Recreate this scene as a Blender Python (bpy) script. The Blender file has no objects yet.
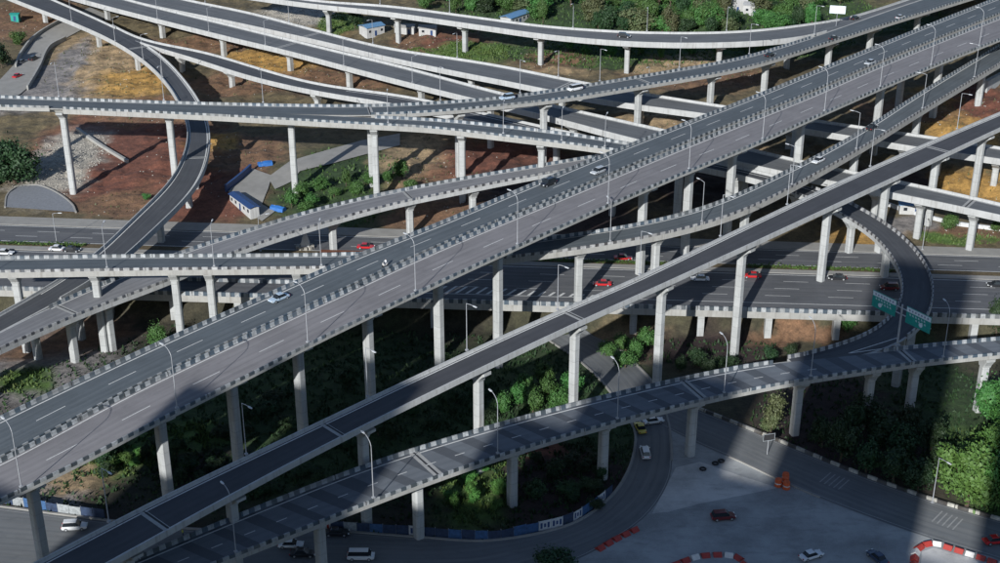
import bpy, bmesh, math, random
import numpy as np
from mathutils import Vector, Matrix
from mathutils.geometry import delaunay_2d_cdt

scene = bpy.context.scene
COL = scene.collection
R = math.radians
random.seed(7)
rng = np.random.default_rng(11)

# ------------------------------------------------------------------ camera
cam_d = bpy.data.cameras.new('camera'); cam = bpy.data.objects.new('camera', cam_d); COL.objects.link(cam)
cam.location = (0, 0, 147.5); cam.rotation_euler = (R(90 - 24.6), 0, 0)
cam_d.sensor_fit = 'HORIZONTAL'; cam_d.sensor_width = 36.0; cam_d.lens = 36.0 * 1.377
cam_d.clip_start = 1.0; cam_d.clip_end = 20000
scene.camera = cam
# ------------------------------------------------------------------ sky and sun
SUN_EL, SUN_AZ = 24.0, 22.0          # shadows run away from the viewer, 22 degrees to the right
w = bpy.data.worlds.new('World'); scene.world = w; w.use_nodes = True
nt = w.node_tree; bg = nt.nodes['Background']
sky = nt.nodes.new('ShaderNodeTexSky'); sky.sky_type = 'NISHITA'; sky.sun_disc = False
sky.sun_elevation = R(SUN_EL); sky.sun_rotation = R(180 + SUN_AZ); sky.altitude = 1100; sky.ozone_density = 2.2
nt.links.new(sky.outputs[0], bg.inputs[0]); bg.inputs[1].default_value = 0.095
sl = bpy.data.lights.new('sun', 'SUN'); sl.energy = 5.0; sl.angle = R(0.53); sl.color = (1.0, 0.997, 0.975)
so = bpy.data.objects.new('sun', sl); COL.objects.link(so)
so.rotation_euler = (R(90 - SUN_EL), 0, R(-SUN_AZ)); so.location = (-120, -300, 300)
scene.view_settings.view_transform = 'Standard'; scene.view_settings.look = 'None'
scene.view_settings.exposure = 0.1; scene.view_settings.gamma = 1.0; scene.view_settings.use_curve_mapping = False
scene.render.engine = 'CYCLES'
# ------------------------------------------------------------------ surveyed layout, all in metres
BACK = [(-138.5, 354.6, 6), (-147.1, 380.8, 6), (-118.6, 359.9, 6), (-113.6, 388.4, 7), (-101.5, 401.8, 8), (-79.4, 399, 9), (-58.3, 358.1, 7), (-71.4, 368.6, 7.5), (-50.9, 389.9, 9), (-29.6, 385.5, 9), (-11.6, 375.4, 8), (17.1, 367.3, 8), (41.5, 354.4, 7), (69.1, 354.4, 7), (93.8, 341.1, 6.5), (-177.6, 474.4, 9), (-159.8, 474.4, 9), (-143.9, 482, 10.5), (-119.4, 469.3, 10.5), (-96.1, 457.1, 10.5), (-78.8, 480.2, 11), (-52.5, 467.6, 11), (-36.4, 489.9, 12), (0, 432.9, 11), (35.6, 476.7, 12), (32, 422.3, 11), (67.7, 450.5, 12.5), (86.2, 460.7, 13), (94, 412.2, 11), (112, 422.3, 11), (119.7, 389.9, 9), (121.2, 343.4, 7), (133.5, 339.9, 7), (142, 416.2, 13), (162.9, 432.6, 14.5), (-123.6, 562.6, 13), (-209.1, 570.9, 11), (-189.3, 589.1, 11), (-60.1, 545.6, 13), (0, 514.4, 13), (51.7, 498.1, 13.5), (80.5, 550.1, 18), (24.7, 563.2, 17), (48, 545.7, 15), (120.7, 550.1, 18), (153.8, 521.7, 15), (200.9, 550.2, 20), (-20.3, 554.2, 15), (136.4, 482.6, 14), (145.5, 396.1, 10), (-400, 700, 20), (0, 800, 30), (400, 700, 35), (-300, 400, 12), (300, 400, 20)]
FLATS = [(-124.4, 407, 12), (-129.6, 414.8, 9), (-115.8, 397.3, 9), (-130.4, 364.6, 14), (-136.6, 366.1, 12), (-122.8, 359.9, 9), (-70.8, 364.6, 13), (-69, 375.4, 11), (-70.8, 355.9, 10), (-61.6, 380.8, 11), (-53.9, 389.9, 11), (-45.8, 399, 11), (-35.6, 405, 11), (-172, 468.2, 14), (-172.4, 489.9, 13), (-174.4, 511.1, 13), (-174, 536.3, 13), (-169.1, 562.2, 13), (112, 354.4, 9), (119.3, 346.3, 9), (127.2, 341.3, 9)]
DECKS = {
'A1': [(-92.79, 196.92, 23.45, 11.1), (-90.07, 199.92, 23.67, 11.43), (-87.37, 202.93, 23.9, 11.55), (-84.74, 206.02, 24.14, 11.49), (-82.14, 209.12, 24.38, 11.36), (-79.55, 212.23, 24.63, 11.19), (-76.94, 215.33, 24.87, 10.99), (-74.32, 218.41, 25.11, 10.81), (-71.66, 221.47, 25.34, 10.66), (-68.98, 224.5, 25.58, 10.56), (-66.27, 227.51, 25.81, 10.5), (-63.54, 230.5, 26.04, 10.48), (-60.78, 233.47, 26.26, 10.48), (-58, 236.42, 26.48, 10.49), (-55.21, 239.36, 26.69, 10.5), (-52.41, 242.28, 26.91, 10.5), (-49.61, 245.21, 27.11, 10.51), (-46.81, 248.14, 27.32, 10.52), (-44.02, 251.08, 27.52, 10.53), (-41.24, 254.02, 27.72, 10.54), (-38.47, 256.98, 27.91, 10.54), (-35.71, 259.95, 28.1, 10.5), (-32.95, 262.91, 28.28, 10.42), (-30.17, 265.87, 28.46, 10.28), (-27.37, 268.8, 28.64, 10.08), (-24.54, 271.7, 28.81, 9.85), (-21.67, 274.56, 28.98, 9.61), (-18.78, 277.4, 29.15, 9.4), (-15.87, 280.22, 29.31, 9.24), (-12.97, 283.06, 29.47, 9.14), (-10.09, 285.9, 29.62, 9.1), (-7.22, 288.77, 29.77, 9.12), (-4.36, 291.64, 29.92, 9.19), (-1.51, 294.52, 30.06, 9.28), (1.35, 297.4, 30.2, 9.39), (4.21, 300.28, 30.34, 9.5), (7.06, 303.15, 30.48, 9.61), (9.92, 306.03, 30.62, 9.71), (12.77, 308.91, 30.75, 9.8), (15.61, 311.8, 30.87, 9.86), (18.45, 314.7, 30.99, 9.91), (21.28, 317.61, 31.11, 9.94), (24.11, 320.51, 31.23, 9.94), (26.93, 323.42, 31.34, 9.92), (29.76, 326.33, 31.44, 9.89), (32.59, 329.23, 31.54, 9.84), (35.43, 332.12, 31.64, 9.8), (38.28, 335.02, 31.74, 9.75), (41.12, 337.91, 31.83, 9.71), (43.97, 340.79, 31.91, 9.68), (46.82, 343.68, 31.99, 9.66), (49.67, 346.56, 32.08, 9.65), (52.53, 349.44, 32.15, 9.64), (55.38, 352.32, 32.23, 9.65), (58.24, 355.2, 32.31, 9.65), (61.09, 358.09, 32.38, 9.66), (63.94, 360.97, 32.45, 9.67), (66.79, 363.86, 32.53, 9.69), (69.63, 366.75, 32.6, 9.72), (72.47, 369.65, 32.66, 9.75), (75.3, 372.56, 32.73, 9.79), (78.11, 375.48, 32.79, 9.83), (80.91, 378.41, 32.85, 9.86), (83.69, 381.37, 32.91, 9.87), (86.45, 384.34, 32.97, 9.86), (89.19, 387.34, 33.02, 9.83), (91.9, 390.35, 33.06, 9.77), (94.61, 393.37, 33.11, 9.71), (97.31, 396.4, 33.15, 9.65), (100.03, 399.41, 33.19, 9.61), (102.75, 402.42, 33.23, 9.59), (105.48, 405.42, 33.27, 9.58), (108.21, 408.41, 33.3, 9.6), (110.95, 411.41, 33.34, 9.63), (113.69, 414.4, 33.38, 9.66), (116.43, 417.39, 33.41, 9.71), (119.17, 420.38, 33.44, 9.76), (121.91, 423.37, 33.48, 9.82), (124.66, 426.35, 33.51, 9.87), (127.41, 429.34, 33.54, 9.93), (130.17, 432.31, 33.58, 9.99), (132.93, 435.29, 33.61, 10.05), (135.69, 438.25, 33.64, 10.12), (138.46, 441.22, 33.67, 10.18), (141.23, 444.18, 33.7, 10.25), (144.01, 447.14, 33.74, 10.31), (146.78, 450.1, 33.77, 10.38), (149.56, 453.05, 33.8, 10.44), (152.35, 456, 33.83, 10.51), (155.13, 458.95, 33.86, 10.57), (157.91, 461.91, 33.89, 10.63), (160.69, 464.86, 33.92, 10.69), (163.47, 467.81, 33.95, 10.74), (166.26, 470.76, 33.98, 10.79), (169.04, 473.72, 34, 10.83), (171.82, 476.67, 34.03, 10.87), (174.59, 479.63, 34.06, 10.9), (177.37, 482.58, 34.09, 10.93), (180.15, 485.54, 34.11, 10.95), (182.94, 488.49, 34.14, 10.96), (185.72, 491.44, 34.17, 10.96), (188.5, 494.39, 34.19, 10.96), (191.29, 497.34, 34.22, 10.95), (194.07, 500.29, 34.25, 10.94), (196.86, 503.24, 34.27, 10.93), (199.64, 506.19, 34.3, 10.91), (202.43, 509.14, 34.32, 10.9), (205.22, 512.08, 34.35, 10.88)],
'A2': [(-87.97, 184.61, 23.47, 10.89), (-85.13, 187.51, 23.71, 10.79), (-82.25, 190.37, 23.96, 10.87), (-79.39, 193.25, 24.23, 11.02), (-76.61, 196.21, 24.5, 11.22), (-73.9, 199.24, 24.76, 11.44), (-71.26, 202.32, 25.01, 11.67), (-68.66, 205.44, 25.26, 11.9), (-66.05, 208.56, 25.51, 12.11), (-63.39, 211.62, 25.75, 12.29), (-60.67, 214.64, 25.99, 12.43), (-57.92, 217.63, 26.23, 12.53), (-55.15, 220.6, 26.46, 12.56), (-52.37, 223.57, 26.69, 12.54), (-49.61, 226.55, 26.91, 12.47), (-46.86, 229.54, 27.13, 12.35), (-44.12, 232.54, 27.34, 12.22), (-41.36, 235.52, 27.55, 12.09), (-38.59, 238.49, 27.75, 11.98), (-35.79, 241.44, 27.96, 11.91), (-32.99, 244.38, 28.15, 11.88), (-30.17, 247.32, 28.35, 11.89), (-27.36, 250.25, 28.54, 11.95), (-24.56, 253.19, 28.73, 12.03), (-21.77, 256.15, 28.91, 12.13), (-18.98, 259.11, 29.08, 12.24), (-16.2, 262.07, 29.25, 12.33), (-13.39, 265.01, 29.41, 12.39), (-10.56, 267.93, 29.57, 12.42), (-7.71, 270.83, 29.73, 12.41), (-4.84, 273.71, 29.88, 12.37), (-1.97, 276.59, 30.04, 12.3), (0.91, 279.46, 30.19, 12.22), (3.79, 282.34, 30.34, 12.13), (6.67, 285.21, 30.48, 12.03), (9.55, 288.08, 30.63, 11.93), (12.44, 290.94, 30.77, 11.83), (15.32, 293.81, 30.9, 11.74), (18.2, 296.68, 31.04, 11.66), (21.07, 299.56, 31.16, 11.6), (23.94, 302.45, 31.28, 11.55), (26.8, 305.34, 31.39, 11.54), (29.66, 308.23, 31.5, 11.54), (32.51, 311.13, 31.6, 11.58), (35.37, 314.02, 31.69, 11.64), (38.24, 316.91, 31.79, 11.73), (41.11, 319.79, 31.88, 11.83), (44, 322.66, 31.97, 11.95), (46.89, 325.51, 32.06, 12.08), (49.79, 328.36, 32.15, 12.19), (52.69, 331.22, 32.24, 12.28), (55.59, 334.08, 32.32, 12.34), (58.47, 336.95, 32.4, 12.36), (61.34, 339.83, 32.48, 12.33), (64.19, 342.74, 32.55, 12.27), (67.02, 345.65, 32.62, 12.18), (69.85, 348.58, 32.69, 12.07), (72.67, 351.51, 32.76, 11.94), (75.48, 354.45, 32.83, 11.81), (78.3, 357.39, 32.89, 11.68), (81.12, 360.32, 32.95, 11.56), (83.94, 363.25, 33.01, 11.46), (86.75, 366.19, 33.06, 11.39), (89.56, 369.14, 33.11, 11.34), (92.34, 372.11, 33.16, 11.34), (95.11, 375.09, 33.2, 11.37), (97.85, 378.1, 33.25, 11.44), (100.59, 381.11, 33.28, 11.54), (103.33, 384.12, 33.32, 11.64), (106.07, 387.12, 33.36, 11.75), (108.84, 390.1, 33.39, 11.84), (111.61, 393.08, 33.43, 11.93), (114.39, 396.05, 33.47, 12.01), (117.18, 399.01, 33.5, 12.08), (119.98, 401.97, 33.54, 12.16), (122.78, 404.92, 33.57, 12.24), (125.59, 407.86, 33.61, 12.33), (128.41, 410.8, 33.65, 12.42), (131.23, 413.72, 33.68, 12.51), (134.07, 416.64, 33.72, 12.61), (136.91, 419.56, 33.75, 12.72), (139.75, 422.47, 33.78, 12.82), (142.59, 425.38, 33.82, 12.93), (145.44, 428.28, 33.85, 13.03), (148.3, 431.18, 33.89, 13.13), (151.15, 434.08, 33.92, 13.23), (154.01, 436.98, 33.95, 13.33), (156.87, 439.88, 33.98, 13.43), (159.73, 442.77, 34.02, 13.52), (162.58, 445.67, 34.05, 13.63), (165.45, 448.56, 34.08, 13.73), (168.31, 451.45, 34.11, 13.84), (171.17, 454.35, 34.14, 13.96), (174.03, 457.24, 34.17, 14.08), (176.88, 460.14, 34.2, 14.21), (179.74, 463.04, 34.23, 14.34), (182.6, 465.93, 34.26, 14.47), (185.45, 468.83, 34.29, 14.61), (188.31, 471.73, 34.31, 14.75)],
'F': [(-76.51, 160.14, 20.31, 8.83), (-73.73, 163.11, 20.48, 8.81), (-70.94, 166.08, 20.66, 8.8), (-68.15, 169.04, 20.84, 8.8), (-65.36, 172.01, 21.01, 8.79), (-62.57, 174.97, 21.18, 8.76), (-59.78, 177.94, 21.35, 8.71), (-56.99, 180.9, 21.52, 8.64), (-54.19, 183.86, 21.7, 8.52), (-51.36, 186.79, 21.88, 8.36), (-48.5, 189.69, 22.06, 8.17), (-45.62, 192.56, 22.25, 7.96), (-42.71, 195.41, 22.44, 7.74), (-39.8, 198.25, 22.64, 7.53), (-36.87, 201.08, 22.83, 7.34), (-33.93, 203.9, 23.02, 7.19), (-30.99, 206.71, 23.21, 7.07), (-28.03, 209.51, 23.4, 6.98), (-25.08, 212.31, 23.58, 6.93), (-22.12, 215.1, 23.76, 6.89), (-19.15, 217.89, 23.94, 6.86), (-16.18, 220.68, 24.11, 6.85), (-13.21, 223.47, 24.28, 6.83), (-10.23, 226.24, 24.45, 6.81), (-7.25, 229.01, 24.61, 6.79), (-4.25, 231.77, 24.77, 6.77), (-1.25, 234.52, 24.93, 6.74), (1.76, 237.26, 25.09, 6.71), (4.78, 239.99, 25.25, 6.67), (7.81, 242.71, 25.4, 6.62), (10.85, 245.43, 25.55, 6.56), (13.89, 248.13, 25.69, 6.48), (16.95, 250.82, 25.82, 6.4), (20.01, 253.51, 25.95, 6.32), (23.07, 256.2, 26.07, 6.25), (26.12, 258.9, 26.18, 6.21), (29.15, 261.62, 26.29, 6.21), (32.16, 264.37, 26.39, 6.24), (35.14, 267.15, 26.49, 6.32), (38.11, 269.94, 26.59, 6.43), (41.06, 272.75, 26.68, 6.56), (44.01, 275.56, 26.77, 6.7), (46.94, 278.38, 26.86, 6.85), (49.88, 281.21, 26.94, 7), (52.81, 284.04, 27.02, 7.14), (55.74, 286.87, 27.09, 7.27), (58.67, 289.7, 27.17, 7.39), (61.6, 292.54, 27.24, 7.5), (64.52, 295.37, 27.31, 7.61), (67.45, 298.21, 27.38, 7.71), (70.37, 301.05, 27.45, 7.81), (73.3, 303.88, 27.51, 7.9), (76.22, 306.72, 27.58, 7.98), (79.15, 309.55, 27.64, 8.05), (82.08, 312.38, 27.7, 8.11), (85.01, 315.21, 27.75, 8.16), (87.95, 318.04, 27.81, 8.2), (90.89, 320.87, 27.86, 8.22), (93.83, 323.69, 27.91, 8.23), (96.77, 326.51, 27.96, 8.24), (99.71, 329.33, 28.01, 8.23), (102.66, 332.14, 28.05, 8.21), (105.6, 334.96, 28.1, 8.19), (108.55, 337.77, 28.14, 8.15), (111.5, 340.58, 28.19, 8.1), (114.45, 343.4, 28.23, 8.05), (117.39, 346.21, 28.27, 7.98), (120.34, 349.02, 28.31, 7.9), (123.3, 351.83, 28.36, 7.8), (126.25, 354.64, 28.4, 7.7), (129.21, 357.44, 28.44, 7.59), (132.17, 360.24, 28.48, 7.48), (135.14, 363.03, 28.52, 7.38), (138.11, 365.82, 28.56, 7.28), (141.07, 368.62, 28.6, 7.18), (144.04, 371.41, 28.64, 7.1), (147.01, 374.2, 28.68, 7.02), (149.98, 376.99, 28.72, 6.94), (152.94, 379.79, 28.75, 6.87), (155.91, 382.58, 28.79, 6.8), (158.88, 385.38, 28.83, 6.73), (161.84, 388.17, 28.86, 6.67)],
'G': [(-62.69, 173.05, 15, 8.74), (-59.46, 175.57, 15, 8.87), (-56.25, 178.12, 15, 9.07), (-53.05, 180.68, 15, 9.29), (-49.84, 183.22, 15, 9.51), (-46.63, 185.76, 15, 9.73), (-43.41, 188.28, 15, 9.94), (-40.18, 190.8, 15, 10.13), (-36.95, 193.32, 15, 10.3), (-33.71, 195.83, 15, 10.43), (-30.47, 198.34, 15, 10.54), (-27.21, 200.81, 15, 10.61), (-23.92, 203.25, 15, 10.64), (-20.59, 205.64, 15, 10.62), (-17.23, 207.98, 15, 10.55), (-13.82, 210.25, 15, 10.45), (-10.38, 212.47, 15, 10.31), (-6.9, 214.63, 15, 10.17), (-3.39, 216.75, 15, 10.04), (0.14, 218.82, 15, 9.93), (3.7, 220.84, 15, 9.84), (7.28, 222.83, 15, 9.78), (10.89, 224.77, 15, 9.72), (14.52, 226.66, 15, 9.68), (18.17, 228.51, 15, 9.63), (21.85, 230.33, 15, 9.58), (25.54, 232.1, 15, 9.53), (29.24, 233.84, 15, 9.49), (32.97, 235.55, 15, 9.46), (36.71, 237.22, 15, 9.44), (40.47, 238.85, 15, 9.42), (44.25, 240.42, 15, 9.41), (48.06, 241.91, 15, 9.37), (51.91, 243.31, 15, 9.27), (55.8, 244.6, 15, 9.1), (59.72, 245.76, 15, 8.84), (63.68, 246.82, 15, 8.5), (67.65, 247.82, 15, 8.12), (71.63, 248.8, 15, 7.74), (75.6, 249.81, 15, 7.41), (79.56, 250.83, 15, 7.16), (83.53, 251.84, 15, 6.98), (87.52, 252.79, 15, 6.88), (91.51, 253.68, 15, 6.84), (95.52, 254.52, 15, 6.84), (99.54, 255.31, 15, 6.85), (103.56, 256.09, 15, 6.87), (107.59, 256.85, 15, 6.89), (111.61, 257.61, 15, 6.9), (115.64, 258.36, 15, 6.89), (119.67, 259.11, 15, 6.85)],
'E': [(-126.57, 285.55, 20.5, 8.25), (-122.5, 285.7, 20.5, 8.26), (-118.44, 285.85, 20.5, 8.26), (-114.37, 285.99, 20.5, 8.25), (-110.31, 286.14, 20.5, 8.24), (-106.24, 286.29, 20.5, 8.23), (-102.18, 286.44, 20.5, 8.21), (-98.11, 286.59, 20.5, 8.19), (-94.05, 286.74, 20.5, 8.17), (-89.98, 286.88, 20.5, 8.14), (-85.92, 287.01, 20.5, 8.11), (-81.85, 287.12, 20.5, 8.06), (-77.78, 287.23, 20.5, 8.01), (-73.72, 287.32, 20.5, 7.95), (-69.65, 287.4, 20.5, 7.88), (-65.58, 287.47, 20.5, 7.81), (-61.51, 287.53, 20.49, 7.75), (-57.45, 287.6, 20.49, 7.7), (-53.38, 287.67, 20.5, 7.67), (-49.31, 287.75, 20.5, 7.67), (-45.25, 287.84, 20.51, 7.69), (-41.18, 287.96, 20.52, 7.74), (-37.11, 288.1, 20.55, 7.81), (-33.05, 288.27, 20.58, 7.9), (-28.99, 288.49, 20.61, 8), (-24.93, 288.77, 20.65, 8.09), (-20.88, 289.13, 20.7, 8.17), (-16.84, 289.58, 20.74, 8.22), (-12.81, 290.15, 20.78, 8.24), (-8.8, 290.83, 20.83, 8.23), (-4.81, 291.63, 20.87, 8.19), (-0.84, 292.52, 20.92, 8.16), (3.11, 293.48, 20.98, 8.15), (7.05, 294.48, 21.07, 8.17), (10.99, 295.49, 21.17, 8.22), (14.92, 296.53, 21.3, 8.26), (18.84, 297.61, 21.44, 8.28), (22.74, 298.75, 21.59, 8.27), (26.62, 299.99, 21.73, 8.21), (30.44, 301.36, 21.86, 8.12), (34.22, 302.88, 22, 8.04), (37.93, 304.53, 22.13, 7.97), (41.59, 306.3, 22.28, 7.93), (45.19, 308.19, 22.44, 7.91), (48.71, 310.21, 22.62, 7.89), (52.15, 312.37, 22.82, 7.85), (55.48, 314.7, 23.04, 7.8), (58.69, 317.19, 23.26, 7.71), (61.79, 319.82, 23.47, 7.61), (64.79, 322.55, 23.68, 7.49), (67.73, 325.36, 23.87, 7.36), (70.62, 328.21, 24.07, 7.23), (73.48, 331.1, 24.25, 7.1), (76.31, 334.02, 24.43, 6.97), (79.13, 336.95, 24.6, 6.84), (81.92, 339.9, 24.77, 6.71), (84.7, 342.87, 24.93, 6.6), (87.45, 345.86, 25.08, 6.51), (90.17, 348.88, 25.23, 6.44), (92.86, 351.93, 25.37, 6.39), (95.52, 355.01, 25.5, 6.37), (98.15, 358.11, 25.62, 6.36), (100.74, 361.24, 25.74, 6.37), (103.31, 364.39, 25.84, 6.4), (105.86, 367.56, 25.95, 6.44), (108.38, 370.75, 26.04, 6.5), (110.89, 373.95, 26.14, 6.58), (113.4, 377.15, 26.23, 6.68), (115.9, 380.36, 26.31, 6.79), (118.4, 383.56, 26.4, 6.91), (120.91, 386.77, 26.48, 7.04), (123.43, 389.96, 26.57, 7.17), (125.95, 393.15, 26.65, 7.29), (128.48, 396.34, 26.74, 7.41), (131.02, 399.52, 26.82, 7.52), (133.56, 402.69, 26.9, 7.61), (136.11, 405.86, 26.98, 7.69), (138.67, 409.02, 27.07, 7.76), (141.23, 412.18, 27.15, 7.83), (143.79, 415.34, 27.22, 7.88), (146.34, 418.5, 27.3, 7.94), (148.9, 421.67, 27.38, 8), (151.46, 424.83, 27.46, 8.05), (154.01, 428, 27.53, 8.11), (156.56, 431.17, 27.6, 8.18), (159.1, 434.34, 27.68, 8.24), (161.64, 437.51, 27.75, 8.31), (164.19, 440.69, 27.82, 8.38), (166.73, 443.87, 27.89, 8.45), (169.27, 447.04, 27.96, 8.52), (171.81, 450.22, 28.02, 8.59), (174.34, 453.4, 28.09, 8.67), (176.88, 456.58, 28.15, 8.74), (179.42, 459.76, 28.22, 8.82), (181.95, 462.94, 28.28, 8.89), (184.49, 466.12, 28.35, 8.97), (187.02, 469.3, 28.41, 9.04), (189.55, 472.48, 28.47, 9.12), (192.09, 475.67, 28.53, 9.2), (194.62, 478.85, 28.59, 9.27)],
'J1': [(-156.08, 370.76, 33.37, 8.95), (-152.03, 370.69, 33.27, 8.96), (-147.98, 370.6, 33.18, 8.92), (-143.94, 370.47, 33.1, 8.85), (-139.89, 370.31, 33.02, 8.76), (-135.84, 370.13, 32.95, 8.65), (-131.8, 369.93, 32.89, 8.52), (-127.76, 369.72, 32.83, 8.38), (-123.71, 369.5, 32.78, 8.23), (-119.67, 369.29, 32.72, 8.07), (-115.62, 369.08, 32.67, 7.91), (-111.58, 368.89, 32.61, 7.76), (-107.53, 368.71, 32.55, 7.62), (-103.49, 368.55, 32.48, 7.5), (-99.44, 368.39, 32.42, 7.41), (-95.4, 368.24, 32.35, 7.34), (-91.35, 368.1, 32.27, 7.3), (-87.3, 367.97, 32.19, 7.28), (-83.25, 367.86, 32.11, 7.28), (-79.21, 367.76, 32.03, 7.29), (-75.16, 367.69, 31.95, 7.33), (-71.11, 367.63, 31.86, 7.38), (-67.06, 367.6, 31.77, 7.45), (-63.01, 367.59, 31.68, 7.54), (-58.96, 367.6, 31.59, 7.64), (-54.92, 367.65, 31.49, 7.76), (-50.87, 367.76, 31.39, 7.88), (-46.83, 367.96, 31.28, 8), (-42.79, 368.31, 31.15, 8.12), (-38.78, 368.84, 31, 8.22), (-34.8, 369.58, 30.84, 8.3), (-30.87, 370.53, 30.65, 8.35), (-27, 371.69, 30.45, 8.36), (-23.17, 372.99, 30.24, 8.31), (-19.38, 374.41, 30.03, 8.21), (-15.62, 375.91, 29.82, 8.05), (-11.9, 377.49, 29.62, 7.85), (-8.21, 379.14, 29.43, 7.66), (-4.55, 380.88, 29.24, 7.53), (-0.93, 382.67, 29.05, 7.49), (2.66, 384.53, 28.87, 7.56), (6.22, 386.46, 28.69, 7.73), (9.75, 388.44, 28.52, 7.97), (13.23, 390.49, 28.35, 8.23), (16.68, 392.62, 28.19, 8.48), (20.08, 394.8, 28.03, 8.67), (23.45, 397.04, 27.87, 8.8), (26.8, 399.32, 27.72, 8.87), (30.13, 401.62, 27.57, 8.89), (33.45, 403.93, 27.43, 8.88), (36.78, 406.24, 27.29, 8.87), (40.11, 408.54, 27.16, 8.87), (43.45, 410.82, 27.04, 8.9), (46.81, 413.08, 26.92, 8.96), (50.18, 415.33, 26.81, 9.04), (53.55, 417.57, 26.7, 9.13), (56.92, 419.81, 26.6, 9.21), (60.3, 422.04, 26.5, 9.27), (63.66, 424.3, 26.41, 9.29), (67.01, 426.58, 26.33, 9.27), (70.32, 428.91, 26.25, 9.2), (73.59, 431.3, 26.17, 9.09), (76.8, 433.76, 26.11, 8.95), (79.94, 436.31, 26.05, 8.8), (83.02, 438.94, 26.01, 8.65), (86.04, 441.64, 25.97, 8.51), (89.01, 444.4, 25.94, 8.39), (91.93, 447.21, 25.91, 8.29), (94.82, 450.04, 25.89, 8.23), (97.7, 452.89, 25.87, 8.2), (100.56, 455.76, 25.85, 8.19), (103.42, 458.63, 25.83, 8.22), (106.27, 461.5, 25.81, 8.26), (109.13, 464.37, 25.79, 8.33), (111.98, 467.25, 25.77, 8.42), (114.82, 470.14, 25.75, 8.52), (117.64, 473.03, 25.73, 8.65), (120.46, 475.94, 25.72, 8.8), (123.27, 478.86, 25.7, 8.96), (126.08, 481.78, 25.68, 9.14), (128.89, 484.69, 25.66, 9.33), (131.7, 487.61, 25.64, 9.53), (134.51, 490.52, 25.63, 9.74), (137.32, 493.44, 25.61, 9.95), (140.14, 496.35, 25.59, 10.17), (142.96, 499.26, 25.57, 10.4), (145.79, 502.16, 25.56, 10.62), (148.62, 505.05, 25.54, 10.84), (151.46, 507.93, 25.52, 11.05), (154.31, 510.81, 25.51, 11.25), (157.16, 513.69, 25.49, 11.45), (160.02, 516.56, 25.47, 11.63), (162.88, 519.42, 25.46, 11.82), (165.74, 522.29, 25.44, 12), (168.6, 525.16, 25.42, 12.17), (171.46, 528.02, 25.41, 12.35), (174.32, 530.89, 25.39, 12.53), (177.18, 533.76, 25.38, 12.7), (180.04, 536.63, 25.36, 12.88), (182.9, 539.5, 25.35, 13.05), (185.76, 542.37, 25.33, 13.23), (188.62, 545.23, 25.32, 13.4), (191.47, 548.1, 25.3, 13.57), (194.33, 550.98, 25.29, 13.74), (197.18, 553.85, 25.27, 13.91), (200.04, 556.72, 25.26, 14.08), (202.89, 559.6, 25.24, 14.26), (205.74, 562.47, 25.23, 14.44), (208.6, 565.34, 25.22, 14.62)],
'J2': [(-120.25, 367.65, 32.74, 5.82), (-116.16, 367.24, 32.68, 5.75), (-112.08, 366.83, 32.63, 5.69), (-107.99, 366.41, 32.57, 5.63), (-103.91, 365.99, 32.51, 5.58), (-99.83, 365.58, 32.45, 5.54), (-95.74, 365.16, 32.39, 5.51), (-91.66, 364.75, 32.32, 5.49), (-87.57, 364.34, 32.25, 5.48), (-83.49, 363.94, 32.17, 5.49), (-79.4, 363.55, 32.09, 5.52), (-75.31, 363.17, 32, 5.57), (-71.22, 362.79, 31.9, 5.64), (-67.14, 362.42, 31.81, 5.72), (-63.05, 362.04, 31.71, 5.83), (-58.96, 361.66, 31.61, 5.95), (-54.87, 361.29, 31.5, 6.08), (-50.79, 360.92, 31.4, 6.21), (-46.7, 360.58, 31.28, 6.34), (-42.6, 360.31, 31.15, 6.45), (-38.5, 360.13, 30.99, 6.56), (-34.4, 360.08, 30.79, 6.66), (-30.3, 360.14, 30.56, 6.76), (-26.21, 360.27, 30.3, 6.87), (-22.11, 360.37, 30.02, 7), (-18.02, 360.34, 29.74, 7.16), (-13.93, 360.13, 29.45, 7.33), (-9.85, 359.73, 29.17, 7.52), (-5.79, 359.2, 28.89, 7.71), (-1.73, 358.6, 28.61, 7.86), (2.31, 357.98, 28.33, 7.97), (6.36, 357.36, 28.05, 8.01), (10.41, 356.71, 27.76, 7.98), (14.44, 356.01, 27.47, 7.87), (18.47, 355.24, 27.19, 7.71), (22.47, 354.38, 26.9, 7.49), (26.45, 353.41, 26.61, 7.26), (30.4, 352.31, 26.33, 7.02), (34.31, 351.11, 26.06, 6.8), (38.2, 349.81, 25.79, 6.6), (42.05, 348.41, 25.54, 6.44), (45.87, 346.92, 25.29, 6.32), (49.68, 345.41, 25.04, 6.24)],
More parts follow.
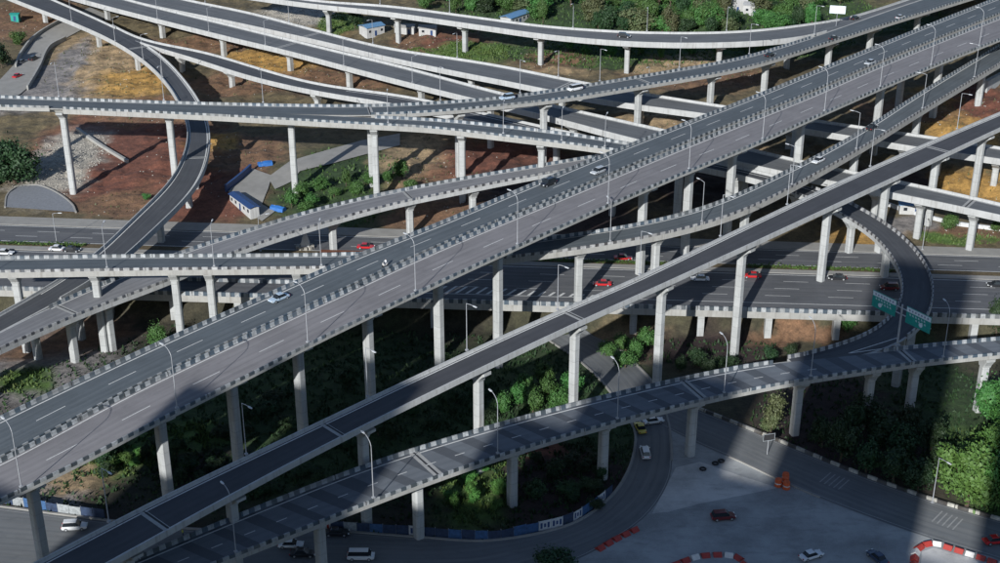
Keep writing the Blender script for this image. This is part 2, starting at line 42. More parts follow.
'K': [(-115.92, 251.45, 11.7, 5.74), (-113.87, 255.05, 11.78, 5.87), (-111.78, 258.62, 11.86, 6.18), (-109.61, 262.15, 11.93, 6.59), (-107.38, 265.64, 12.01, 7.04), (-105.09, 269.09, 12.09, 7.51), (-102.75, 272.51, 12.17, 7.99), (-100.36, 275.89, 12.25, 8.45), (-97.89, 279.21, 12.33, 8.89), (-95.32, 282.45, 12.44, 9.33), (-92.61, 285.59, 12.56, 9.75), (-89.79, 288.61, 12.72, 10.16), (-86.89, 291.57, 12.9, 10.51), (-83.98, 294.51, 13.1, 10.77), (-81.1, 297.48, 13.31, 10.89), (-78.26, 300.49, 13.52, 10.82), (-75.42, 303.49, 13.72, 10.6), (-72.52, 306.45, 13.93, 10.25), (-69.53, 309.3, 14.15, 9.86), (-66.43, 312.04, 14.36, 9.53), (-63.25, 314.68, 14.58, 9.3), (-60.02, 317.26, 14.8, 9.21), (-56.75, 319.8, 15.02, 9.23), (-53.44, 322.28, 15.25, 9.3), (-50.07, 324.67, 15.48, 9.35), (-46.63, 326.97, 15.71, 9.33), (-43.13, 329.18, 15.94, 9.21), (-39.59, 331.3, 16.17, 9.02), (-35.99, 333.35, 16.39, 8.81), (-32.35, 335.3, 16.62, 8.62), (-28.65, 337.15, 16.85, 8.48), (-24.89, 338.88, 17.07, 8.4), (-21.09, 340.51, 17.3, 8.33), (-17.26, 342.08, 17.52, 8.25), (-13.43, 343.64, 17.74, 8.12), (-9.59, 345.18, 17.96, 7.93), (-5.75, 346.71, 18.17, 7.69), (-1.9, 348.22, 18.38, 7.44), (1.97, 349.69, 18.58, 7.22), (5.84, 351.15, 18.77, 7.03), (9.71, 352.61, 18.95, 6.89), (13.58, 354.07, 19.13, 6.79), (17.45, 355.54, 19.3, 6.71), (21.31, 357.02, 19.47, 6.63), (25.17, 358.52, 19.63, 6.54), (29.03, 360.02, 19.78, 6.45), (32.89, 361.53, 19.93, 6.35), (36.74, 363.04, 20.08, 6.25), (40.59, 364.56, 20.23, 6.14), (44.44, 366.07, 20.37, 6.02), (48.29, 367.59, 20.52, 5.91)],
'L1': [(-212.77, 583.2, 18.49, 12.82), (-210.1, 580.13, 18.47, 12.78), (-207.42, 577.06, 18.45, 12.74), (-204.74, 574, 18.43, 12.7), (-202.06, 570.93, 18.41, 12.65), (-199.38, 567.87, 18.39, 12.59), (-196.7, 564.81, 18.37, 12.51), (-194.01, 561.75, 18.35, 12.43), (-191.32, 558.7, 18.33, 12.31), (-188.63, 555.64, 18.32, 12.18), (-185.94, 552.59, 18.3, 12.01), (-183.24, 549.55, 18.28, 11.82), (-180.54, 546.5, 18.27, 11.61), (-177.84, 543.45, 18.25, 11.39), (-175.14, 540.41, 18.24, 11.15), (-172.45, 537.36, 18.22, 10.92), (-169.76, 534.3, 18.21, 10.69), (-167.08, 531.23, 18.2, 10.47), (-164.42, 528.15, 18.18, 10.25), (-161.77, 525.06, 18.17, 10.06), (-159.14, 521.96, 18.16, 9.87), (-156.52, 518.84, 18.14, 9.69), (-153.92, 515.71, 18.13, 9.51), (-151.34, 512.57, 18.12, 9.34), (-148.78, 509.4, 18.11, 9.17), (-146.25, 506.21, 18.09, 9), (-143.76, 503, 18.08, 8.82), (-141.3, 499.75, 18.06, 8.63), (-138.88, 496.48, 18.03, 8.45), (-136.5, 493.18, 18, 8.28), (-134.16, 489.85, 17.96, 8.12), (-131.85, 486.5, 17.91, 7.98), (-129.58, 483.12, 17.85, 7.85), (-127.35, 479.72, 17.79, 7.72), (-125.16, 476.29, 17.73, 7.59), (-123.02, 472.82, 17.66, 7.46), (-120.94, 469.32, 17.59, 7.31), (-118.93, 465.79, 17.52, 7.16), (-116.97, 462.22, 17.45, 7.01), (-115.08, 458.62, 17.38, 6.86), (-113.24, 454.99, 17.31, 6.72), (-111.45, 451.33, 17.23, 6.6), (-109.7, 447.66, 17.16, 6.51), (-108, 443.96, 17.08, 6.44), (-106.33, 440.25, 17, 6.41), (-104.7, 436.52, 16.92, 6.4), (-103.12, 432.77, 16.83, 6.42), (-101.59, 429, 16.75, 6.45), (-100.1, 425.22, 16.66, 6.48), (-98.66, 421.41, 16.57, 6.51), (-97.26, 417.59, 16.48, 6.54), (-95.93, 413.74, 16.39, 6.57), (-94.66, 409.88, 16.29, 6.59), (-93.47, 405.99, 16.2, 6.61), (-92.37, 402.07, 16.1, 6.64), (-91.36, 398.13, 15.99, 6.67), (-90.45, 394.16, 15.89, 6.71), (-89.65, 390.17, 15.78, 6.77), (-88.95, 386.17, 15.68, 6.86), (-88.35, 382.14, 15.57, 6.96), (-87.84, 378.1, 15.46, 7.1), (-87.42, 374.06, 15.36, 7.25), (-87.08, 370, 15.26, 7.42), (-86.84, 365.94, 15.17, 7.58), (-86.69, 361.88, 15.09, 7.73), (-86.67, 357.81, 15.02, 7.88), (-86.77, 353.74, 14.96, 8.02), (-87.03, 349.68, 14.9, 8.15), (-87.44, 345.63, 14.84, 8.27), (-87.97, 341.59, 14.77, 8.35), (-88.6, 337.57, 14.7, 8.4), (-89.29, 333.56, 14.61, 8.4), (-90.03, 329.56, 14.51, 8.35), (-90.79, 325.57, 14.38, 8.25), (-91.59, 321.58, 14.23, 8.12), (-92.43, 317.6, 14.05, 7.99), (-93.33, 313.63, 13.86, 7.87), (-94.32, 309.69, 13.65, 7.8), (-95.43, 305.78, 13.44, 7.75), (-96.7, 301.92, 13.24, 7.71), (-98.14, 298.12, 13.03, 7.64), (-99.75, 294.39, 12.83, 7.52), (-101.51, 290.72, 12.63, 7.35), (-103.37, 287.11, 12.45, 7.12), (-105.29, 283.52, 12.28, 6.87), (-107.23, 279.95, 12.14, 6.61), (-109.17, 276.37, 12.03, 6.37), (-111.1, 272.79, 11.93, 6.13), (-113.01, 269.19, 11.84, 5.92), (-114.9, 265.59, 11.76, 5.73), (-116.77, 261.98, 11.69, 5.57), (-118.64, 258.36, 11.63, 5.44)],
'L2': [(-161.13, 530.5, 18.14, 4.94), (-158.61, 527.3, 18.13, 4.78), (-156.1, 524.11, 18.12, 4.61), (-153.58, 520.91, 18.11, 4.43), (-151.07, 517.71, 18.1, 4.24), (-148.56, 514.51, 18.09, 4.04), (-146.06, 511.31, 18.08, 3.85), (-143.56, 508.1, 18.07, 3.67), (-141.04, 504.91, 18.05, 3.53), (-138.47, 501.75, 18.04, 3.45), (-135.83, 498.66, 18.02, 3.46), (-133.07, 495.67, 18.01, 3.59), (-130.19, 492.8, 18, 3.86), (-127.18, 490.06, 17.98, 4.27), (-124.07, 487.44, 17.97, 4.8), (-120.88, 484.92, 17.96, 5.42), (-117.64, 482.46, 17.95, 6.08), (-114.38, 480.03, 17.94, 6.72), (-111.15, 477.56, 17.94, 7.29), (-107.97, 475.02, 17.93, 7.76), (-104.86, 472.4, 17.92, 8.1), (-101.82, 469.7, 17.92, 8.34), (-98.83, 466.95, 17.91, 8.49), (-95.87, 464.15, 17.91, 8.59), (-92.93, 461.35, 17.9, 8.66), (-89.98, 458.55, 17.89, 8.7), (-87.01, 455.77, 17.89, 8.7), (-84, 453.03, 17.88, 8.66), (-80.96, 450.33, 17.88, 8.55), (-77.87, 447.69, 17.87, 8.39), (-74.73, 445.11, 17.86, 8.19), (-71.53, 442.59, 17.86, 7.98), (-68.27, 440.16, 17.85, 7.81), (-64.94, 437.82, 17.84, 7.7), (-61.53, 435.6, 17.84, 7.68), (-58.04, 433.52, 17.83, 7.77), (-54.47, 431.57, 17.82, 7.95), (-50.84, 429.74, 17.81, 8.21), (-47.17, 427.99, 17.8, 8.5), (-43.48, 426.28, 17.79, 8.79), (-39.8, 424.54, 17.79, 9.03), (-36.16, 422.73, 17.78, 9.19), (-32.58, 420.8, 17.77, 9.26), (-29.06, 418.77, 17.76, 9.25), (-25.59, 416.64, 17.75, 9.15), (-22.17, 414.44, 17.74, 8.98), (-18.78, 412.19, 17.74, 8.77), (-15.42, 409.91, 17.73, 8.53), (-12.07, 407.6, 17.72, 8.29), (-8.73, 405.27, 17.71, 8.06), (-5.4, 402.94, 17.7, 7.85), (-2.07, 400.61, 17.69, 7.68), (1.26, 398.27, 17.68, 7.55), (4.58, 395.93, 17.68, 7.47), (7.9, 393.58, 17.67, 7.43), (11.22, 391.22, 17.66, 7.42), (14.52, 388.85, 17.65, 7.45), (17.83, 386.48, 17.64, 7.49), (21.13, 384.11, 17.63, 7.54), (24.45, 381.75, 17.62, 7.58), (27.78, 379.42, 17.61, 7.6), (31.13, 377.12, 17.6, 7.59), (34.51, 374.86, 17.59, 7.54), (37.93, 372.64, 17.59, 7.44), (41.37, 370.48, 17.58, 7.29), (44.84, 368.36, 17.57, 7.1), (48.33, 366.26, 17.56, 6.87), (51.82, 364.18, 17.55, 6.64), (55.31, 362.1, 17.54, 6.42), (58.79, 359.99, 17.53, 6.25), (62.23, 357.83, 17.5, 6.15), (65.62, 355.57, 17.47, 6.15), (68.92, 353.2, 17.43, 6.25), (72.12, 350.69, 17.38, 6.43), (75.2, 348.03, 17.32, 6.66), (78.13, 345.21, 17.26, 6.9), (80.88, 342.22, 17.2, 7.1), (83.41, 339.04, 17.13, 7.24), (85.7, 335.68, 17.05, 7.31), (87.76, 332.18, 16.96, 7.32), (89.65, 328.57, 16.85, 7.28), (91.38, 324.89, 16.73, 7.21), (92.94, 321.14, 16.61, 7.15), (94.27, 317.3, 16.48, 7.1), (95.34, 313.38, 16.35, 7.09), (96.11, 309.39, 16.21, 7.1), (96.61, 305.36, 16.07, 7.12), (96.87, 301.3, 15.93, 7.12), (96.88, 297.24, 15.79, 7.1), (96.65, 293.18, 15.66, 7.06), (96.12, 289.15, 15.54, 7.02), (95.29, 285.17, 15.44, 6.98), (94.16, 281.27, 15.34, 6.97), (92.74, 277.46, 15.26, 6.97), (91.04, 273.77, 15.18, 7), (89.06, 270.21, 15.11, 7.02), (86.8, 266.84, 15.06, 7.03), (84.24, 263.68, 15.02, 6.98), (81.36, 260.81, 15, 6.85), (78.19, 258.27, 14.99, 6.61), (74.79, 256.04, 14.99, 6.27), (71.23, 254.07, 14.99, 5.84), (67.55, 252.35, 14.99, 5.32), (63.79, 250.8, 14.98, 4.75), (59.94, 249.47, 14.98, 4.54)],
'P1': [(-191.07, 579.76, 20.3, 13.88), (-188.14, 576.93, 20.3, 13.85), (-185.22, 574.1, 20.29, 13.8), (-182.29, 571.26, 20.28, 13.74), (-179.37, 568.43, 20.27, 13.67), (-176.44, 565.59, 20.26, 13.59), (-173.5, 562.77, 20.26, 13.51), (-170.56, 559.95, 20.25, 13.41), (-167.61, 557.15, 20.24, 13.31), (-164.63, 554.36, 20.23, 13.19), (-161.64, 551.6, 20.22, 13.06), (-158.64, 548.85, 20.21, 12.93), (-155.61, 546.12, 20.2, 12.81), (-152.57, 543.41, 20.19, 12.69), (-149.52, 540.71, 20.19, 12.59), (-146.45, 538.03, 20.18, 12.51), (-143.37, 535.37, 20.17, 12.44), (-140.27, 532.72, 20.16, 12.4), (-137.17, 530.09, 20.15, 12.37), (-134.05, 527.46, 20.14, 12.36), (-130.92, 524.85, 20.13, 12.37), (-127.79, 522.25, 20.12, 12.38), (-124.65, 519.65, 20.11, 12.4), (-121.5, 517.07, 20.1, 12.43), (-118.35, 514.48, 20.09, 12.46), (-115.2, 511.9, 20.07, 12.49), (-112.05, 509.32, 20.06, 12.52), (-108.9, 506.75, 20.05, 12.54), (-105.74, 504.16, 20.04, 12.55), (-102.6, 501.58, 20.03, 12.55), (-99.45, 498.99, 20.02, 12.53), (-96.3, 496.41, 20, 12.48), (-93.15, 493.82, 19.99, 12.41), (-89.99, 491.25, 19.98, 12.31), (-86.82, 488.7, 19.96, 12.18), (-83.64, 486.16, 19.95, 12.03), (-80.45, 483.62, 19.93, 11.88), (-77.26, 481.08, 19.92, 11.75), (-74.1, 478.52, 19.9, 11.65), (-70.95, 475.93, 19.89, 11.6), (-67.82, 473.33, 19.87, 11.61), (-64.7, 470.71, 19.86, 11.67), (-61.59, 468.08, 19.84, 11.78), (-58.47, 465.45, 19.83, 11.93), (-55.35, 462.84, 19.81, 12.12), (-52.22, 460.23, 19.79, 12.32), (-49.08, 457.64, 19.78, 12.51), (-45.95, 455.03, 19.76, 12.68), (-42.82, 452.42, 19.74, 12.8), (-39.71, 449.8, 19.73, 12.86), (-36.6, 447.16, 19.71, 12.85), (-33.52, 444.5, 19.7, 12.79), (-30.43, 441.84, 19.68, 12.67), (-27.36, 439.17, 19.66, 12.51), (-24.28, 436.5, 19.65, 12.31), (-21.2, 433.83, 19.63, 12.1), (-18.12, 431.17, 19.61, 11.87), (-15.03, 428.52, 19.6, 11.63), (-11.92, 425.89, 19.58, 11.4), (-8.79, 423.28, 19.55, 11.18), (-5.63, 420.7, 19.53, 10.97), (-2.45, 418.16, 19.51, 10.79), (0.76, 415.65, 19.48, 10.63), (3.99, 413.16, 19.45, 10.51), (7.23, 410.7, 19.42, 10.43), (10.48, 408.25, 19.38, 10.41), (13.73, 405.79, 19.35, 10.45), (16.97, 403.32, 19.31, 10.56), (20.2, 400.83, 19.28, 10.75), (23.4, 398.32, 19.24, 10.99), (26.6, 395.8, 19.21, 11.29), (29.79, 393.26, 19.17, 11.62), (32.98, 390.73, 19.13, 11.95), (36.18, 388.21, 19.09, 12.25), (39.4, 385.72, 19.05, 12.51), (42.65, 383.26, 19.01, 12.69), (45.93, 380.85, 18.97, 12.8), (49.24, 378.47, 18.93, 12.84), (52.57, 376.13, 18.89, 12.82), (55.92, 373.81, 18.85, 12.74), (59.27, 371.5, 18.8, 12.63), (62.63, 369.19, 18.76, 12.48), (65.97, 366.86, 18.72, 12.32), (69.29, 364.5, 18.67, 12.13), (72.59, 362.1, 18.63, 11.93), (75.87, 359.7, 18.59, 11.72), (79.17, 357.31, 18.55, 11.5), (82.52, 354.99, 18.51, 11.27), (85.91, 352.74, 18.48, 11.05), (89.34, 350.53, 18.45, 10.84), (92.78, 348.35, 18.42, 10.64), (96.23, 346.19, 18.4, 10.44), (99.67, 344.01, 18.37, 10.25), (103.11, 341.82, 18.34, 10.06), (106.52, 339.6, 18.31, 9.86), (109.92, 337.36, 18.28, 9.65), (113.3, 335.08, 18.26, 9.42), (116.65, 332.76, 18.23, 9.18), (119.97, 330.41, 18.2, 8.94), (123.28, 328.02, 18.17, 8.7), (126.56, 325.61, 18.14, 8.47), (129.81, 323.16, 18.12, 8.27), (133.05, 320.69, 18.09, 8.11), (136.26, 318.18, 18.06, 8), (139.44, 315.64, 18.03, 7.99)],
'P2': [(-170.7, 579.94, 20.23, 15.13), (-167.78, 577.13, 20.22, 15.31), (-164.87, 574.32, 20.21, 15.43), (-161.97, 571.51, 20.2, 15.53), (-159.06, 568.7, 20.19, 15.62), (-156.14, 565.89, 20.19, 15.68), (-153.21, 563.1, 20.18, 15.72), (-150.27, 560.33, 20.17, 15.74), (-147.3, 557.58, 20.16, 15.73), (-144.3, 554.87, 20.15, 15.7), (-141.27, 552.19, 20.14, 15.63), (-138.21, 549.55, 20.13, 15.55), (-135.1, 546.95, 20.12, 15.47), (-131.96, 544.41, 20.11, 15.38), (-128.78, 541.91, 20.1, 15.31), (-125.55, 539.47, 20.09, 15.24), (-122.3, 537.06, 20.08, 15.19), (-119.02, 534.69, 20.07, 15.15), (-115.73, 532.34, 20.06, 15.1), (-112.44, 529.99, 20.05, 15.02), (-109.16, 527.63, 20.04, 14.91), (-105.89, 525.24, 20.02, 14.74), (-102.65, 522.82, 20.01, 14.53), (-99.45, 520.35, 20, 14.25), (-96.28, 517.84, 19.99, 13.93), (-93.14, 515.29, 19.97, 13.56), (-90.02, 512.72, 19.96, 13.16), (-86.91, 510.13, 19.95, 12.74), (-83.82, 507.52, 19.93, 12.31), (-80.72, 504.91, 19.92, 11.89), (-77.63, 502.3, 19.9, 11.47), (-74.55, 499.69, 19.89, 11.07), (-71.46, 497.08, 19.88, 10.68), (-68.37, 494.46, 19.86, 10.33), (-65.29, 491.84, 19.85, 10), (-62.22, 489.21, 19.83, 9.71), (-59.14, 486.58, 19.82, 9.47), (-56.07, 483.96, 19.8, 9.28), (-52.98, 481.34, 19.79, 9.17), (-49.87, 478.76, 19.77, 9.15), (-46.72, 476.22, 19.75, 9.23), (-43.53, 473.74, 19.74, 9.44), (-40.28, 471.33, 19.72, 9.76), (-36.97, 469, 19.7, 10.19), (-33.62, 466.74, 19.69, 10.72), (-30.22, 464.55, 19.67, 11.32), (-26.8, 462.39, 19.65, 11.95), (-23.36, 460.25, 19.63, 12.58), (-19.93, 458.12, 19.61, 13.18), (-16.49, 455.98, 19.59, 13.72), (-13.06, 453.84, 19.58, 14.16), (-9.64, 451.69, 19.56, 14.5), (-6.23, 449.51, 19.53, 14.7), (-2.84, 447.3, 19.51, 14.79), (0.54, 445.07, 19.49, 14.76), (3.89, 442.81, 19.46, 14.67), (7.22, 440.51, 19.43, 14.54), (10.54, 438.2, 19.39, 14.43), (13.86, 435.9, 19.36, 14.35), (17.19, 433.6, 19.33, 14.3), (20.55, 431.34, 19.29, 14.28), (23.92, 429.11, 19.25, 14.25), (27.33, 426.93, 19.22, 14.19), (30.77, 424.81, 19.18, 14.07), (34.25, 422.75, 19.14, 13.89), (37.77, 420.76, 19.1, 13.63), (41.33, 418.84, 19.06, 13.3), (44.93, 416.98, 19.02, 12.91), (48.55, 415.18, 18.98, 12.5), (52.19, 413.42, 18.94, 12.07), (55.84, 411.68, 18.9, 11.67), (59.5, 409.95, 18.86, 11.31), (63.15, 408.21, 18.82, 11), (66.79, 406.44, 18.78, 10.75), (70.41, 404.65, 18.74, 10.56), (74.03, 402.84, 18.7, 10.42), (77.64, 401.01, 18.66, 10.32), (81.24, 399.17, 18.62, 10.26), (84.83, 397.31, 18.58, 10.24), (88.42, 395.46, 18.55, 10.24), (92.02, 393.6, 18.51, 10.27), (95.61, 391.74, 18.48, 10.35), (99.2, 389.88, 18.45, 10.47), (102.79, 388.02, 18.42, 10.63), (106.38, 386.15, 18.39, 10.85), (109.96, 384.27, 18.36, 11.09), (113.54, 382.38, 18.34, 11.34), (117.12, 380.5, 18.31, 11.54), (120.71, 378.64, 18.29, 11.67), (124.32, 376.81, 18.26, 11.71), (127.94, 375.01, 18.24, 11.64), (131.56, 373.21, 18.21, 11.48), (135.18, 371.41, 18.19, 11.26), (138.79, 369.57, 18.16, 11.03), (142.37, 367.69, 18.13, 10.81), (145.93, 365.76, 18.11, 10.6), (149.46, 363.8, 18.08, 10.45), (152.97, 361.79, 18.05, 10.37), (156.47, 359.76, 18.02, 10.35)],
'Q': [(-106.22, 549.64, 23.3, 6.69), (-102.76, 547.53, 23.33, 6.7), (-99.32, 545.4, 23.35, 6.68), (-95.88, 543.27, 23.37, 6.64), (-92.44, 541.14, 23.4, 6.59), (-88.99, 539.03, 23.42, 6.53), (-85.52, 536.94, 23.45, 6.48), (-82.03, 534.89, 23.48, 6.43), (-78.51, 532.89, 23.5, 6.42), (-74.95, 530.96, 23.53, 6.46), (-71.34, 529.13, 23.56, 6.59), (-67.68, 527.41, 23.6, 6.83), (-63.96, 525.82, 23.63, 7.18), (-60.19, 524.33, 23.67, 7.62), (-56.41, 522.9, 23.71, 8.12), (-52.62, 521.47, 23.74, 8.61), (-48.87, 519.96, 23.78, 9.05), (-45.16, 518.33, 23.82, 9.4), (-41.52, 516.57, 23.86, 9.65), (-37.93, 514.7, 23.89, 9.82), (-34.4, 512.73, 23.93, 9.92), (-30.9, 510.69, 23.97, 10.01), (-27.43, 508.6, 24, 10.09), (-23.98, 506.49, 24.04, 10.2), (-20.54, 504.36, 24.07, 10.31), (-17.1, 502.23, 24.11, 10.43), (-13.65, 500.11, 24.15, 10.54), (-10.2, 498, 24.18, 10.63), (-6.74, 495.9, 24.22, 10.7), (-3.28, 493.8, 24.26, 10.77), (0.17, 491.69, 24.29, 10.85), (3.63, 489.58, 24.33, 10.97), (7.1, 487.5, 24.37, 11.15), (10.62, 485.49, 24.41, 11.39), (14.19, 483.59, 24.45, 11.68), (17.82, 481.81, 24.49, 12.02), (21.51, 480.15, 24.53, 12.37), (25.25, 478.6, 24.58, 12.73), (29.03, 477.16, 24.62, 13.09), (32.85, 475.81, 24.66, 13.43), (36.7, 474.57, 24.71, 13.75), (40.59, 473.44, 24.75, 14.04), (44.51, 472.45, 24.8, 14.29), (48.47, 471.6, 24.84, 14.5), (52.45, 470.9, 24.89, 14.66), (56.46, 470.34, 24.94, 14.77), (60.48, 469.92, 24.98, 14.83), (64.52, 469.65, 25.03, 14.85), (68.57, 469.53, 25.08, 14.83), (72.61, 469.57, 25.12, 14.79), (76.65, 469.77, 25.17, 14.75), (80.68, 470.14, 25.21, 14.72), (84.69, 470.7, 25.26, 14.7), (88.67, 471.45, 25.3, 14.67), (92.59, 472.43, 25.35, 14.58), (96.44, 473.68, 25.39, 14.37), (100.19, 475.19, 25.43, 13.97), (103.83, 476.97, 25.46, 13.36), (107.34, 478.98, 25.49, 12.52), (110.75, 481.17, 25.51, 11.49), (114.07, 483.47, 25.53, 10.31), (117.33, 485.88, 25.54, 9.08), (120.52, 488.36, 25.54, 7.88), (123.65, 490.93, 25.54, 6.8), (126.7, 493.6, 25.54, 5.88), (129.66, 496.35, 25.52, 5.15), (132.56, 499.18, 25.51, 4.6), (135.4, 502.06, 25.49, 4.21), (138.21, 504.97, 25.48, 3.93), (141, 507.9, 25.46, 3.74), (143.79, 510.83, 25.44, 3.61), (146.58, 513.76, 25.42, 3.54), (149.37, 516.69, 25.41, 3.5), (152.16, 519.63, 25.39, 3.5), (154.95, 522.56, 25.38, 3.52), (157.74, 525.49, 25.36, 3.55), (160.53, 528.43, 25.35, 3.59), (163.32, 531.36, 25.33, 3.63), (166.1, 534.3, 25.32, 3.67), (168.89, 537.23, 25.3, 3.69), (171.67, 540.17, 25.29, 3.71), (174.46, 543.11, 25.27, 3.72), (177.24, 546.05, 25.26, 3.72), (180.02, 548.98, 25.24, 3.73), (182.81, 551.92, 25.23, 3.74), (185.59, 554.86, 25.22, 3.75), (188.37, 557.8, 25.2, 3.77), (191.15, 560.74, 25.19, 3.79), (193.93, 563.69, 25.18, 3.82), (196.71, 566.63, 25.16, 3.85), (199.49, 569.57, 25.15, 3.89), (202.28, 572.51, 25.14, 3.93), (205.06, 575.44, 25.12, 3.99)]}
PIER = {
'A1': [204.5, 261, 323.5],
'A2': [14.5, 40, 55.5, 72.5, 90, 110, 129, 178.5, 195.5, 213.5, 246.5, 290.5, 326],
'F': [11.5, 27, 46.5, 75, 102, 128.5, 155, 181.5, 215.5, 242, 265.5, 290.5],
'G': [22.5, 41, 60.5, 81, 100.5, 121, 144.5, 161, 170, 186],
'E': [16, 34.5, 53, 60, 81, 145.5, 167, 195, 247, 289, 338.5],
'J1': [5.5, 34, 63.5, 97, 120.5, 145, 174.5, 210, 239, 265.5, 304.5, 331.5, 364.5],
'J2': [87, 110, 133, 151.5],
'K': [10.5, 33.5, 43.5, 107, 128.5, 146.5, 167, 188],
'L1': [45, 91.5, 128, 241, 252, 265, 289, 309, 331, 345, 358.5],
'L2': [70, 97.5, 140.5, 171.5, 206, 231.5, 261.5, 288.5, 307, 327.5, 343, 371.5, 389.5],
'P1': [45.5, 82, 118, 153, 184.5, 218, 247.5, 280, 310, 337, 354, 376.5, 388.5, 401, 415.5],
'P2': [11.5, 65.5, 96, 137.5, 169.5, 205.5, 241.5, 270, 296, 318, 339, 351.5, 362.5, 378],
'Q': [46, 75.5, 107, 138.5, 170, 203, 228.5]}
LAMPS = [('A2', -1, 9.5, 18), ('A2', -1, 39.5, 175), ('A2', -1, 70.5, 310), ('A2', -1, 98.5, 417), ('A2', -1, 127.5, 516), ('A2', -1, 158.5, 609), ('A2', -1, 188, 688), ('A2', -1, 217.5, 761), ('A2', -1, 248, 824), ('A2', -1, 278, 880), ('A2', -1, 309, 932), ('A2', -1, 338, 979), ('F', 1, 25.5, 107), ('F', 1, 51.5, 243), ('F', 1, 77.5, 365), ('F', 1, 102.5, 468), ('F', 1, 126, 557), ('F', 1, 150.5, 640), ('F', 1, 178, 720), ('F', 1, 205, 789), ('F', 1, 240, 870), ('F', 1, 282.5, 957), ('G', -1, 22, 237), ('G', -1, 48, 373), ('G', -1, 74.5, 500), ('G', -1, 100, 615), ('G', -1, 123.5, 720), ('G', -1, 145.5, 816), ('G', -1, 174.5, 943), ('E', -1, 13, -5), ('E', -1, 39, 110), ('E', -1, 62.5, 215), ('E', -1, 85.5, 319), ('E', -1, 152, 610), ('E', -1, 175.5, 700), ('E', -1, 207.5, 790), ('E', -1, 239.5, 855), ('E', -1, 283, 924), ('E', -1, 321, 975), ('J1', 1, 32, 60), ('J1', 1, 61, 160), ('J1', 1, 90.5, 265), ('J1', 1, 141, 437), ('J1', 1, 168, 520), ('J1', 1, 198, 600), ('J1', 1, 230, 680), ('J1', 1, 262.5, 751), ('J1', 1, 300.5, 815), ('J2', -1, 91, 390), ('J2', -1, 121.5, 500), ('J2', -1, 139, 564), ('J2', -1, 150.5, 606), ('P1', -1, 88.5, 158), ('P1', -1, 118, 209), ('P1', -1, 147.5, 264), ('P1', -1, 187.5, 343), ('P1', -1, 220, 413), ('P2', 1, 66, 205), ('P2', 1, 114.5, 290), ('P2', 1, 159.5, 372), ('P2', 1, 197, 460), ('P2', 1, 237, 560), ('P2', 1, 271, 650), ('Q', 1, 66, 380), ('Q', 1, 96, 450), ('Q', 1, 148, 573), ('Q', 1, 176.5, 648), ('Q', 1, 206.5, 727), ('L1', -1, 79.5, 70), ('L1', -1, 119, 115), ('L1', -1, 145.5, 142), ('L1', -1, 171, 165)]
SOIL = {'red': (0.15, 0.06, 0.04), 'ochre': (0.38, 0.23, 0.07), 'tan': (0.31, 0.23, 0.14), 'gravel': (0.34, 0.32, 0.28), 'grass': (0.07, 0.13, 0.03), 'green': (0.03, 0.06, 0.02), 'dark': (0.03, 0.02, 0.02), 'grey': (0.21, 0.2, 0.2), 'brown': (0.17, 0.1, 0.06)}  # dark tone stands in for shade under the viaducts
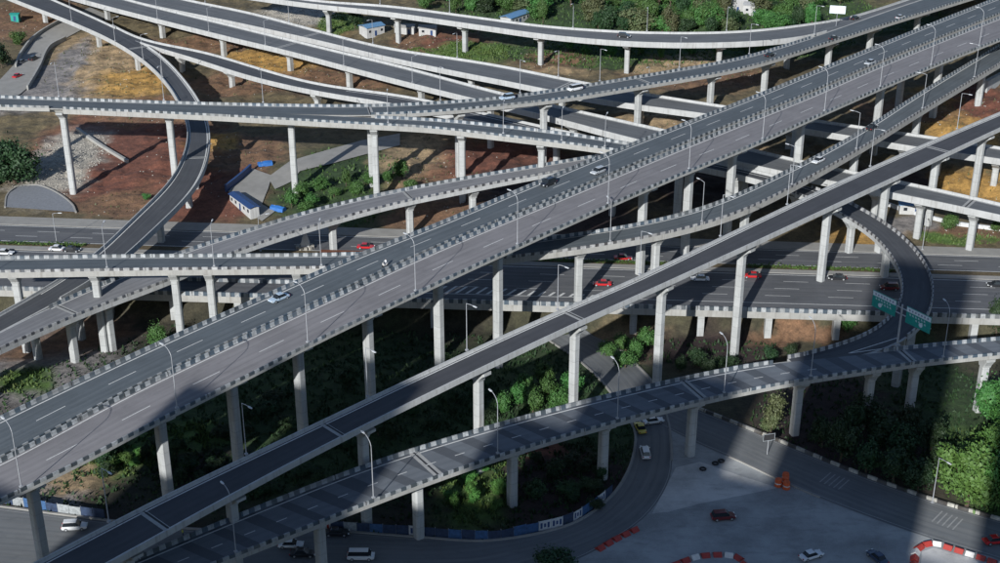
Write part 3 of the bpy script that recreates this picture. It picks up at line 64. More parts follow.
ZONES = [
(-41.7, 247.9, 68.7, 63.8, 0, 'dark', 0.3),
(-117.3, 403.3, 28.7, 41, 0, 'red', 0.25),
(-132.1, 390.5, 11.3, 31.4, 0, 'gravel', 0.25),
(-104, 360.9, 13.3, 9, 0, 'brown', 0.3),
(-82.8, 368.3, 17.1, 22.9, 0, 'red', 0.25),
(-115.7, 437.6, 20, 14.2, 0, 'brown', 0.3),
(-79.3, 398.4, 13.4, 15.9, 0, 'brown', 0.3),
(-88.5, 406.3, 8.5, 7.6, 0, 'ochre', 0.4),
(-143.3, 480.2, 19.1, 43.7, 0, 'tan', 0.3),
(-127.9, 467.7, 14.2, 18.7, 0, 'ochre', 0.35),
(-159.6, 512.4, 12.2, 20.4, 0, 'tan', 0.3),
(-195.4, 560.7, 20.2, 36.8, 0, 'brown', 0.3),
(-164.3, 455.1, 20.9, 18.8, 0, 'grey', 0.3),
(-159.3, 491.4, 6.2, 33.3, 0, 'grey', 0.3),
(-18.4, 494.2, 22, 13, 0, 'grass', 0.4),
(44.5, 499.9, 44.4, 19.5, 0, 'green', 0.3),
(-77.9, 499.2, 22.4, 28.4, 0, 'ochre', 0.35),
(-90.4, 464, 21.2, 13.6, 0, 'brown', 0.3),
(-56, 468.1, 20.9, 19, 0, 'brown', 0.35),
(-114.3, 514.5, 23.2, 11.9, 0, 'brown', 0.3),
(-81.5, 555.5, 16.3, 19.8, 0, 'gravel', 0.35),
(-63.7, 541.5, 8.7, 16.3, 0, 'grass', 0.3),
(-26.6, 515, 15.2, 16.2, 0, 'brown', 0.3),
(-15.3, 517.7, 13, 13.6, 0, 'red', 0.3),
(-45.9, 370.6, 18.6, 31.5, 0, 'green', 0.3),
(-23.7, 385.3, 11.8, 26.6, 0, 'tan', 0.35),
(-11.4, 367.5, 17.1, 17, 0, 'brown', 0.3),
(-19.2, 351, 13.7, 6.6, 0, 'brown', 0.3),
(0, 390.1, 18, 17.6, 0, 'red', 0.35),
(21.9, 492.2, 14.8, 21.8, 0, 'tan', 0.35),
(36.9, 497.3, 21.9, 13.2, 0, 'green', 0.3),
(14.6, 489.7, 10.8, 9.6, 0, 'red', 0.4),
(70, 468.3, 24.3, 18.6, 0, 'brown', 0.35),
(60.4, 475.7, 14.3, 10.3, 0, 'tan', 0.4),
(40.4, 552, 66.8, 44.3, 0, 'green', 0.25),
(103.4, 542.8, 49.5, 50.2, 0, 'green', 0.25),
(103.8, 500.7, 22.6, 14, 0, 'green', 0.3),
(157.3, 535.1, 18.9, 18.8, 0, 'green', 0.35),
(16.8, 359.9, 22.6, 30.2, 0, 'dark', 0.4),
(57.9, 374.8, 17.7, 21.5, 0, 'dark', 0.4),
(47.7, 418.6, 12.5, 12.3, 0, 'tan', 0.4),
(77.7, 389.2, 11.5, 6.7, 0, 'tan', 0.4),
(146.7, 421.3, 16.6, 26.5, 0, 'ochre', 0.3),
(158, 432.4, 11, 22.1, 0, 'red', 0.35),
(134.3, 369.1, 11.1, 12.6, 0, 'ochre', 0.3),
(130.9, 427.6, 15.8, 14, 0, 'brown', 0.4),
(96, 338.9, 10.5, 5.2, 0, 'ochre', 0.35),
(122.4, 338.2, 13.2, 6, 0, 'brown', 0.3),
(109.3, 344.1, 8.1, 6.8, 0, 'grey', 0.4),
(121.5, 335.4, 10.5, 3, 0, 'grass', 0.3),
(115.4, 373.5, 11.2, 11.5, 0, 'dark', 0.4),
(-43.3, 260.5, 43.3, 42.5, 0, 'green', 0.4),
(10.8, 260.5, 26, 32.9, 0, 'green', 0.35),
(-105.9, 280.8, 18.3, 24.5, 0, 'grey', 0.35),
(-110.3, 287.2, 9.3, 8.7, 0, 'brown', 0.4),
(-98.7, 296, 9.6, 8.9, 0, 'brown', 0.4),
(-106.8, 269.5, 6.7, 6.6, 0, 'grass', 0.4),
(-77.6, 235.4, 8.8, 6.3, 0, 'grass', 0.25),
(-61.3, 247.1, 5.4, 4.2, 0, 'grass', 0.3),
(-86.1, 228.8, 9.8, 8.4, 0, 'tan', 0.35),
(-86, 221.9, 7.6, 4.3, 0, 'grey', 0.4),
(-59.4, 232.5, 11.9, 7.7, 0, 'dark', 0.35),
(-65.8, 243.9, 8.2, 5.8, 0, 'grass', 0.5),
(-3.9, 227.1, 7.8, 14.8, 0, 'grass', 0.35),
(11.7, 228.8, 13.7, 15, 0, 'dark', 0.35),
(7.1, 240, 8.1, 4.7, 0, 'red', 0.5),
(33.2, 290.8, 9.5, 7.2, 0, 'tan', 0.45),
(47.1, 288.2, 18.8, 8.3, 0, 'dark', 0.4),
(71.6, 293.2, 11.8, 3.3, 0, 'brown', 0.4),
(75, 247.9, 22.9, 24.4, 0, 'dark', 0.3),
(97, 252, 12.7, 41.7, 0, 'green', 0.3),
(97.1, 232.5, 9.9, 16.2, 0, 'grass', 0.4),
(46, 495.9, 51.7, 17.2, 0, 'green', 0.25),
(-11.2, 502.1, 14.9, 10, 0, 'grass', 0.35),
(21.9, 490.7, 9.6, 11.3, 0, 'brown', 0.4),
(68.2, 482.1, 14.8, 10.1, 0, 'tan', 0.4)]
CARS = [
('hatch', 'silver', 24.01, 317.83, 31.19, 3.94, 'silver hatchback on the dark carriageway of the main viaduct, near its middle'),
('suv', 'black', 11.54, 310.6, 30.78, 3.93, 'black off-road car just behind the silver hatchback on the main viaduct'),
('sedan', 'skyblue', -44.92, 252.88, 27.56, 3.96, 'pale blue sedan low down on the left of the main viaduct'),
('sedan', 'silver', 112.5, 408.28, 33.35, 3.97, 'small silver car high on the right of the main viaduct'),
('sedan', 'black', 104.05, 367.97, 25.95, 0.9, 'dark car on the ramp just below the main viaduct at right'),
('sedan', 'white', 83.88, 343.33, 24.94, 3.96, 'white sedan on the striped ramp right of centre'),
('sedan', 'black', 89.1, 444.11, 25.96, 0.76, 'black car on the far viaduct, lowest of its three dark cars'),
('sedan', 'black', 115.19, 466.69, 25.78, 0.79, 'black car on the far viaduct just past where the curved ramp joins'),
('sedan', 'silver', 146.1, 497.34, 25.59, 0.8, 'silver car at the top of the far viaduct'),
('van', 'white', 22.47, 399.01, 27.88, 3.73, 'white van on the far viaduct at top centre'),
('suv', 'skyblue', 2.04, 386.68, 28.87, 3.63, 'pale blue car following the white van on the far viaduct'),
('suv', 'black', 43.34, 473.17, 24.8, -0.25, 'black car alone on the curved ramp at the top'),
('sedan', 'black', 129.36, 496.02, 25.55, 0.75, 'dark car where the top curved ramp merges at right'),
('sedan', 'white', -127.7, 325.94, 6.02, -0.07, 'white car at the left edge of the highway'),
('sedan', 'white', -114.79, 328.55, 6.02, -0.07, 'white car beside a black one on the highway at far left'),
('sedan', 'black', -110.97, 327.89, 6.02, -0.07, 'black car beside a white one on the highway at far left'),
('sedan', 'red', -34.92, 329.86, 6.02, -0.07, 'red car on the highway beyond the brown median strip'),
('sedan', 'red', 31.47, 322.73, 6.02, -0.07, 'red car under the striped ramp on the highway centre'),
('sedan', 'red', 25.03, 306.84, 6.02, 3.08, 'red car half hidden behind the plain dark ramp'),
('sedan', 'white', 49.47, 309.79, 6.02, 3.08, 'white car on the highway right of the plain dark ramp'),
('sedan', 'red', 62.62, 311.59, 6.02, 3.08, 'red car on the highway beside a tall pier'),
('sedan', 'black', 83.48, 310.39, 6.02, 3.08, 'black car on the highway left of the curved loop ramp'),
('suv', 'maroon', 94.85, 304.51, 6.02, 3.08, 'dark red car passing beneath the curved loop ramp'),
('sedan', 'black', 121.52, 306.25, 6.02, 3.08, 'black car at the right edge of the highway'),
('sedan', 'red', -172.25, 477.81, 9.17, 1.22, 'red car parked on the lane at far left'),
('sedan', 'grey', -176.4, 495.57, 9.34, 1.31, 'grey car parked on the lane beside a dark one'),
('suv', 'black', -173.07, 499.22, 9.47, 1.31, 'black car parked on the left lane nearest the pale wall'),
('suv', 'white', -78.51, 212.24, 0.13, 0.09, 'white car on the shaded road at bottom left'),
('sedan', 'white', -37.83, 206.62, 0.13, 0, 'white car on the bottom road beneath the patched ramp'),
('sedan', 'black', -35.31, 203.9, 0.13, 0, 'black car beside the white car on the bottom road'),
('van', 'white', -24.83, 203, 0.13, 0, 'white minivan at the bottom edge'),
('sedan', 'black', -29.91, 210.35, 0.13, 0, 'black car in shade against the blue hoarding'),
('suv', 'white', 29.25, 237.99, 0.13, 1.61, 'white car driving down the curved loop road'),
('sedan', 'yellow', 29.15, 247.79, 0.13, 1.75, 'yellow taxi at the top of the curved loop road'),
('sedan', 'white', 32.14, 250.65, 0.13, 0.26, 'white car turning beside the yellow taxi'),
('suv', 'maroon', 41.67, 215.47, 0.13, 0.14, 'dark red off-road car on the pale concrete plaza'),
('sedan', 'white', 55.62, 203.3, 0.13, 0.44, 'white sedan at the bottom of the concrete plaza'),
('sedan', 'navy', 67.27, 202.7, 0.13, 2.01, 'dark blue car with pale windscreen at the bottom edge'),
('sedan', 'red', 90.01, 207.85, 0.13, 0.17, 'red car leaving at the right edge of the lower road'),
('suv', 'teal', -15.09, 423.89, 11.23, 0.35, 'teal vehicle glimpsed below the forked far viaduct')]
TREES = [
(-141.7, 377.8, 5.9, 10.6, 16, 'dark', 'large round dark tree beside the gravel slope at left', None),
(-184, 517.5, 9.9, 3.2, 6, 'mid', 'small bushy tree beside the lane at top left', None),
(-181.8, 489.6, 9.1, 4.6, 8, 'dark', 'dark tree cut by the left edge above the lane', None),
(88.2, 219.2, 0, 7.6, 14, 'bright', 'tall sunlit tree at the lower right behind the striped kerb', None),
(-56.4, 528, 13.4, 3.6, 7, 'dark', 'dark tree beside the blue-roofed hut', None),
(117.8, 291.9, -0.9, 4, 9, 'dark', 'dark tree at the right edge between highway and patched ramp', None),
(103, 252, 0, 4.6, 9, 'mid', 'leafy tree at the right edge below the patched ramp', None),
(56.3, 247.1, 0, 3.2, 8, 'pale', 'slim pale tree standing beside the pier at the lower road', None),
(-80.8, 289.5, -2, 3.2, 5.5, 'mid', 'rounded bush in the hollow beside the main viaduct at left', None),
(119.9, 340, 6.4, 2.8, 4.6, 'mid', 'green bush between the pale piers at right', None),
(132.8, 339.2, 6.4, 2.6, 4.2, 'mid', 'green bush at the right edge behind the highway', None),
(82.8, 294.5, -0.6, 3.4, 6, 'mid', 'dark green bush under the merge of loop and patched ramp', None),
(9.7, 198.4, 0, 4.5, 5, 'dark', 'dark bush poking in at the bottom edge', None),
(-99.6, 362.7, 6.7, 1.6, 1.8, 'mid', 'low bright green shrub on the red soil beside the curved ramp', None),
(68, 235.4, 0, 4.1, 8.1, 'dark', 'dark tree in the shaded thicket behind the striped kerb, second from left', 'thicket behind the striped kerb'),
(72.1, 231, 0, 3.7, 7.5, 'dark', 'dark tree in the shaded thicket behind the striped kerb, fourth from left', 'thicket behind the striped kerb'),
(76.5, 227.4, 0, 4.6, 8.7, 'dark', 'dark tree in the shaded thicket behind the striped kerb, seventh from left', 'thicket behind the striped kerb'),
(80.6, 224.6, 0, 3.4, 6.6, 'dark', 'dark tree in the shaded thicket behind the striped kerb, tenth from left', 'thicket behind the striped kerb'),
(85.9, 229.6, 0, 3.3, 7.3, 'dark', 'dark tree in the shaded thicket behind the striped kerb, twelfth from left', 'thicket behind the striped kerb'),
(72.2, 244.7, 0, 3.2, 7.4, 'dark', 'dark tree in the shaded thicket behind the striped kerb, third from left', 'thicket behind the striped kerb'),
(77.4, 240.8, 0, 4.2, 6.8, 'dark', 'dark tree in the shaded thicket behind the striped kerb, sixth from left', 'thicket behind the striped kerb'),
(81, 235.4, 0, 4.3, 7.8, 'dark', 'dark tree in the shaded thicket behind the striped kerb, eighth from left', 'thicket behind the striped kerb'),
(65.5, 240.8, 0, 3.2, 7.7, 'dark', 'dark tree in the shaded thicket behind the striped kerb, first from left', 'thicket behind the striped kerb'),
(86.8, 238.1, 0, 3.6, 7.2, 'dark', 'dark tree in the shaded thicket behind the striped kerb, eleventh from left', 'thicket behind the striped kerb'),
(83.3, 243.9, 0, 3.7, 8.1, 'dark', 'dark tree in the shaded thicket behind the striped kerb, ninth from left', 'thicket behind the striped kerb'),
(76.8, 248.7, 0, 3.9, 6.5, 'dark', 'dark tree in the shaded thicket behind the striped kerb, fifth from left', 'thicket behind the striped kerb'),
(92.1, 220.2, 0, 5.6, 10.5, 'bright', 'bright leafy tree on the bank at the right edge, first from left', 'bright trees at the right edge'),
(94.6, 216.8, 0, 6, 11, 'bright', 'bright leafy tree on the bank at the right edge, fourth from left', 'bright trees at the right edge'),
(97.5, 232.5, 0, 5.5, 10, 'bright', 'bright leafy tree on the bank at the right edge, second from left', 'bright trees at the right edge'),
(99.8, 228.8, 0, 6, 11, 'bright', 'bright leafy tree on the bank at the right edge, fifth from left', 'bright trees at the right edge'),
(103.6, 243.9, 0, 5, 9.5, 'bright', 'bright leafy tree on the bank at the right edge, third from left', 'bright trees at the right edge'),
(-76.2, 234.7, 0, 1.5, 1.7, 'bright', 'bright green shrub in the lower left sunlit patch, ninth from left', 'shrubs in the lower left sunlit patch'),
(-77.3, 233.6, 0, 2.3, 2.3, 'bright', 'bright green shrub in the lower left sunlit patch, fifth from left', 'shrubs in the lower left sunlit patch'),
(-72.7, 233.9, 0, 1.6, 1.5, 'bright', 'bright green shrub in the lower left sunlit patch, thirteenth from left', 'shrubs in the lower left sunlit patch'),
(-75.5, 235.8, 0, 1.6, 1.7, 'bright', 'bright green shrub in the lower left sunlit patch, tenth from left', 'shrubs in the lower left sunlit patch'),
(-77.8, 236.2, 0, 1.5, 1.8, 'bright', 'bright green shrub in the lower left sunlit patch, sixth from left', 'shrubs in the lower left sunlit patch'),
(-76.8, 233.9, 0, 1.8, 1.8, 'bright', 'bright green shrub in the lower left sunlit patch, seventh from left', 'shrubs in the lower left sunlit patch'),
(-79.3, 236.6, 0, 1.4, 1.7, 'bright', 'bright green shrub in the lower left sunlit patch, second from left', 'shrubs in the lower left sunlit patch'),
(-77.5, 238.8, 0, 1.7, 1.9, 'bright', 'bright green shrub in the lower left sunlit patch, eighth from left', 'shrubs in the lower left sunlit patch'),
(-74.6, 234.7, 0, 2, 2.4, 'bright', 'bright green shrub in the lower left sunlit patch, eleventh from left', 'shrubs in the lower left sunlit patch'),
(-77.9, 235.1, 0, 1.6, 2.2, 'bright', 'bright green shrub in the lower left sunlit patch, fourth from left', 'shrubs in the lower left sunlit patch'),
(-78.7, 236.6, 0, 1.3, 1.7, 'bright', 'bright green shrub in the lower left sunlit patch, third from left', 'shrubs in the lower left sunlit patch'),
(-72.8, 237.7, 0, 2, 2.3, 'bright', 'bright green shrub in the lower left sunlit patch, fourteenth from left', 'shrubs in the lower left sunlit patch'),
(-74.8, 236.2, 0, 1.9, 1.5, 'bright', 'bright green shrub in the lower left sunlit patch, twelfth from left', 'shrubs in the lower left sunlit patch'),
(-81.7, 238.1, 0, 1.4, 1.5, 'bright', 'bright green shrub in the lower left sunlit patch, first from left', 'shrubs in the lower left sunlit patch'),
(0.6, 255.3, 0, 2.4, 5.2, 'mid', 'leafy tree between the plain dark ramp and patched ramp, first from left', 'trees between the two lower ramps'),
(3.9, 258.3, 0, 2.4, 6.1, 'mid', 'leafy tree between the plain dark ramp and patched ramp, second from left', 'trees between the two lower ramps'),
(7, 255.3, 0, 3, 5.2, 'mid', 'leafy tree between the plain dark ramp and patched ramp, fourth from left', 'trees between the two lower ramps'),
(10.4, 260.5, 0, 3, 4.6, 'mid', 'leafy tree between the plain dark ramp and patched ramp, sixth from left', 'trees between the two lower ramps'),
(12.8, 255.3, 0, 3.3, 5.8, 'mid', 'leafy tree between the plain dark ramp and patched ramp, seventh from left', 'trees between the two lower ramps'),
(15.6, 261.4, 0, 3.1, 5.1, 'mid', 'leafy tree between the plain dark ramp and patched ramp, eighth from left', 'trees between the two lower ramps'),
(5.4, 262.3, 0, 3.2, 5.6, 'mid', 'leafy tree between the plain dark ramp and patched ramp, third from left', 'trees between the two lower ramps'),
(9.5, 266, -0.1, 3, 6, 'mid', 'leafy tree between the plain dark ramp and patched ramp, fifth from left', 'trees between the two lower ramps'),
(24.8, 285.1, -2.2, 2.8, 4.2, 'mid', 'bush in front of the highway between two tall piers, first from left', 'bushes in front of the highway'),
(28.3, 288.2, -2.2, 2.7, 3.9, 'mid', 'bush in front of the highway between two tall piers, second from left', 'bushes in front of the highway'),
(31.1, 282.9, -2.1, 2.2, 5, 'mid', 'bush in front of the highway between two tall piers, fourth from left', 'bushes in front of the highway'),
(34.4, 288.2, -2.2, 3, 5.4, 'mid', 'bush in front of the highway between two tall piers, fifth from left', 'bushes in front of the highway'),
(28.6, 278.1, -1.6, 3.1, 4.6, 'mid', 'bush in front of the highway between two tall piers, third from left', 'bushes in front of the highway'),
(40.9, 275.8, -1.4, 1.9, 4, 'dark', 'dark bush in the hollow under the patched ramp, first from left', 'bushes in the hollow'),
(45.3, 279.6, -1.9, 3, 4.6, 'dark', 'dark bush in the hollow under the patched ramp, second from left', 'bushes in the hollow'),
(48.9, 276, -1.5, 2.4, 3.9, 'dark', 'dark bush in the hollow under the patched ramp, fourth from left', 'bushes in the hollow'),
(52.2, 278.5, -1.8, 2.1, 3.4, 'dark', 'dark bush in the hollow under the patched ramp, fifth from left', 'bushes in the hollow'),
(46.5, 271, -0.8, 1.9, 4.8, 'dark', 'dark bush in the hollow under the patched ramp, third from left', 'bushes in the hollow'),
(62.5, 282.1, -2.1, 2.6, 3.3, 'dark', 'dark bush in the hollow under the patched ramp, sixth from left', 'bushes in the hollow'),
(67.5, 284.2, -2.2, 2.3, 3.1, 'dark', 'dark bush in the hollow under the patched ramp, seventh from left', 'bushes in the hollow'),
(-57.9, 357, 6.6, 2.3, 4.5, 'mid', 'bush on the green slope beside the tall forked pier, first from left', 'bushes on the slope'),
(-56.1, 364.4, 6.7, 3, 4, 'mid', 'bush on the green slope beside the tall forked pier, second from left', 'bushes on the slope'),
(-52.2, 356.5, 7.3, 2.4, 4.3, 'mid', 'bush on the green slope beside the tall forked pier, fourth from left', 'bushes on the slope'),
(-50.7, 367.5, 7.9, 3.4, 3.9, 'mid', 'bush on the green slope beside the tall forked pier, fifth from left', 'bushes on the slope'),
(-46.8, 363.2, 7.4, 2.1, 3.1, 'mid', 'bush on the green slope beside the tall forked pier, sixth from left', 'bushes on the slope'),
(-44.2, 371.1, 7.8, 2.1, 4.9, 'mid', 'bush on the green slope beside the tall forked pier, seventh from left', 'bushes on the slope'),
(-40.5, 364.5, 7.9, 2.8, 4.7, 'mid', 'bush on the green slope beside the tall forked pier, eighth from left', 'bushes on the slope'),
(-31.9, 371.5, 8.8, 2.3, 3.5, 'mid', 'bush on the green slope beside the tall forked pier, tenth from left', 'bushes on the slope'),
(-28.3, 374.4, 9, 3, 4.8, 'mid', 'bush on the green slope beside the tall forked pier, eleventh from left', 'bushes on the slope'),
(-25.6, 367.6, 7.9, 2.5, 3.1, 'mid', 'bush on the green slope beside the tall forked pier, twelfth from left', 'bushes on the slope'),
(-36.6, 369.3, 8.4, 3.3, 3.6, 'mid', 'bush on the green slope beside the tall forked pier, ninth from left', 'bushes on the slope'),
(-53.6, 354.1, 6.5, 3.1, 3.3, 'mid', 'bush on the green slope beside the tall forked pier, third from left', 'bushes on the slope'),
(-24.1, 232.1, 0, 2.5, 2.9, 'dark', 'low dark shrub in the shaded hollow below the viaducts', 'shrubs in the shaded hollow'),
(-11.2, 277.4, -1.2, 2.7, 3.9, 'dark', 'low dark shrub in the shaded hollow below the viaducts', 'shrubs in the shaded hollow'),
(-2.4, 260.5, 0, 1.7, 2.6, 'dark', 'low dark shrub in the shaded hollow below the viaducts', 'shrubs in the shaded hollow'),
(-13.3, 225.3, 0, 2.4, 3.2, 'dark', 'low dark shrub in the shaded hollow below the viaducts', 'shrubs in the shaded hollow'),
(-56.5, 232.5, 0, 2.7, 2.2, 'dark', 'low dark shrub in the shaded hollow below the viaducts', 'shrubs in the shaded hollow'),
(-62.2, 232.5, 0, 2.7, 2.8, 'dark', 'low dark shrub in the shaded hollow below the viaducts', 'shrubs in the shaded hollow'),
(-13.6, 249.9, 0, 2.6, 2.6, 'dark', 'low dark shrub in the shaded hollow below the viaducts', 'shrubs in the shaded hollow'),
(-2.8, 236.9, 0, 1.9, 4.3, 'dark', 'low dark shrub in the shaded hollow below the viaducts', 'shrubs in the shaded hollow'),
(-23.7, 232.1, 0, 1.5, 2.1, 'dark', 'low dark shrub in the shaded hollow below the viaducts', 'shrubs in the shaded hollow'),
(-22.6, 264.5, 0, 2.2, 2.4, 'dark', 'low dark shrub in the shaded hollow below the viaducts', 'shrubs in the shaded hollow'),
(-1.9, 252, 0, 2.6, 2.2, 'dark', 'low dark shrub in the shaded hollow below the viaducts', 'shrubs in the shaded hollow'),
(-9.8, 255.3, 0, 1.5, 2.2, 'dark', 'low dark shrub in the shaded hollow below the viaducts', 'shrubs in the shaded hollow'),
(-41.8, 247.1, 0, 2.3, 2.9, 'dark', 'low dark shrub in the shaded hollow below the viaducts', 'shrubs in the shaded hollow'),
(-57.8, 234.3, 0, 1.6, 2.5, 'dark', 'low dark shrub in the shaded hollow below the viaducts', 'shrubs in the shaded hollow'),
(-25.5, 234.7, 0, 2.3, 3.7, 'dark', 'low dark shrub in the shaded hollow below the viaducts', 'shrubs in the shaded hollow'),
(-48.5, 260.1, 0, 2.3, 2.3, 'dark', 'low dark shrub in the shaded hollow below the viaducts', 'shrubs in the shaded hollow'),
(-61.4, 233.6, 0, 1.8, 3, 'dark', 'low dark shrub in the shaded hollow below the viaducts', 'shrubs in the shaded hollow'),
(-5.7, 266.9, -0.1, 1.6, 3.7, 'dark', 'low dark shrub in the shaded hollow below the viaducts', 'shrubs in the shaded hollow'),
(-35.7, 245.1, 0, 1.5, 3, 'dark', 'low dark shrub in the shaded hollow below the viaducts', 'shrubs in the shaded hollow'),
(-54.3, 224.3, 0, 2.9, 3.2, 'dark', 'low dark shrub in the shaded hollow below the viaducts', 'shrubs in the shaded hollow'),
(-21.8, 243.9, 0, 2.1, 4.1, 'dark', 'low dark shrub in the shaded hollow below the viaducts', 'shrubs in the shaded hollow'),
(-65.6, 232.8, 0, 1.5, 4.1, 'dark', 'low dark shrub in the shaded hollow below the viaducts', 'shrubs in the shaded hollow'),
(-27.7, 255.3, 0, 2.4, 3.1, 'dark', 'low dark shrub in the shaded hollow below the viaducts', 'shrubs in the shaded hollow'),
(-38.7, 230.3, 0, 2.8, 2.5, 'dark', 'low dark shrub in the shaded hollow below the viaducts', 'shrubs in the shaded hollow'),
(-58.4, 228.5, 0, 1.9, 2.1, 'dark', 'low dark shrub in the shaded hollow below the viaducts', 'shrubs in the shaded hollow'),
(-24.5, 257.5, 0, 2.5, 3.1, 'dark', 'low dark shrub in the shaded hollow below the viaducts', 'shrubs in the shaded hollow'),
(-42.9, 257, 0, 1.8, 4.2, 'dark', 'low dark shrub in the shaded hollow below the viaducts', 'shrubs in the shaded hollow'),
(-26.4, 235.1, 0, 2.7, 2.6, 'dark', 'low dark shrub in the shaded hollow below the viaducts', 'shrubs in the shaded hollow'),
(-6.3, 231, 0, 2.2, 3.4, 'dark', 'low dark shrub in the shaded hollow below the viaducts', 'shrubs in the shaded hollow'),
(-71.1, 236.6, 0, 1.7, 3.3, 'dark', 'low dark shrub in the shaded hollow below the viaducts', 'shrubs in the shaded hollow'),
(-33, 252.4, 0, 2.4, 3.9, 'dark', 'low dark shrub in the shaded hollow below the viaducts', 'shrubs in the shaded hollow'),
(-1.6, 283.8, -2, 2.3, 3.4, 'dark', 'low dark shrub in the shaded hollow below the viaducts', 'shrubs in the shaded hollow'),
(-29.3, 249.5, 0, 2.2, 4.1, 'dark', 'low dark shrub in the shaded hollow below the viaducts', 'shrubs in the shaded hollow'),
(-45.9, 249.9, 0, 2.4, 2.2, 'dark', 'low dark shrub in the shaded hollow below the viaducts', 'shrubs in the shaded hollow'),
(-40.4, 247.5, 0, 2.6, 3.2, 'dark', 'low dark shrub in the shaded hollow below the viaducts', 'shrubs in the shaded hollow'),
(-9.3, 258.8, 0, 2.5, 3.3, 'dark', 'low dark shrub in the shaded hollow below the viaducts', 'shrubs in the shaded hollow'),
(-33.1, 266.8, -0, 2.8, 3.8, 'dark', 'low dark shrub in the shaded hollow below the viaducts', 'shrubs in the shaded hollow'),
(-0.5, 287.2, -2.2, 1.9, 3.8, 'dark', 'low dark shrub in the shaded hollow below the viaducts', 'shrubs in the shaded hollow'),
(-77.3, 237.3, 0, 2.3, 3.8, 'dark', 'low dark shrub in the shaded hollow below the viaducts', 'shrubs in the shaded hollow'),
(-35, 226.7, 0, 1.9, 3.4, 'dark', 'low dark shrub in the shaded hollow below the viaducts', 'shrubs in the shaded hollow'),
(-44.8, 224.6, 0, 2.8, 2.3, 'dark', 'low dark shrub in the shaded hollow below the viaducts', 'shrubs in the shaded hollow'),
(-65.3, 238.4, 0, 2.2, 3.3, 'dark', 'low dark shrub in the shaded hollow below the viaducts', 'shrubs in the shaded hollow'),
(-46.7, 223.6, 0, 2.6, 3.4, 'dark', 'low dark shrub in the shaded hollow below the viaducts', 'shrubs in the shaded hollow'),
(-62.6, 227.8, 0, 2, 3.5, 'dark', 'low dark shrub in the shaded hollow below the viaducts', 'shrubs in the shaded hollow'),
(-80, 242.3, 0, 1.7, 3.4, 'dark', 'low dark shrub in the shaded hollow below the viaducts', 'shrubs in the shaded hollow'),
(-30.9, 240, 0, 1.8, 2.7, 'dark', 'low dark shrub in the shaded hollow below the viaducts', 'shrubs in the shaded hollow'),
(-21.1, 259.2, 0, 1.6, 4.2, 'dark', 'low dark shrub in the shaded hollow below the viaducts', 'shrubs in the shaded hollow'),
(-77.5, 229.6, 0, 1.8, 2.9, 'dark', 'low dark shrub in the shaded hollow below the viaducts', 'shrubs in the shaded hollow'),
(-1.9, 255.8, 0, 2.5, 3, 'dark', 'low dark shrub in the shaded hollow below the viaducts', 'shrubs in the shaded hollow'),
(-7.1, 238.8, 0, 2.1, 2.2, 'dark', 'low dark shrub in the shaded hollow below the viaducts', 'shrubs in the shaded hollow'),
(-53.9, 252.4, 0, 1.8, 3.3, 'dark', 'low dark shrub in the shaded hollow below the viaducts', 'shrubs in the shaded hollow'),
(-38.6, 241.5, 0, 2.5, 3.8, 'dark', 'low dark shrub in the shaded hollow below the viaducts', 'shrubs in the shaded hollow'),
(-49, 254.9, 0, 2.7, 2.9, 'dark', 'low dark shrub in the shaded hollow below the viaducts', 'shrubs in the shaded hollow'),
(-20.2, 223.9, 0, 2.8, 3.3, 'dark', 'low dark shrub in the shaded hollow below the viaducts', 'shrubs in the shaded hollow'),
(-57.3, 244.7, 0, 2.4, 3.3, 'dark', 'low dark shrub in the shaded hollow below the viaducts', 'shrubs in the shaded hollow'),
(-56, 254.9, 0, 1.5, 2.7, 'dark', 'low dark shrub in the shaded hollow below the viaducts', 'shrubs in the shaded hollow'),
(-69.9, 241.9, 0, 2.8, 2.4, 'dark', 'low dark shrub in the shaded hollow below the viaducts', 'shrubs in the shaded hollow'),
(-78.4, 237.7, 0, 1.9, 3.2, 'dark', 'low dark shrub in the shaded hollow below the viaducts', 'shrubs in the shaded hollow'),
(-25.2, 245.5, 0, 2.7, 4.3, 'dark', 'low dark shrub in the shaded hollow below the viaducts', 'shrubs in the shaded hollow'),
(-52.8, 244.7, 0, 2.1, 3.2, 'dark', 'low dark shrub in the shaded hollow below the viaducts', 'shrubs in the shaded hollow'),
(-46.9, 224.6, 0, 2.3, 2.3, 'dark', 'low dark shrub in the shaded hollow below the viaducts', 'shrubs in the shaded hollow'),
(-23.4, 225.3, 0, 2.7, 3.3, 'dark', 'low dark shrub in the shaded hollow below the viaducts', 'shrubs in the shaded hollow'),
(-78.4, 233.9, 0, 2.8, 3.8, 'dark', 'low dark shrub in the shaded hollow below the viaducts', 'shrubs in the shaded hollow'),
(-49.3, 259.6, 0, 2.5, 2.3, 'dark', 'low dark shrub in the shaded hollow below the viaducts', 'shrubs in the shaded hollow'),
(-18.1, 252, 0, 1.5, 4, 'dark', 'low dark shrub in the shaded hollow below the viaducts', 'shrubs in the shaded hollow'),
(-65.1, 231, 0, 1.7, 3.9, 'dark', 'low dark shrub in the shaded hollow below the viaducts', 'shrubs in the shaded hollow'),
(-4.9, 220.5, 0, 1.7, 3.1, 'bright', 'bright shrub on the sunlit strip below the patched ramp, sixth from left', 'shrubs on the sunlit strip'),
(-5.6, 223.2, 0, 1.4, 3.1, 'bright', 'bright shrub on the sunlit strip below the patched ramp, fifth from left', 'shrubs on the sunlit strip'),
(-0.8, 224.3, 0, 1.5, 2.3, 'bright', 'bright shrub on the sunlit strip below the patched ramp, ninth from left', 'shrubs on the sunlit strip'),
(-3.4, 232.1, 0, 1.7, 2.2, 'bright', 'bright shrub on the sunlit strip below the patched ramp, seventh from left', 'shrubs on the sunlit strip'),
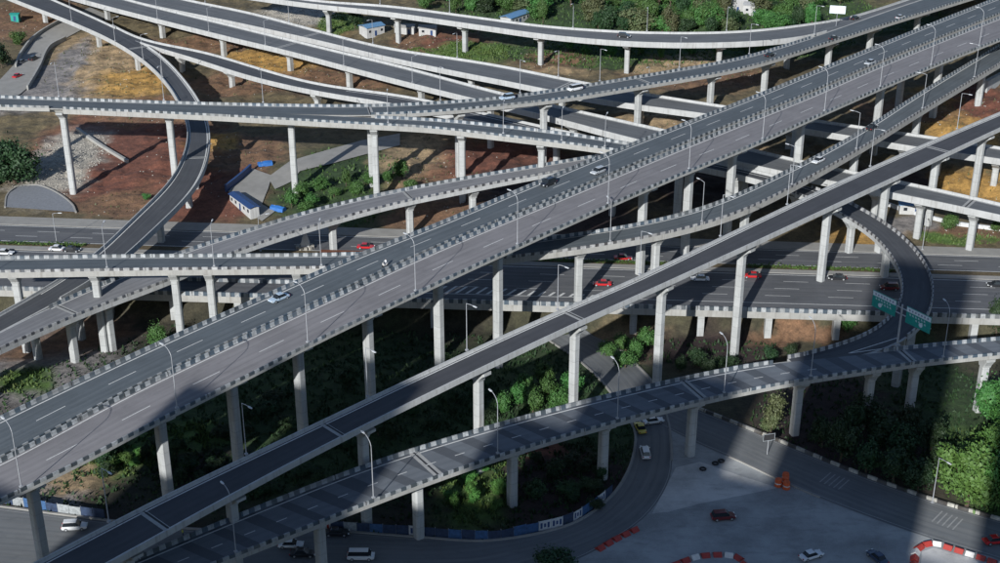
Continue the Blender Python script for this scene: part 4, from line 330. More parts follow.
(-6.1, 228.5, 0, 2, 2.1, 'bright', 'bright shrub on the sunlit strip below the patched ramp, fourth from left', 'shrubs on the sunlit strip'),
(-7.3, 231.4, 0, 1.2, 2.4, 'bright', 'bright shrub on the sunlit strip below the patched ramp, third from left', 'shrubs on the sunlit strip'),
(-0.8, 218.5, 0, 1.7, 2.4, 'bright', 'bright shrub on the sunlit strip below the patched ramp, eighth from left', 'shrubs on the sunlit strip'),
(-0.4, 225, 0, 1.7, 2.8, 'bright', 'bright shrub on the sunlit strip below the patched ramp, tenth from left', 'shrubs on the sunlit strip'),
(-8.7, 219.5, 0, 1.3, 2.6, 'bright', 'bright shrub on the sunlit strip below the patched ramp, second from left', 'shrubs on the sunlit strip'),
(0.2, 224.6, 0, 1.5, 2.9, 'bright', 'bright shrub on the sunlit strip below the patched ramp, twelfth from left', 'shrubs on the sunlit strip'),
(0, 223.2, 0, 1.3, 3.1, 'bright', 'bright shrub on the sunlit strip below the patched ramp, eleventh from left', 'shrubs on the sunlit strip'),
(-9.4, 222.2, 0, 2.1, 2, 'bright', 'bright shrub on the sunlit strip below the patched ramp, first from left', 'shrubs on the sunlit strip'),
(14.4, 223.9, 0, 1.6, 2.2, 'dark', 'shrub in the shaded garden inside the loop road, eighth from left', 'shrubs inside the loop road'),
(7.2, 234.7, 0, 1.5, 2.3, 'dark', 'shrub in the shaded garden inside the loop road, second from left', 'shrubs inside the loop road'),
(18.1, 224.3, 0, 2.3, 3, 'dark', 'shrub in the shaded garden inside the loop road, eleventh from left', 'shrubs inside the loop road'),
(19.6, 235.1, 0, 2.1, 1.8, 'dark', 'shrub in the shaded garden inside the loop road, fourteenth from left', 'shrubs inside the loop road'),
(13.7, 221.5, 0, 2, 2.3, 'dark', 'shrub in the shaded garden inside the loop road, seventh from left', 'shrubs inside the loop road'),
(10.4, 229.9, 0, 2.5, 3.6, 'dark', 'shrub in the shaded garden inside the loop road, fourth from left', 'shrubs inside the loop road'),
(17.8, 218.8, 0, 2.3, 2.3, 'dark', 'shrub in the shaded garden inside the loop road, twelfth from left', 'shrubs inside the loop road'),
(12.9, 223.6, 0, 2.3, 3, 'dark', 'shrub in the shaded garden inside the loop road, fifth from left', 'shrubs inside the loop road'),
(14.2, 235.1, 0, 2.6, 2.2, 'dark', 'shrub in the shaded garden inside the loop road, sixth from left', 'shrubs inside the loop road'),
(20, 238.1, 0, 1.9, 2.2, 'dark', 'shrub in the shaded garden inside the loop road, fifteenth from left', 'shrubs inside the loop road'),
(17.2, 225, 0, 2, 3.1, 'dark', 'shrub in the shaded garden inside the loop road, tenth from left', 'shrubs inside the loop road'),
(16.7, 232.8, 0, 2.4, 2.2, 'dark', 'shrub in the shaded garden inside the loop road, ninth from left', 'shrubs inside the loop road'),
(19.9, 228.5, 0, 1.6, 3.3, 'dark', 'shrub in the shaded garden inside the loop road, sixteenth from left', 'shrubs inside the loop road'),
(7.1, 222.2, 0, 2.1, 3.4, 'dark', 'shrub in the shaded garden inside the loop road, third from left', 'shrubs inside the loop road'),
(19.2, 229.9, 0, 1.6, 2.3, 'dark', 'shrub in the shaded garden inside the loop road, thirteenth from left', 'shrubs inside the loop road'),
(5.8, 225, 0, 1.5, 2.1, 'dark', 'shrub in the shaded garden inside the loop road, first from left', 'shrubs inside the loop road'),
(40.4, 521.7, 13.8, 4.8, 9.2, 'mid', 'tree in the wooded hillside along the top', 'trees of the wooded hillside'),
(46.8, 519.8, 14.3, 3.5, 6.4, 'mid', 'tree in the wooded hillside along the top', 'trees of the wooded hillside'),
(53.2, 518.8, 13.8, 7.2, 9.7, 'mid', 'tree in the wooded hillside along the top', 'trees of the wooded hillside'),
(65, 514.7, 14.1, 3.7, 10.7, 'mid', 'tree in the wooded hillside along the top', 'trees of the wooded hillside'),
(70.7, 518, 14.4, 5.4, 6.6, 'mid', 'tree in the wooded hillside along the top', 'trees of the wooded hillside'),
(80.3, 513, 14.5, 3.6, 7.8, 'mid', 'tree in the wooded hillside along the top', 'trees of the wooded hillside'),
(87.2, 510.8, 15.1, 4.4, 6.3, 'mid', 'tree in the wooded hillside along the top', 'trees of the wooded hillside'),
(103.1, 511.2, 15.4, 5.4, 9.1, 'mid', 'tree in the wooded hillside along the top', 'trees of the wooded hillside'),
(109.2, 513.9, 15.4, 5.1, 7.1, 'mid', 'tree in the wooded hillside along the top', 'trees of the wooded hillside'),
(38, 526.3, 14.2, 3.3, 7.5, 'mid', 'tree in the wooded hillside along the top', 'trees of the wooded hillside'),
(49.5, 524.6, 14.7, 6.3, 7.7, 'mid', 'tree in the wooded hillside along the top', 'trees of the wooded hillside'),
(52.7, 521.6, 14.6, 4, 7, 'mid', 'tree in the wooded hillside along the top', 'trees of the wooded hillside'),
(61.9, 517.6, 14.9, 5.6, 6.8, 'mid', 'tree in the wooded hillside along the top', 'trees of the wooded hillside'),
(72, 523, 15.5, 3.9, 7.2, 'mid', 'tree in the wooded hillside along the top', 'trees of the wooded hillside'),
(79.4, 520.7, 16.4, 5, 8.1, 'mid', 'tree in the wooded hillside along the top', 'trees of the wooded hillside'),
(81.9, 519.3, 15.2, 5.9, 9.6, 'mid', 'tree in the wooded hillside along the top', 'trees of the wooded hillside'),
(88.4, 516.6, 15.5, 3.7, 10.1, 'mid', 'tree in the wooded hillside along the top', 'trees of the wooded hillside'),
(103, 517.3, 15.8, 4.5, 7.7, 'mid', 'tree in the wooded hillside along the top', 'trees of the wooded hillside'),
(113.6, 519.1, 15.7, 3.2, 10.5, 'mid', 'tree in the wooded hillside along the top', 'trees of the wooded hillside'),
(118.7, 517.9, 16.4, 3.2, 9.3, 'mid', 'tree in the wooded hillside along the top', 'trees of the wooded hillside'),
(16.9, 534.8, 14.5, 3.2, 9.1, 'mid', 'tree in the wooded hillside along the top', 'trees of the wooded hillside'),
(36.2, 535.9, 15, 5, 7.5, 'mid', 'tree in the wooded hillside along the top', 'trees of the wooded hillside'),
(47.7, 536.3, 14.9, 6.1, 5.1, 'mid', 'tree in the wooded hillside along the top', 'trees of the wooded hillside'),
(50.2, 533.4, 15.6, 4.3, 7.1, 'mid', 'tree in the wooded hillside along the top', 'trees of the wooded hillside'),
(58, 528.5, 14.5, 4.6, 10.6, 'mid', 'tree in the wooded hillside along the top', 'trees of the wooded hillside'),
(67.9, 527.9, 16.2, 5, 6.2, 'mid', 'tree in the wooded hillside along the top', 'trees of the wooded hillside'),
(71.9, 525, 16.1, 4.6, 5.5, 'mid', 'tree in the wooded hillside along the top', 'trees of the wooded hillside'),
(77, 522.6, 16.3, 5.3, 8.9, 'mid', 'tree in the wooded hillside along the top', 'trees of the wooded hillside'),
(84.5, 521.9, 16.5, 4.6, 5.9, 'mid', 'tree in the wooded hillside along the top', 'trees of the wooded hillside'),
(101.2, 522.8, 15.9, 4.6, 6.8, 'mid', 'tree in the wooded hillside along the top', 'trees of the wooded hillside'),
(108.8, 524.7, 17.4, 4.9, 7.5, 'mid', 'tree in the wooded hillside along the top', 'trees of the wooded hillside'),
(112.2, 523.9, 16.8, 4.3, 10.5, 'mid', 'tree in the wooded hillside along the top', 'trees of the wooded hillside'),
(15.9, 540.2, 15.1, 5.5, 5.3, 'mid', 'tree in the wooded hillside along the top', 'trees of the wooded hillside'),
(36.2, 541.6, 15.6, 6.8, 8.3, 'mid', 'tree in the wooded hillside along the top', 'trees of the wooded hillside'),
(41.2, 539.9, 14.8, 6.3, 5.6, 'mid', 'tree in the wooded hillside along the top', 'trees of the wooded hillside'),
(49.3, 537, 15.5, 6.8, 5.2, 'mid', 'tree in the wooded hillside along the top', 'trees of the wooded hillside'),
(56.3, 539.4, 14.9, 5, 10.2, 'mid', 'tree in the wooded hillside along the top', 'trees of the wooded hillside'),
(63.8, 535.8, 15.8, 4.8, 6, 'mid', 'tree in the wooded hillside along the top', 'trees of the wooded hillside'),
(71.5, 534.7, 16.5, 3.2, 9.9, 'mid', 'tree in the wooded hillside along the top', 'trees of the wooded hillside'),
(76.8, 530.8, 17, 3.2, 9.2, 'mid', 'tree in the wooded hillside along the top', 'trees of the wooded hillside'),
(81.8, 530, 16.8, 3.3, 7, 'mid', 'tree in the wooded hillside along the top', 'trees of the wooded hillside'),
(87.9, 534.8, 17.6, 3.6, 9.2, 'mid', 'tree in the wooded hillside along the top', 'trees of the wooded hillside'),
(101.6, 527.5, 17.1, 5.4, 10.8, 'mid', 'tree in the wooded hillside along the top', 'trees of the wooded hillside'),
(109.1, 532.9, 17.7, 7.1, 5.5, 'mid', 'tree in the wooded hillside along the top', 'trees of the wooded hillside'),
(117.9, 529.3, 16.6, 5.4, 8.4, 'mid', 'tree in the wooded hillside along the top', 'trees of the wooded hillside'),
(-30.1, 554.7, 14.9, 4.3, 6.5, 'mid', 'tree in the wooded hillside along the top', 'trees of the wooded hillside'),
(-17.7, 548.8, 14.7, 3.6, 8.6, 'mid', 'tree in the wooded hillside along the top', 'trees of the wooded hillside'),
(-11.3, 550.4, 15.1, 3.7, 10.1, 'mid', 'tree in the wooded hillside along the top', 'trees of the wooded hillside'),
(-6, 549.6, 15.3, 5.6, 6.7, 'mid', 'tree in the wooded hillside along the top', 'trees of the wooded hillside'),
(2, 554.1, 15, 5, 6.5, 'mid', 'tree in the wooded hillside along the top', 'trees of the wooded hillside'),
(9.7, 549.6, 16.1, 7.1, 6, 'mid', 'tree in the wooded hillside along the top', 'trees of the wooded hillside'),
(16.1, 547.3, 15.4, 6.4, 8.1, 'mid', 'tree in the wooded hillside along the top', 'trees of the wooded hillside'),
(37.9, 549.2, 15, 4.3, 8, 'mid', 'tree in the wooded hillside along the top', 'trees of the wooded hillside'),
(45.8, 553.1, 14.9, 3.2, 5.6, 'mid', 'tree in the wooded hillside along the top', 'trees of the wooded hillside'),
(51.6, 550.6, 15.5, 4.5, 7.6, 'mid', 'tree in the wooded hillside along the top', 'trees of the wooded hillside'),
(54.1, 546.5, 15.6, 3.8, 7.8, 'mid', 'tree in the wooded hillside along the top', 'trees of the wooded hillside'),
(64.3, 552.4, 15.8, 7.1, 10.8, 'mid', 'tree in the wooded hillside along the top', 'trees of the wooded hillside'),
(68, 546, 17.8, 3.8, 10.9, 'mid', 'tree in the wooded hillside along the top', 'trees of the wooded hillside'),
(76.4, 536.6, 17.6, 3.7, 8, 'mid', 'tree in the wooded hillside along the top', 'trees of the wooded hillside'),
(86, 540.5, 17.5, 3.6, 7.7, 'mid', 'tree in the wooded hillside along the top', 'trees of the wooded hillside'),
(91.9, 543, 17.7, 3.4, 6.3, 'mid', 'tree in the wooded hillside along the top', 'trees of the wooded hillside'),
(104.2, 547, 17.1, 3.5, 10.9, 'mid', 'tree in the wooded hillside along the top', 'trees of the wooded hillside'),
(114.4, 540.2, 18, 3.4, 7.7, 'mid', 'tree in the wooded hillside along the top', 'trees of the wooded hillside'),
(121.2, 542.3, 17.4, 6.6, 10.3, 'mid', 'tree in the wooded hillside along the top', 'trees of the wooded hillside'),
(-28.3, 570, 14.6, 5.8, 11, 'mid', 'tree in the wooded hillside along the top', 'trees of the wooded hillside'),
(-19.9, 568, 15.1, 6.8, 10.5, 'mid', 'tree in the wooded hillside along the top', 'trees of the wooded hillside'),
(-11.1, 562.1, 15.2, 6.9, 6.4, 'mid', 'tree in the wooded hillside along the top', 'trees of the wooded hillside'),
(-5.7, 558.2, 15.3, 7.4, 9.8, 'mid', 'tree in the wooded hillside along the top', 'trees of the wooded hillside'),
(1.2, 559.6, 15.8, 3.8, 6.3, 'mid', 'tree in the wooded hillside along the top', 'trees of the wooded hillside'),
(10.1, 553.9, 17.1, 3.7, 7, 'mid', 'tree in the wooded hillside along the top', 'trees of the wooded hillside'),
(13.1, 560.1, 16.9, 5.1, 6.7, 'mid', 'tree in the wooded hillside along the top', 'trees of the wooded hillside'),
(21.1, 554.6, 16.5, 3.2, 10.7, 'mid', 'tree in the wooded hillside along the top', 'trees of the wooded hillside'),
(28.8, 554.2, 16.6, 6.1, 9.1, 'mid', 'tree in the wooded hillside along the top', 'trees of the wooded hillside'),
(33.8, 556.3, 16.6, 4, 6.9, 'mid', 'tree in the wooded hillside along the top', 'trees of the wooded hillside'),
(43.8, 560.1, 15.7, 3.8, 7.5, 'mid', 'tree in the wooded hillside along the top', 'trees of the wooded hillside'),
(50.1, 566.1, 15.5, 4.8, 10.8, 'mid', 'tree in the wooded hillside along the top', 'trees of the wooded hillside'),
(55.7, 559.7, 15.7, 4.7, 9.5, 'mid', 'tree in the wooded hillside along the top', 'trees of the wooded hillside'),
(64.1, 558.6, 16.8, 3.5, 10, 'mid', 'tree in the wooded hillside along the top', 'trees of the wooded hillside'),
(73.3, 550.3, 17.5, 3.5, 7.3, 'mid', 'tree in the wooded hillside along the top', 'trees of the wooded hillside'),
(77.3, 550.5, 17.9, 3.4, 9.5, 'mid', 'tree in the wooded hillside along the top', 'trees of the wooded hillside'),
(87.1, 551.2, 18.2, 3.3, 6.6, 'mid', 'tree in the wooded hillside along the top', 'trees of the wooded hillside'),
(93.3, 554.6, 16.9, 3.4, 8.9, 'mid', 'tree in the wooded hillside along the top', 'trees of the wooded hillside'),
(107.9, 550, 17.6, 7.1, 6.6, 'mid', 'tree in the wooded hillside along the top', 'trees of the wooded hillside'),
(111.6, 548.6, 18, 3.8, 5.6, 'mid', 'tree in the wooded hillside along the top', 'trees of the wooded hillside'),
(122.1, 554.8, 17.3, 3.4, 10.5, 'mid', 'tree in the wooded hillside along the top', 'trees of the wooded hillside'),
(126.3, 544.2, 18.6, 3.5, 5.4, 'mid', 'tree in the wooded hillside along the top', 'trees of the wooded hillside'),
(138, 555.4, 17.6, 6.8, 7.9, 'mid', 'tree in the wooded hillside along the top', 'trees of the wooded hillside'),
(-27.1, 580.8, 15.1, 3.5, 9.1, 'mid', 'tree in the wooded hillside along the top', 'trees of the wooded hillside'),
(-17.2, 576.2, 14.4, 6.6, 9.6, 'mid', 'tree in the wooded hillside along the top', 'trees of the wooded hillside'),
(-9.3, 579.8, 15.3, 3.3, 6.4, 'mid', 'tree in the wooded hillside along the top', 'trees of the wooded hillside'),
(-3.8, 576.5, 15.6, 3.2, 5.7, 'mid', 'tree in the wooded hillside along the top', 'trees of the wooded hillside'),
(2.5, 572.9, 16.4, 3.6, 8.4, 'mid', 'tree in the wooded hillside along the top', 'trees of the wooded hillside'),
(12.4, 564.8, 17, 3.8, 10.6, 'mid', 'tree in the wooded hillside along the top', 'trees of the wooded hillside'),
(18.6, 567.5, 17.3, 3.9, 9.6, 'mid', 'tree in the wooded hillside along the top', 'trees of the wooded hillside'),
(29.1, 570.4, 16.6, 3.7, 5.5, 'mid', 'tree in the wooded hillside along the top', 'trees of the wooded hillside'),
(34.4, 574.8, 16.8, 3.7, 6.1, 'mid', 'tree in the wooded hillside along the top', 'trees of the wooded hillside'),
(44.3, 566.9, 17, 4.2, 7.9, 'mid', 'tree in the wooded hillside along the top', 'trees of the wooded hillside'),
(50.2, 567.9, 15.9, 7.3, 8.9, 'mid', 'tree in the wooded hillside along the top', 'trees of the wooded hillside'),
(61.7, 571.7, 16.7, 4.7, 7.2, 'mid', 'tree in the wooded hillside along the top', 'trees of the wooded hillside'),
(69.7, 565, 17.4, 6.6, 8.7, 'mid', 'tree in the wooded hillside along the top', 'trees of the wooded hillside'),
(72.1, 568, 17.5, 4.7, 10.5, 'mid', 'tree in the wooded hillside along the top', 'trees of the wooded hillside'),
(83.8, 568.6, 17.4, 5, 8.8, 'mid', 'tree in the wooded hillside along the top', 'trees of the wooded hillside'),
(93.5, 566.6, 17, 3.2, 10.9, 'mid', 'tree in the wooded hillside along the top', 'trees of the wooded hillside'),
(96.7, 568.9, 17.3, 7.1, 9, 'mid', 'tree in the wooded hillside along the top', 'trees of the wooded hillside'),
(107.3, 565.8, 17.6, 3.9, 6.8, 'mid', 'tree in the wooded hillside along the top', 'trees of the wooded hillside'),
(115.1, 563.3, 18.6, 3.3, 6.2, 'mid', 'tree in the wooded hillside along the top', 'trees of the wooded hillside'),
(118.6, 560.1, 18.1, 3.5, 6.4, 'mid', 'tree in the wooded hillside along the top', 'trees of the wooded hillside'),
(131.2, 567.3, 17.7, 5.9, 9.1, 'mid', 'tree in the wooded hillside along the top', 'trees of the wooded hillside'),
(138.5, 566.4, 17.5, 3.8, 7.6, 'mid', 'tree in the wooded hillside along the top', 'trees of the wooded hillside'),
(-27.4, 597.9, 14.6, 3.4, 9.2, 'mid', 'tree in the wooded hillside along the top', 'trees of the wooded hillside'),
(-18.1, 593, 14.4, 3.5, 6.4, 'mid', 'tree in the wooded hillside along the top', 'trees of the wooded hillside'),
(-10.3, 590.1, 15.5, 5.5, 9.6, 'mid', 'tree in the wooded hillside along the top', 'trees of the wooded hillside'),
(0, 584.4, 15.9, 6.6, 8.3, 'mid', 'tree in the wooded hillside along the top', 'trees of the wooded hillside'),
(6, 591.1, 15.7, 3.2, 8.7, 'mid', 'tree in the wooded hillside along the top', 'trees of the wooded hillside'),
(18.1, 578.4, 17.3, 3.3, 9.2, 'mid', 'tree in the wooded hillside along the top', 'trees of the wooded hillside'),
(26.9, 587.2, 16.2, 4.5, 5.5, 'mid', 'tree in the wooded hillside along the top', 'trees of the wooded hillside'),
(35, 586.1, 17.3, 3.7, 9.9, 'mid', 'tree in the wooded hillside along the top', 'trees of the wooded hillside'),
(44.6, 589.2, 15.7, 6.7, 8.8, 'mid', 'tree in the wooded hillside along the top', 'trees of the wooded hillside'),
(55.6, 587.5, 15.7, 5, 8.9, 'mid', 'tree in the wooded hillside along the top', 'trees of the wooded hillside'),
(58.2, 588.2, 16.4, 3.3, 6.2, 'mid', 'tree in the wooded hillside along the top', 'trees of the wooded hillside'),
(72.9, 578.6, 17.2, 5.4, 10.5, 'mid', 'tree in the wooded hillside along the top', 'trees of the wooded hillside'),
(75.7, 577.6, 17.1, 4.4, 7.3, 'mid', 'tree in the wooded hillside along the top', 'trees of the wooded hillside'),
(88.1, 572.9, 18.1, 4.7, 9.1, 'mid', 'tree in the wooded hillside along the top', 'trees of the wooded hillside'),
(98.8, 582.3, 17.3, 6.1, 7.9, 'mid', 'tree in the wooded hillside along the top', 'trees of the wooded hillside'),
(107.3, 577.9, 17.4, 4.8, 10.9, 'mid', 'tree in the wooded hillside along the top', 'trees of the wooded hillside'),
(115.3, 586.8, 16.7, 4.4, 7.2, 'mid', 'tree in the wooded hillside along the top', 'trees of the wooded hillside'),
(126.9, 585, 17.1, 4.8, 8.4, 'mid', 'tree in the wooded hillside along the top', 'trees of the wooded hillside'),
(128.9, 580.2, 16.9, 4.6, 7.6, 'mid', 'tree in the wooded hillside along the top', 'trees of the wooded hillside'),
(145.3, 587.4, 16.6, 4.9, 6.7, 'mid', 'tree in the wooded hillside along the top', 'trees of the wooded hillside'),
(39.9, 488.4, 13.2, 2.7, 4.2, 'mid', 'bush on the bank below the top curved ramp, fourth from left', 'bushes below the top ramp'),
(51.2, 492.2, 13.6, 2.9, 5.3, 'mid', 'bush on the bank below the top curved ramp, sixth from left', 'bushes below the top ramp'),
(31.3, 495.1, 12.1, 2.3, 4.5, 'mid', 'bush on the bank below the top curved ramp, second from left', 'bushes below the top ramp'),
(94.9, 491.6, 13.4, 2.9, 4.1, 'mid', 'bush on the bank below the top curved ramp, eleventh from left', 'bushes below the top ramp'),
(106.8, 496.4, 14, 2.5, 5.4, 'mid', 'bush on the bank below the top curved ramp, twelfth from left', 'bushes below the top ramp'),
(58, 488, 13.3, 2.3, 4.7, 'mid', 'bush on the bank below the top curved ramp, seventh from left', 'bushes below the top ramp'),
(25.9, 499.6, 13.1, 2.9, 4.8, 'mid', 'bush on the bank below the top curved ramp, first from left', 'bushes below the top ramp'),
(37, 498.8, 13.3, 2.3, 5.4, 'mid', 'bush on the bank below the top curved ramp, third from left', 'bushes below the top ramp'),
(45.9, 495, 13.6, 2.2, 3.6, 'mid', 'bush on the bank below the top curved ramp, fifth from left', 'bushes below the top ramp'),
(69.6, 493.2, 13.3, 2.8, 3.7, 'mid', 'bush on the bank below the top curved ramp, eighth from left', 'bushes below the top ramp'),
(79, 495.1, 13.5, 2.5, 5.1, 'mid', 'bush on the bank below the top curved ramp, ninth from left', 'bushes below the top ramp'),
(90.5, 498.3, 13.4, 2.8, 4.7, 'mid', 'bush on the bank below the top curved ramp, tenth from left', 'bushes below the top ramp')]
LOOP = {'left': [(10.8, 294.4), (18.5, 281.6), (24.4, 262.7), (27.9, 247.9), (27.1, 239.2), (24.8, 230.6), (20.6, 221.9), (12.6, 213.3), (-1.8, 208.5), (-14.6, 209.5), (-33.2, 211.7), (-55.4, 212), (-74.7, 215.2), (-94.8, 219.5), (-107, 221.9)], 'right': [(20.5, 297.6), (28.3, 288.2), (34.3, 267.8), (35.4, 252), (34.9, 240), (33.1, 228.8), (27.4, 216.5), (17.9, 206.1), (10.6, 200.4), (3.5, 194.1), (-13.7, 191.4), (-34.2, 191.4), (-59.8, 191.4), (-85.5, 191.4), (-95.7, 191.4)]}
LOWROAD = {'left': [(36.5, 261.4), (45.4, 253.6), (56.3, 243.9), (68.2, 232.8), (82.5, 221.5), (93.2, 214.9), (105.3, 207.3)], 'right': [(33.5, 249.9), (40.9, 241.9), (48, 235.4), (55.1, 228.1), (65.1, 219.2), (78.6, 209.2), (89.2, 202.8), (100.7, 195.5)]}
PLAZA = [(33.5, 249.9), (41, 242.7), (48.1, 236.2), (55.2, 228.8), (65.3, 219.8), (78.7, 209.8), (89.4, 203.4), (98.3, 198.4), (91.9, 180.9), (0, 180.9), (10.6, 201), (18.1, 206.4), (27.4, 216.5), (33.1, 228.8), (34.7, 240)]
SLABS = [[(34.9, 233.2), (40, 235.4), (47.2, 230.3), (53.9, 226), (46.1, 223.2), (38, 220.5), (31.7, 217.8), (28.6, 217.2)], [(74.6, 201), (76, 205.2), (78.5, 206.4), (84.8, 202.8), (85.6, 199.8)]]
LANE = [(-180.1, 442), (-177.5, 474.4), (-179.3, 504.8), (-180.9, 528.9), (-176.1, 555), (-172.7, 575.2), (-159.4, 556.8), (-166, 536.1), (-172.1, 516.1), (-168.2, 490.3), (-164.4, 464.2), (-164.8, 435.9)]
YARD = [(-77.4, 367), (-74, 384.7), (-66.7, 379.1), (-66.3, 368.7), (-66.5, 358.8), (-62.3, 354.6), (-65, 348.4)]
SERVICE = [(-67.7, 377.8), (-62.7, 388.9), (-51.9, 399.1), (-42.9, 407.5), (-31.5, 413.5), (-30.8, 402.8), (-41.6, 393.6), (-50.4, 385.7), (-58.7, 380.9), (-60.2, 374.4), (-64.3, 368.7)]
APRON = [(-138.5, 358.9), (-140.8, 368.5), (-139.3, 374.8), (-134.2, 375.3), (-126.6, 369), (-120.3, 361), (-117.6, 355.2)]
WALLS = {'beam': [(-135.5, 421.4), (-124.5, 407.2), (-112.2, 392.4)], 'lane_low': [(-163.7, 461.7), (-167.4, 487.8), (-171.3, 513.5), (-168.4, 524.8)], 'lane_up': [(-176.7, 489.5), (-179.7, 506.1), (-180.9, 528.9), (-176.1, 555)], 'blue': [(-78, 367), (-73.4, 382.8)], 'cabin': [(-77.2, 365.6), (-64.7, 347.1)], 'bank': [(107.9, 357.1), (111.5, 352.8), (121.5, 344.6), (130, 341.5), (136.1, 339.7)], 'slab': [(160.6, 440.8), (171.5, 455.3)]}
HOARD = [[(-94.8, 220.8), (-90, 219.5), (-82.8, 217.5), (-73.8, 215.5)], [(-33.6, 212), (-14.7, 210.1), (-1.8, 208.8), (5.5, 211), (12.6, 213.9), (17, 218.2), (21.6, 223.9)]]
BARR = [[(18.1, 206.1), (21, 208.8), (24.7, 211.7)], [(31.2, 201.3), (35.8, 203.7), (42.1, 203.7), (43.4, 201)], [(73.4, 201), (75.3, 205.8), (78.5, 207.6), (81.3, 206.1), (85.2, 203.7), (89.2, 201)]]
SPOT = {'hut': (-49.5, 524.1, 12.83), 'hut_b': (-36.9, 526, 12.73), 'hut_c': (-27.8, 522.6, 13.21), 'awning': (5.9, 537.2, 14.28), 'house': (93.4, 542.4, 17.81), 'house_b': (99.4, 538, 17.29), 'cone': (55.4, 225.7, 0), 'sign': (53.9, 238.1, 0), 'worker': (-58, 209.8, 0), 'board': (-57.8, 214.9, 0), 'monument': (-50.8, 329.9, 6.05), 'greenhut': (-196.6, 552.7, 11.26), 'tarp': (-69.9, 387, 8.46), 'tarp_b': (-61.6, 355.9, 6.4), 'tyres': (40, 235.1, 0), 'rubble': (-137.3, 392.5, 6.48), 'lowhouse': (114.3, 352.7, 7.05), 'roadpole': (82.3, 220.8, 0), 'hwpole': (-116.3, 332.7, 5.45), 'hwpole_b': (109.7, 328.7, 5.45), 'gantry': (83.24, 256.88, 15.02), 'topsign': (120.24, 486.12, 25.5)}
GORE = [((72.2, 253.52), (84.22, 260.61)), ((72.2, 253.52), (82.02, 256.23))]
PR = {'J1r': [(0, 33.5), (119, 1e9)], 'J1l': [(0, 298.5)], 'J2l': [(86, 1e9)], 'Ql': [(0, 1e9)], 'Qr': [(0, 241.5)], 'Gl': [(0, 141.5), (164.5, 1e9)], 'L1l': [(0, 99.5), (129.5, 338.5)], 'L2l': [(18.5, 307), (307, 396, 'stripe_white')], 'L2r': [(48.5, 307), (307, 1e9, 'stripe_white')], 'Kl': [(31.5, 1e9)]}
JT = {'F': [128, 266, 67, 30.5], 'K': [32, 127.5], 'P1': [151, 259.5, 371, 398], 'P2': [130.5, 241.5, 359.5], 'L1': [127, 246.5], 'G': [119.5, 168, 61], 'J1': [119, 210]}
# ------------------------------------------------------------------ materials
def newmat(name):
    m = bpy.data.materials.new(name); m.use_nodes = True
    return m, m.node_tree, m.node_tree.nodes['Principled BSDF']
def mixc(nt, fac, a, b, blend='MIX'):
    n = nt.nodes.new('ShaderNodeMix'); n.data_type = 'RGBA'; n.blend_type = blend; n.clamp_factor = True
    for s, v in ((0, fac), (6, a), (7, b)):
        if hasattr(v, 'is_linked'): nt.links.new(v, n.inputs[s])
        elif s == 0: n.inputs[0].default_value = v
        else: n.inputs[s].default_value = (*v[:3], 1)
    return n.outputs[2]
def noise(nt, vec, scale, detail=3, rough=.6):
    n = nt.nodes.new('ShaderNodeTexNoise'); n.inputs['Scale'].default_value = scale
    n.inputs['Detail'].default_value = detail; n.inputs['Roughness'].default_value = rough
    if vec is not None: nt.links.new(vec, n.inputs['Vector'])
    return n.outputs['Fac']
def ramp(nt, fac, lo, hi, a=0., b=1.):
    n = nt.nodes.new('ShaderNodeMapRange'); n.clamp = True
    nt.links.new(fac, n.inputs[0]); n.inputs[1].default_value = lo; n.inputs[2].default_value = hi
    n.inputs[3].default_value = a; n.inputs[4].default_value = b
    return n.outputs[0]
def math_n(nt, op, a, b=0.):
    n = nt.nodes.new('ShaderNodeMath'); n.operation = op
    for i, v in enumerate((a, b)):
        if hasattr(v, 'is_linked'): nt.links.new(v, n.inputs[i])
        else: n.inputs[i].default_value = v
    return n.outputs[0]
def objpos(nt):
    g = nt.nodes.new('ShaderNodeNewGeometry'); return g.outputs['Position']
def scalevec(nt, v, s):
    m = nt.nodes.new('ShaderNodeMapping'); m.inputs['Scale'].default_value = s
    nt.links.new(v, m.inputs['Vector']); return m.outputs[0]
def uvs(nt):
    u = nt.nodes.new('ShaderNodeUVMap'); u.uv_map = 'UVMap'; return u.outputs[0]
def bump(nt, b, h, strength=.3, dist=.05):
    n = nt.nodes.new('ShaderNodeBump'); n.inputs['Strength'].default_value = strength; n.inputs['Distance'].default_value = dist
    nt.links.new(h, n.inputs['Height']); nt.links.new(n.outputs[0], b.inputs['Normal'])

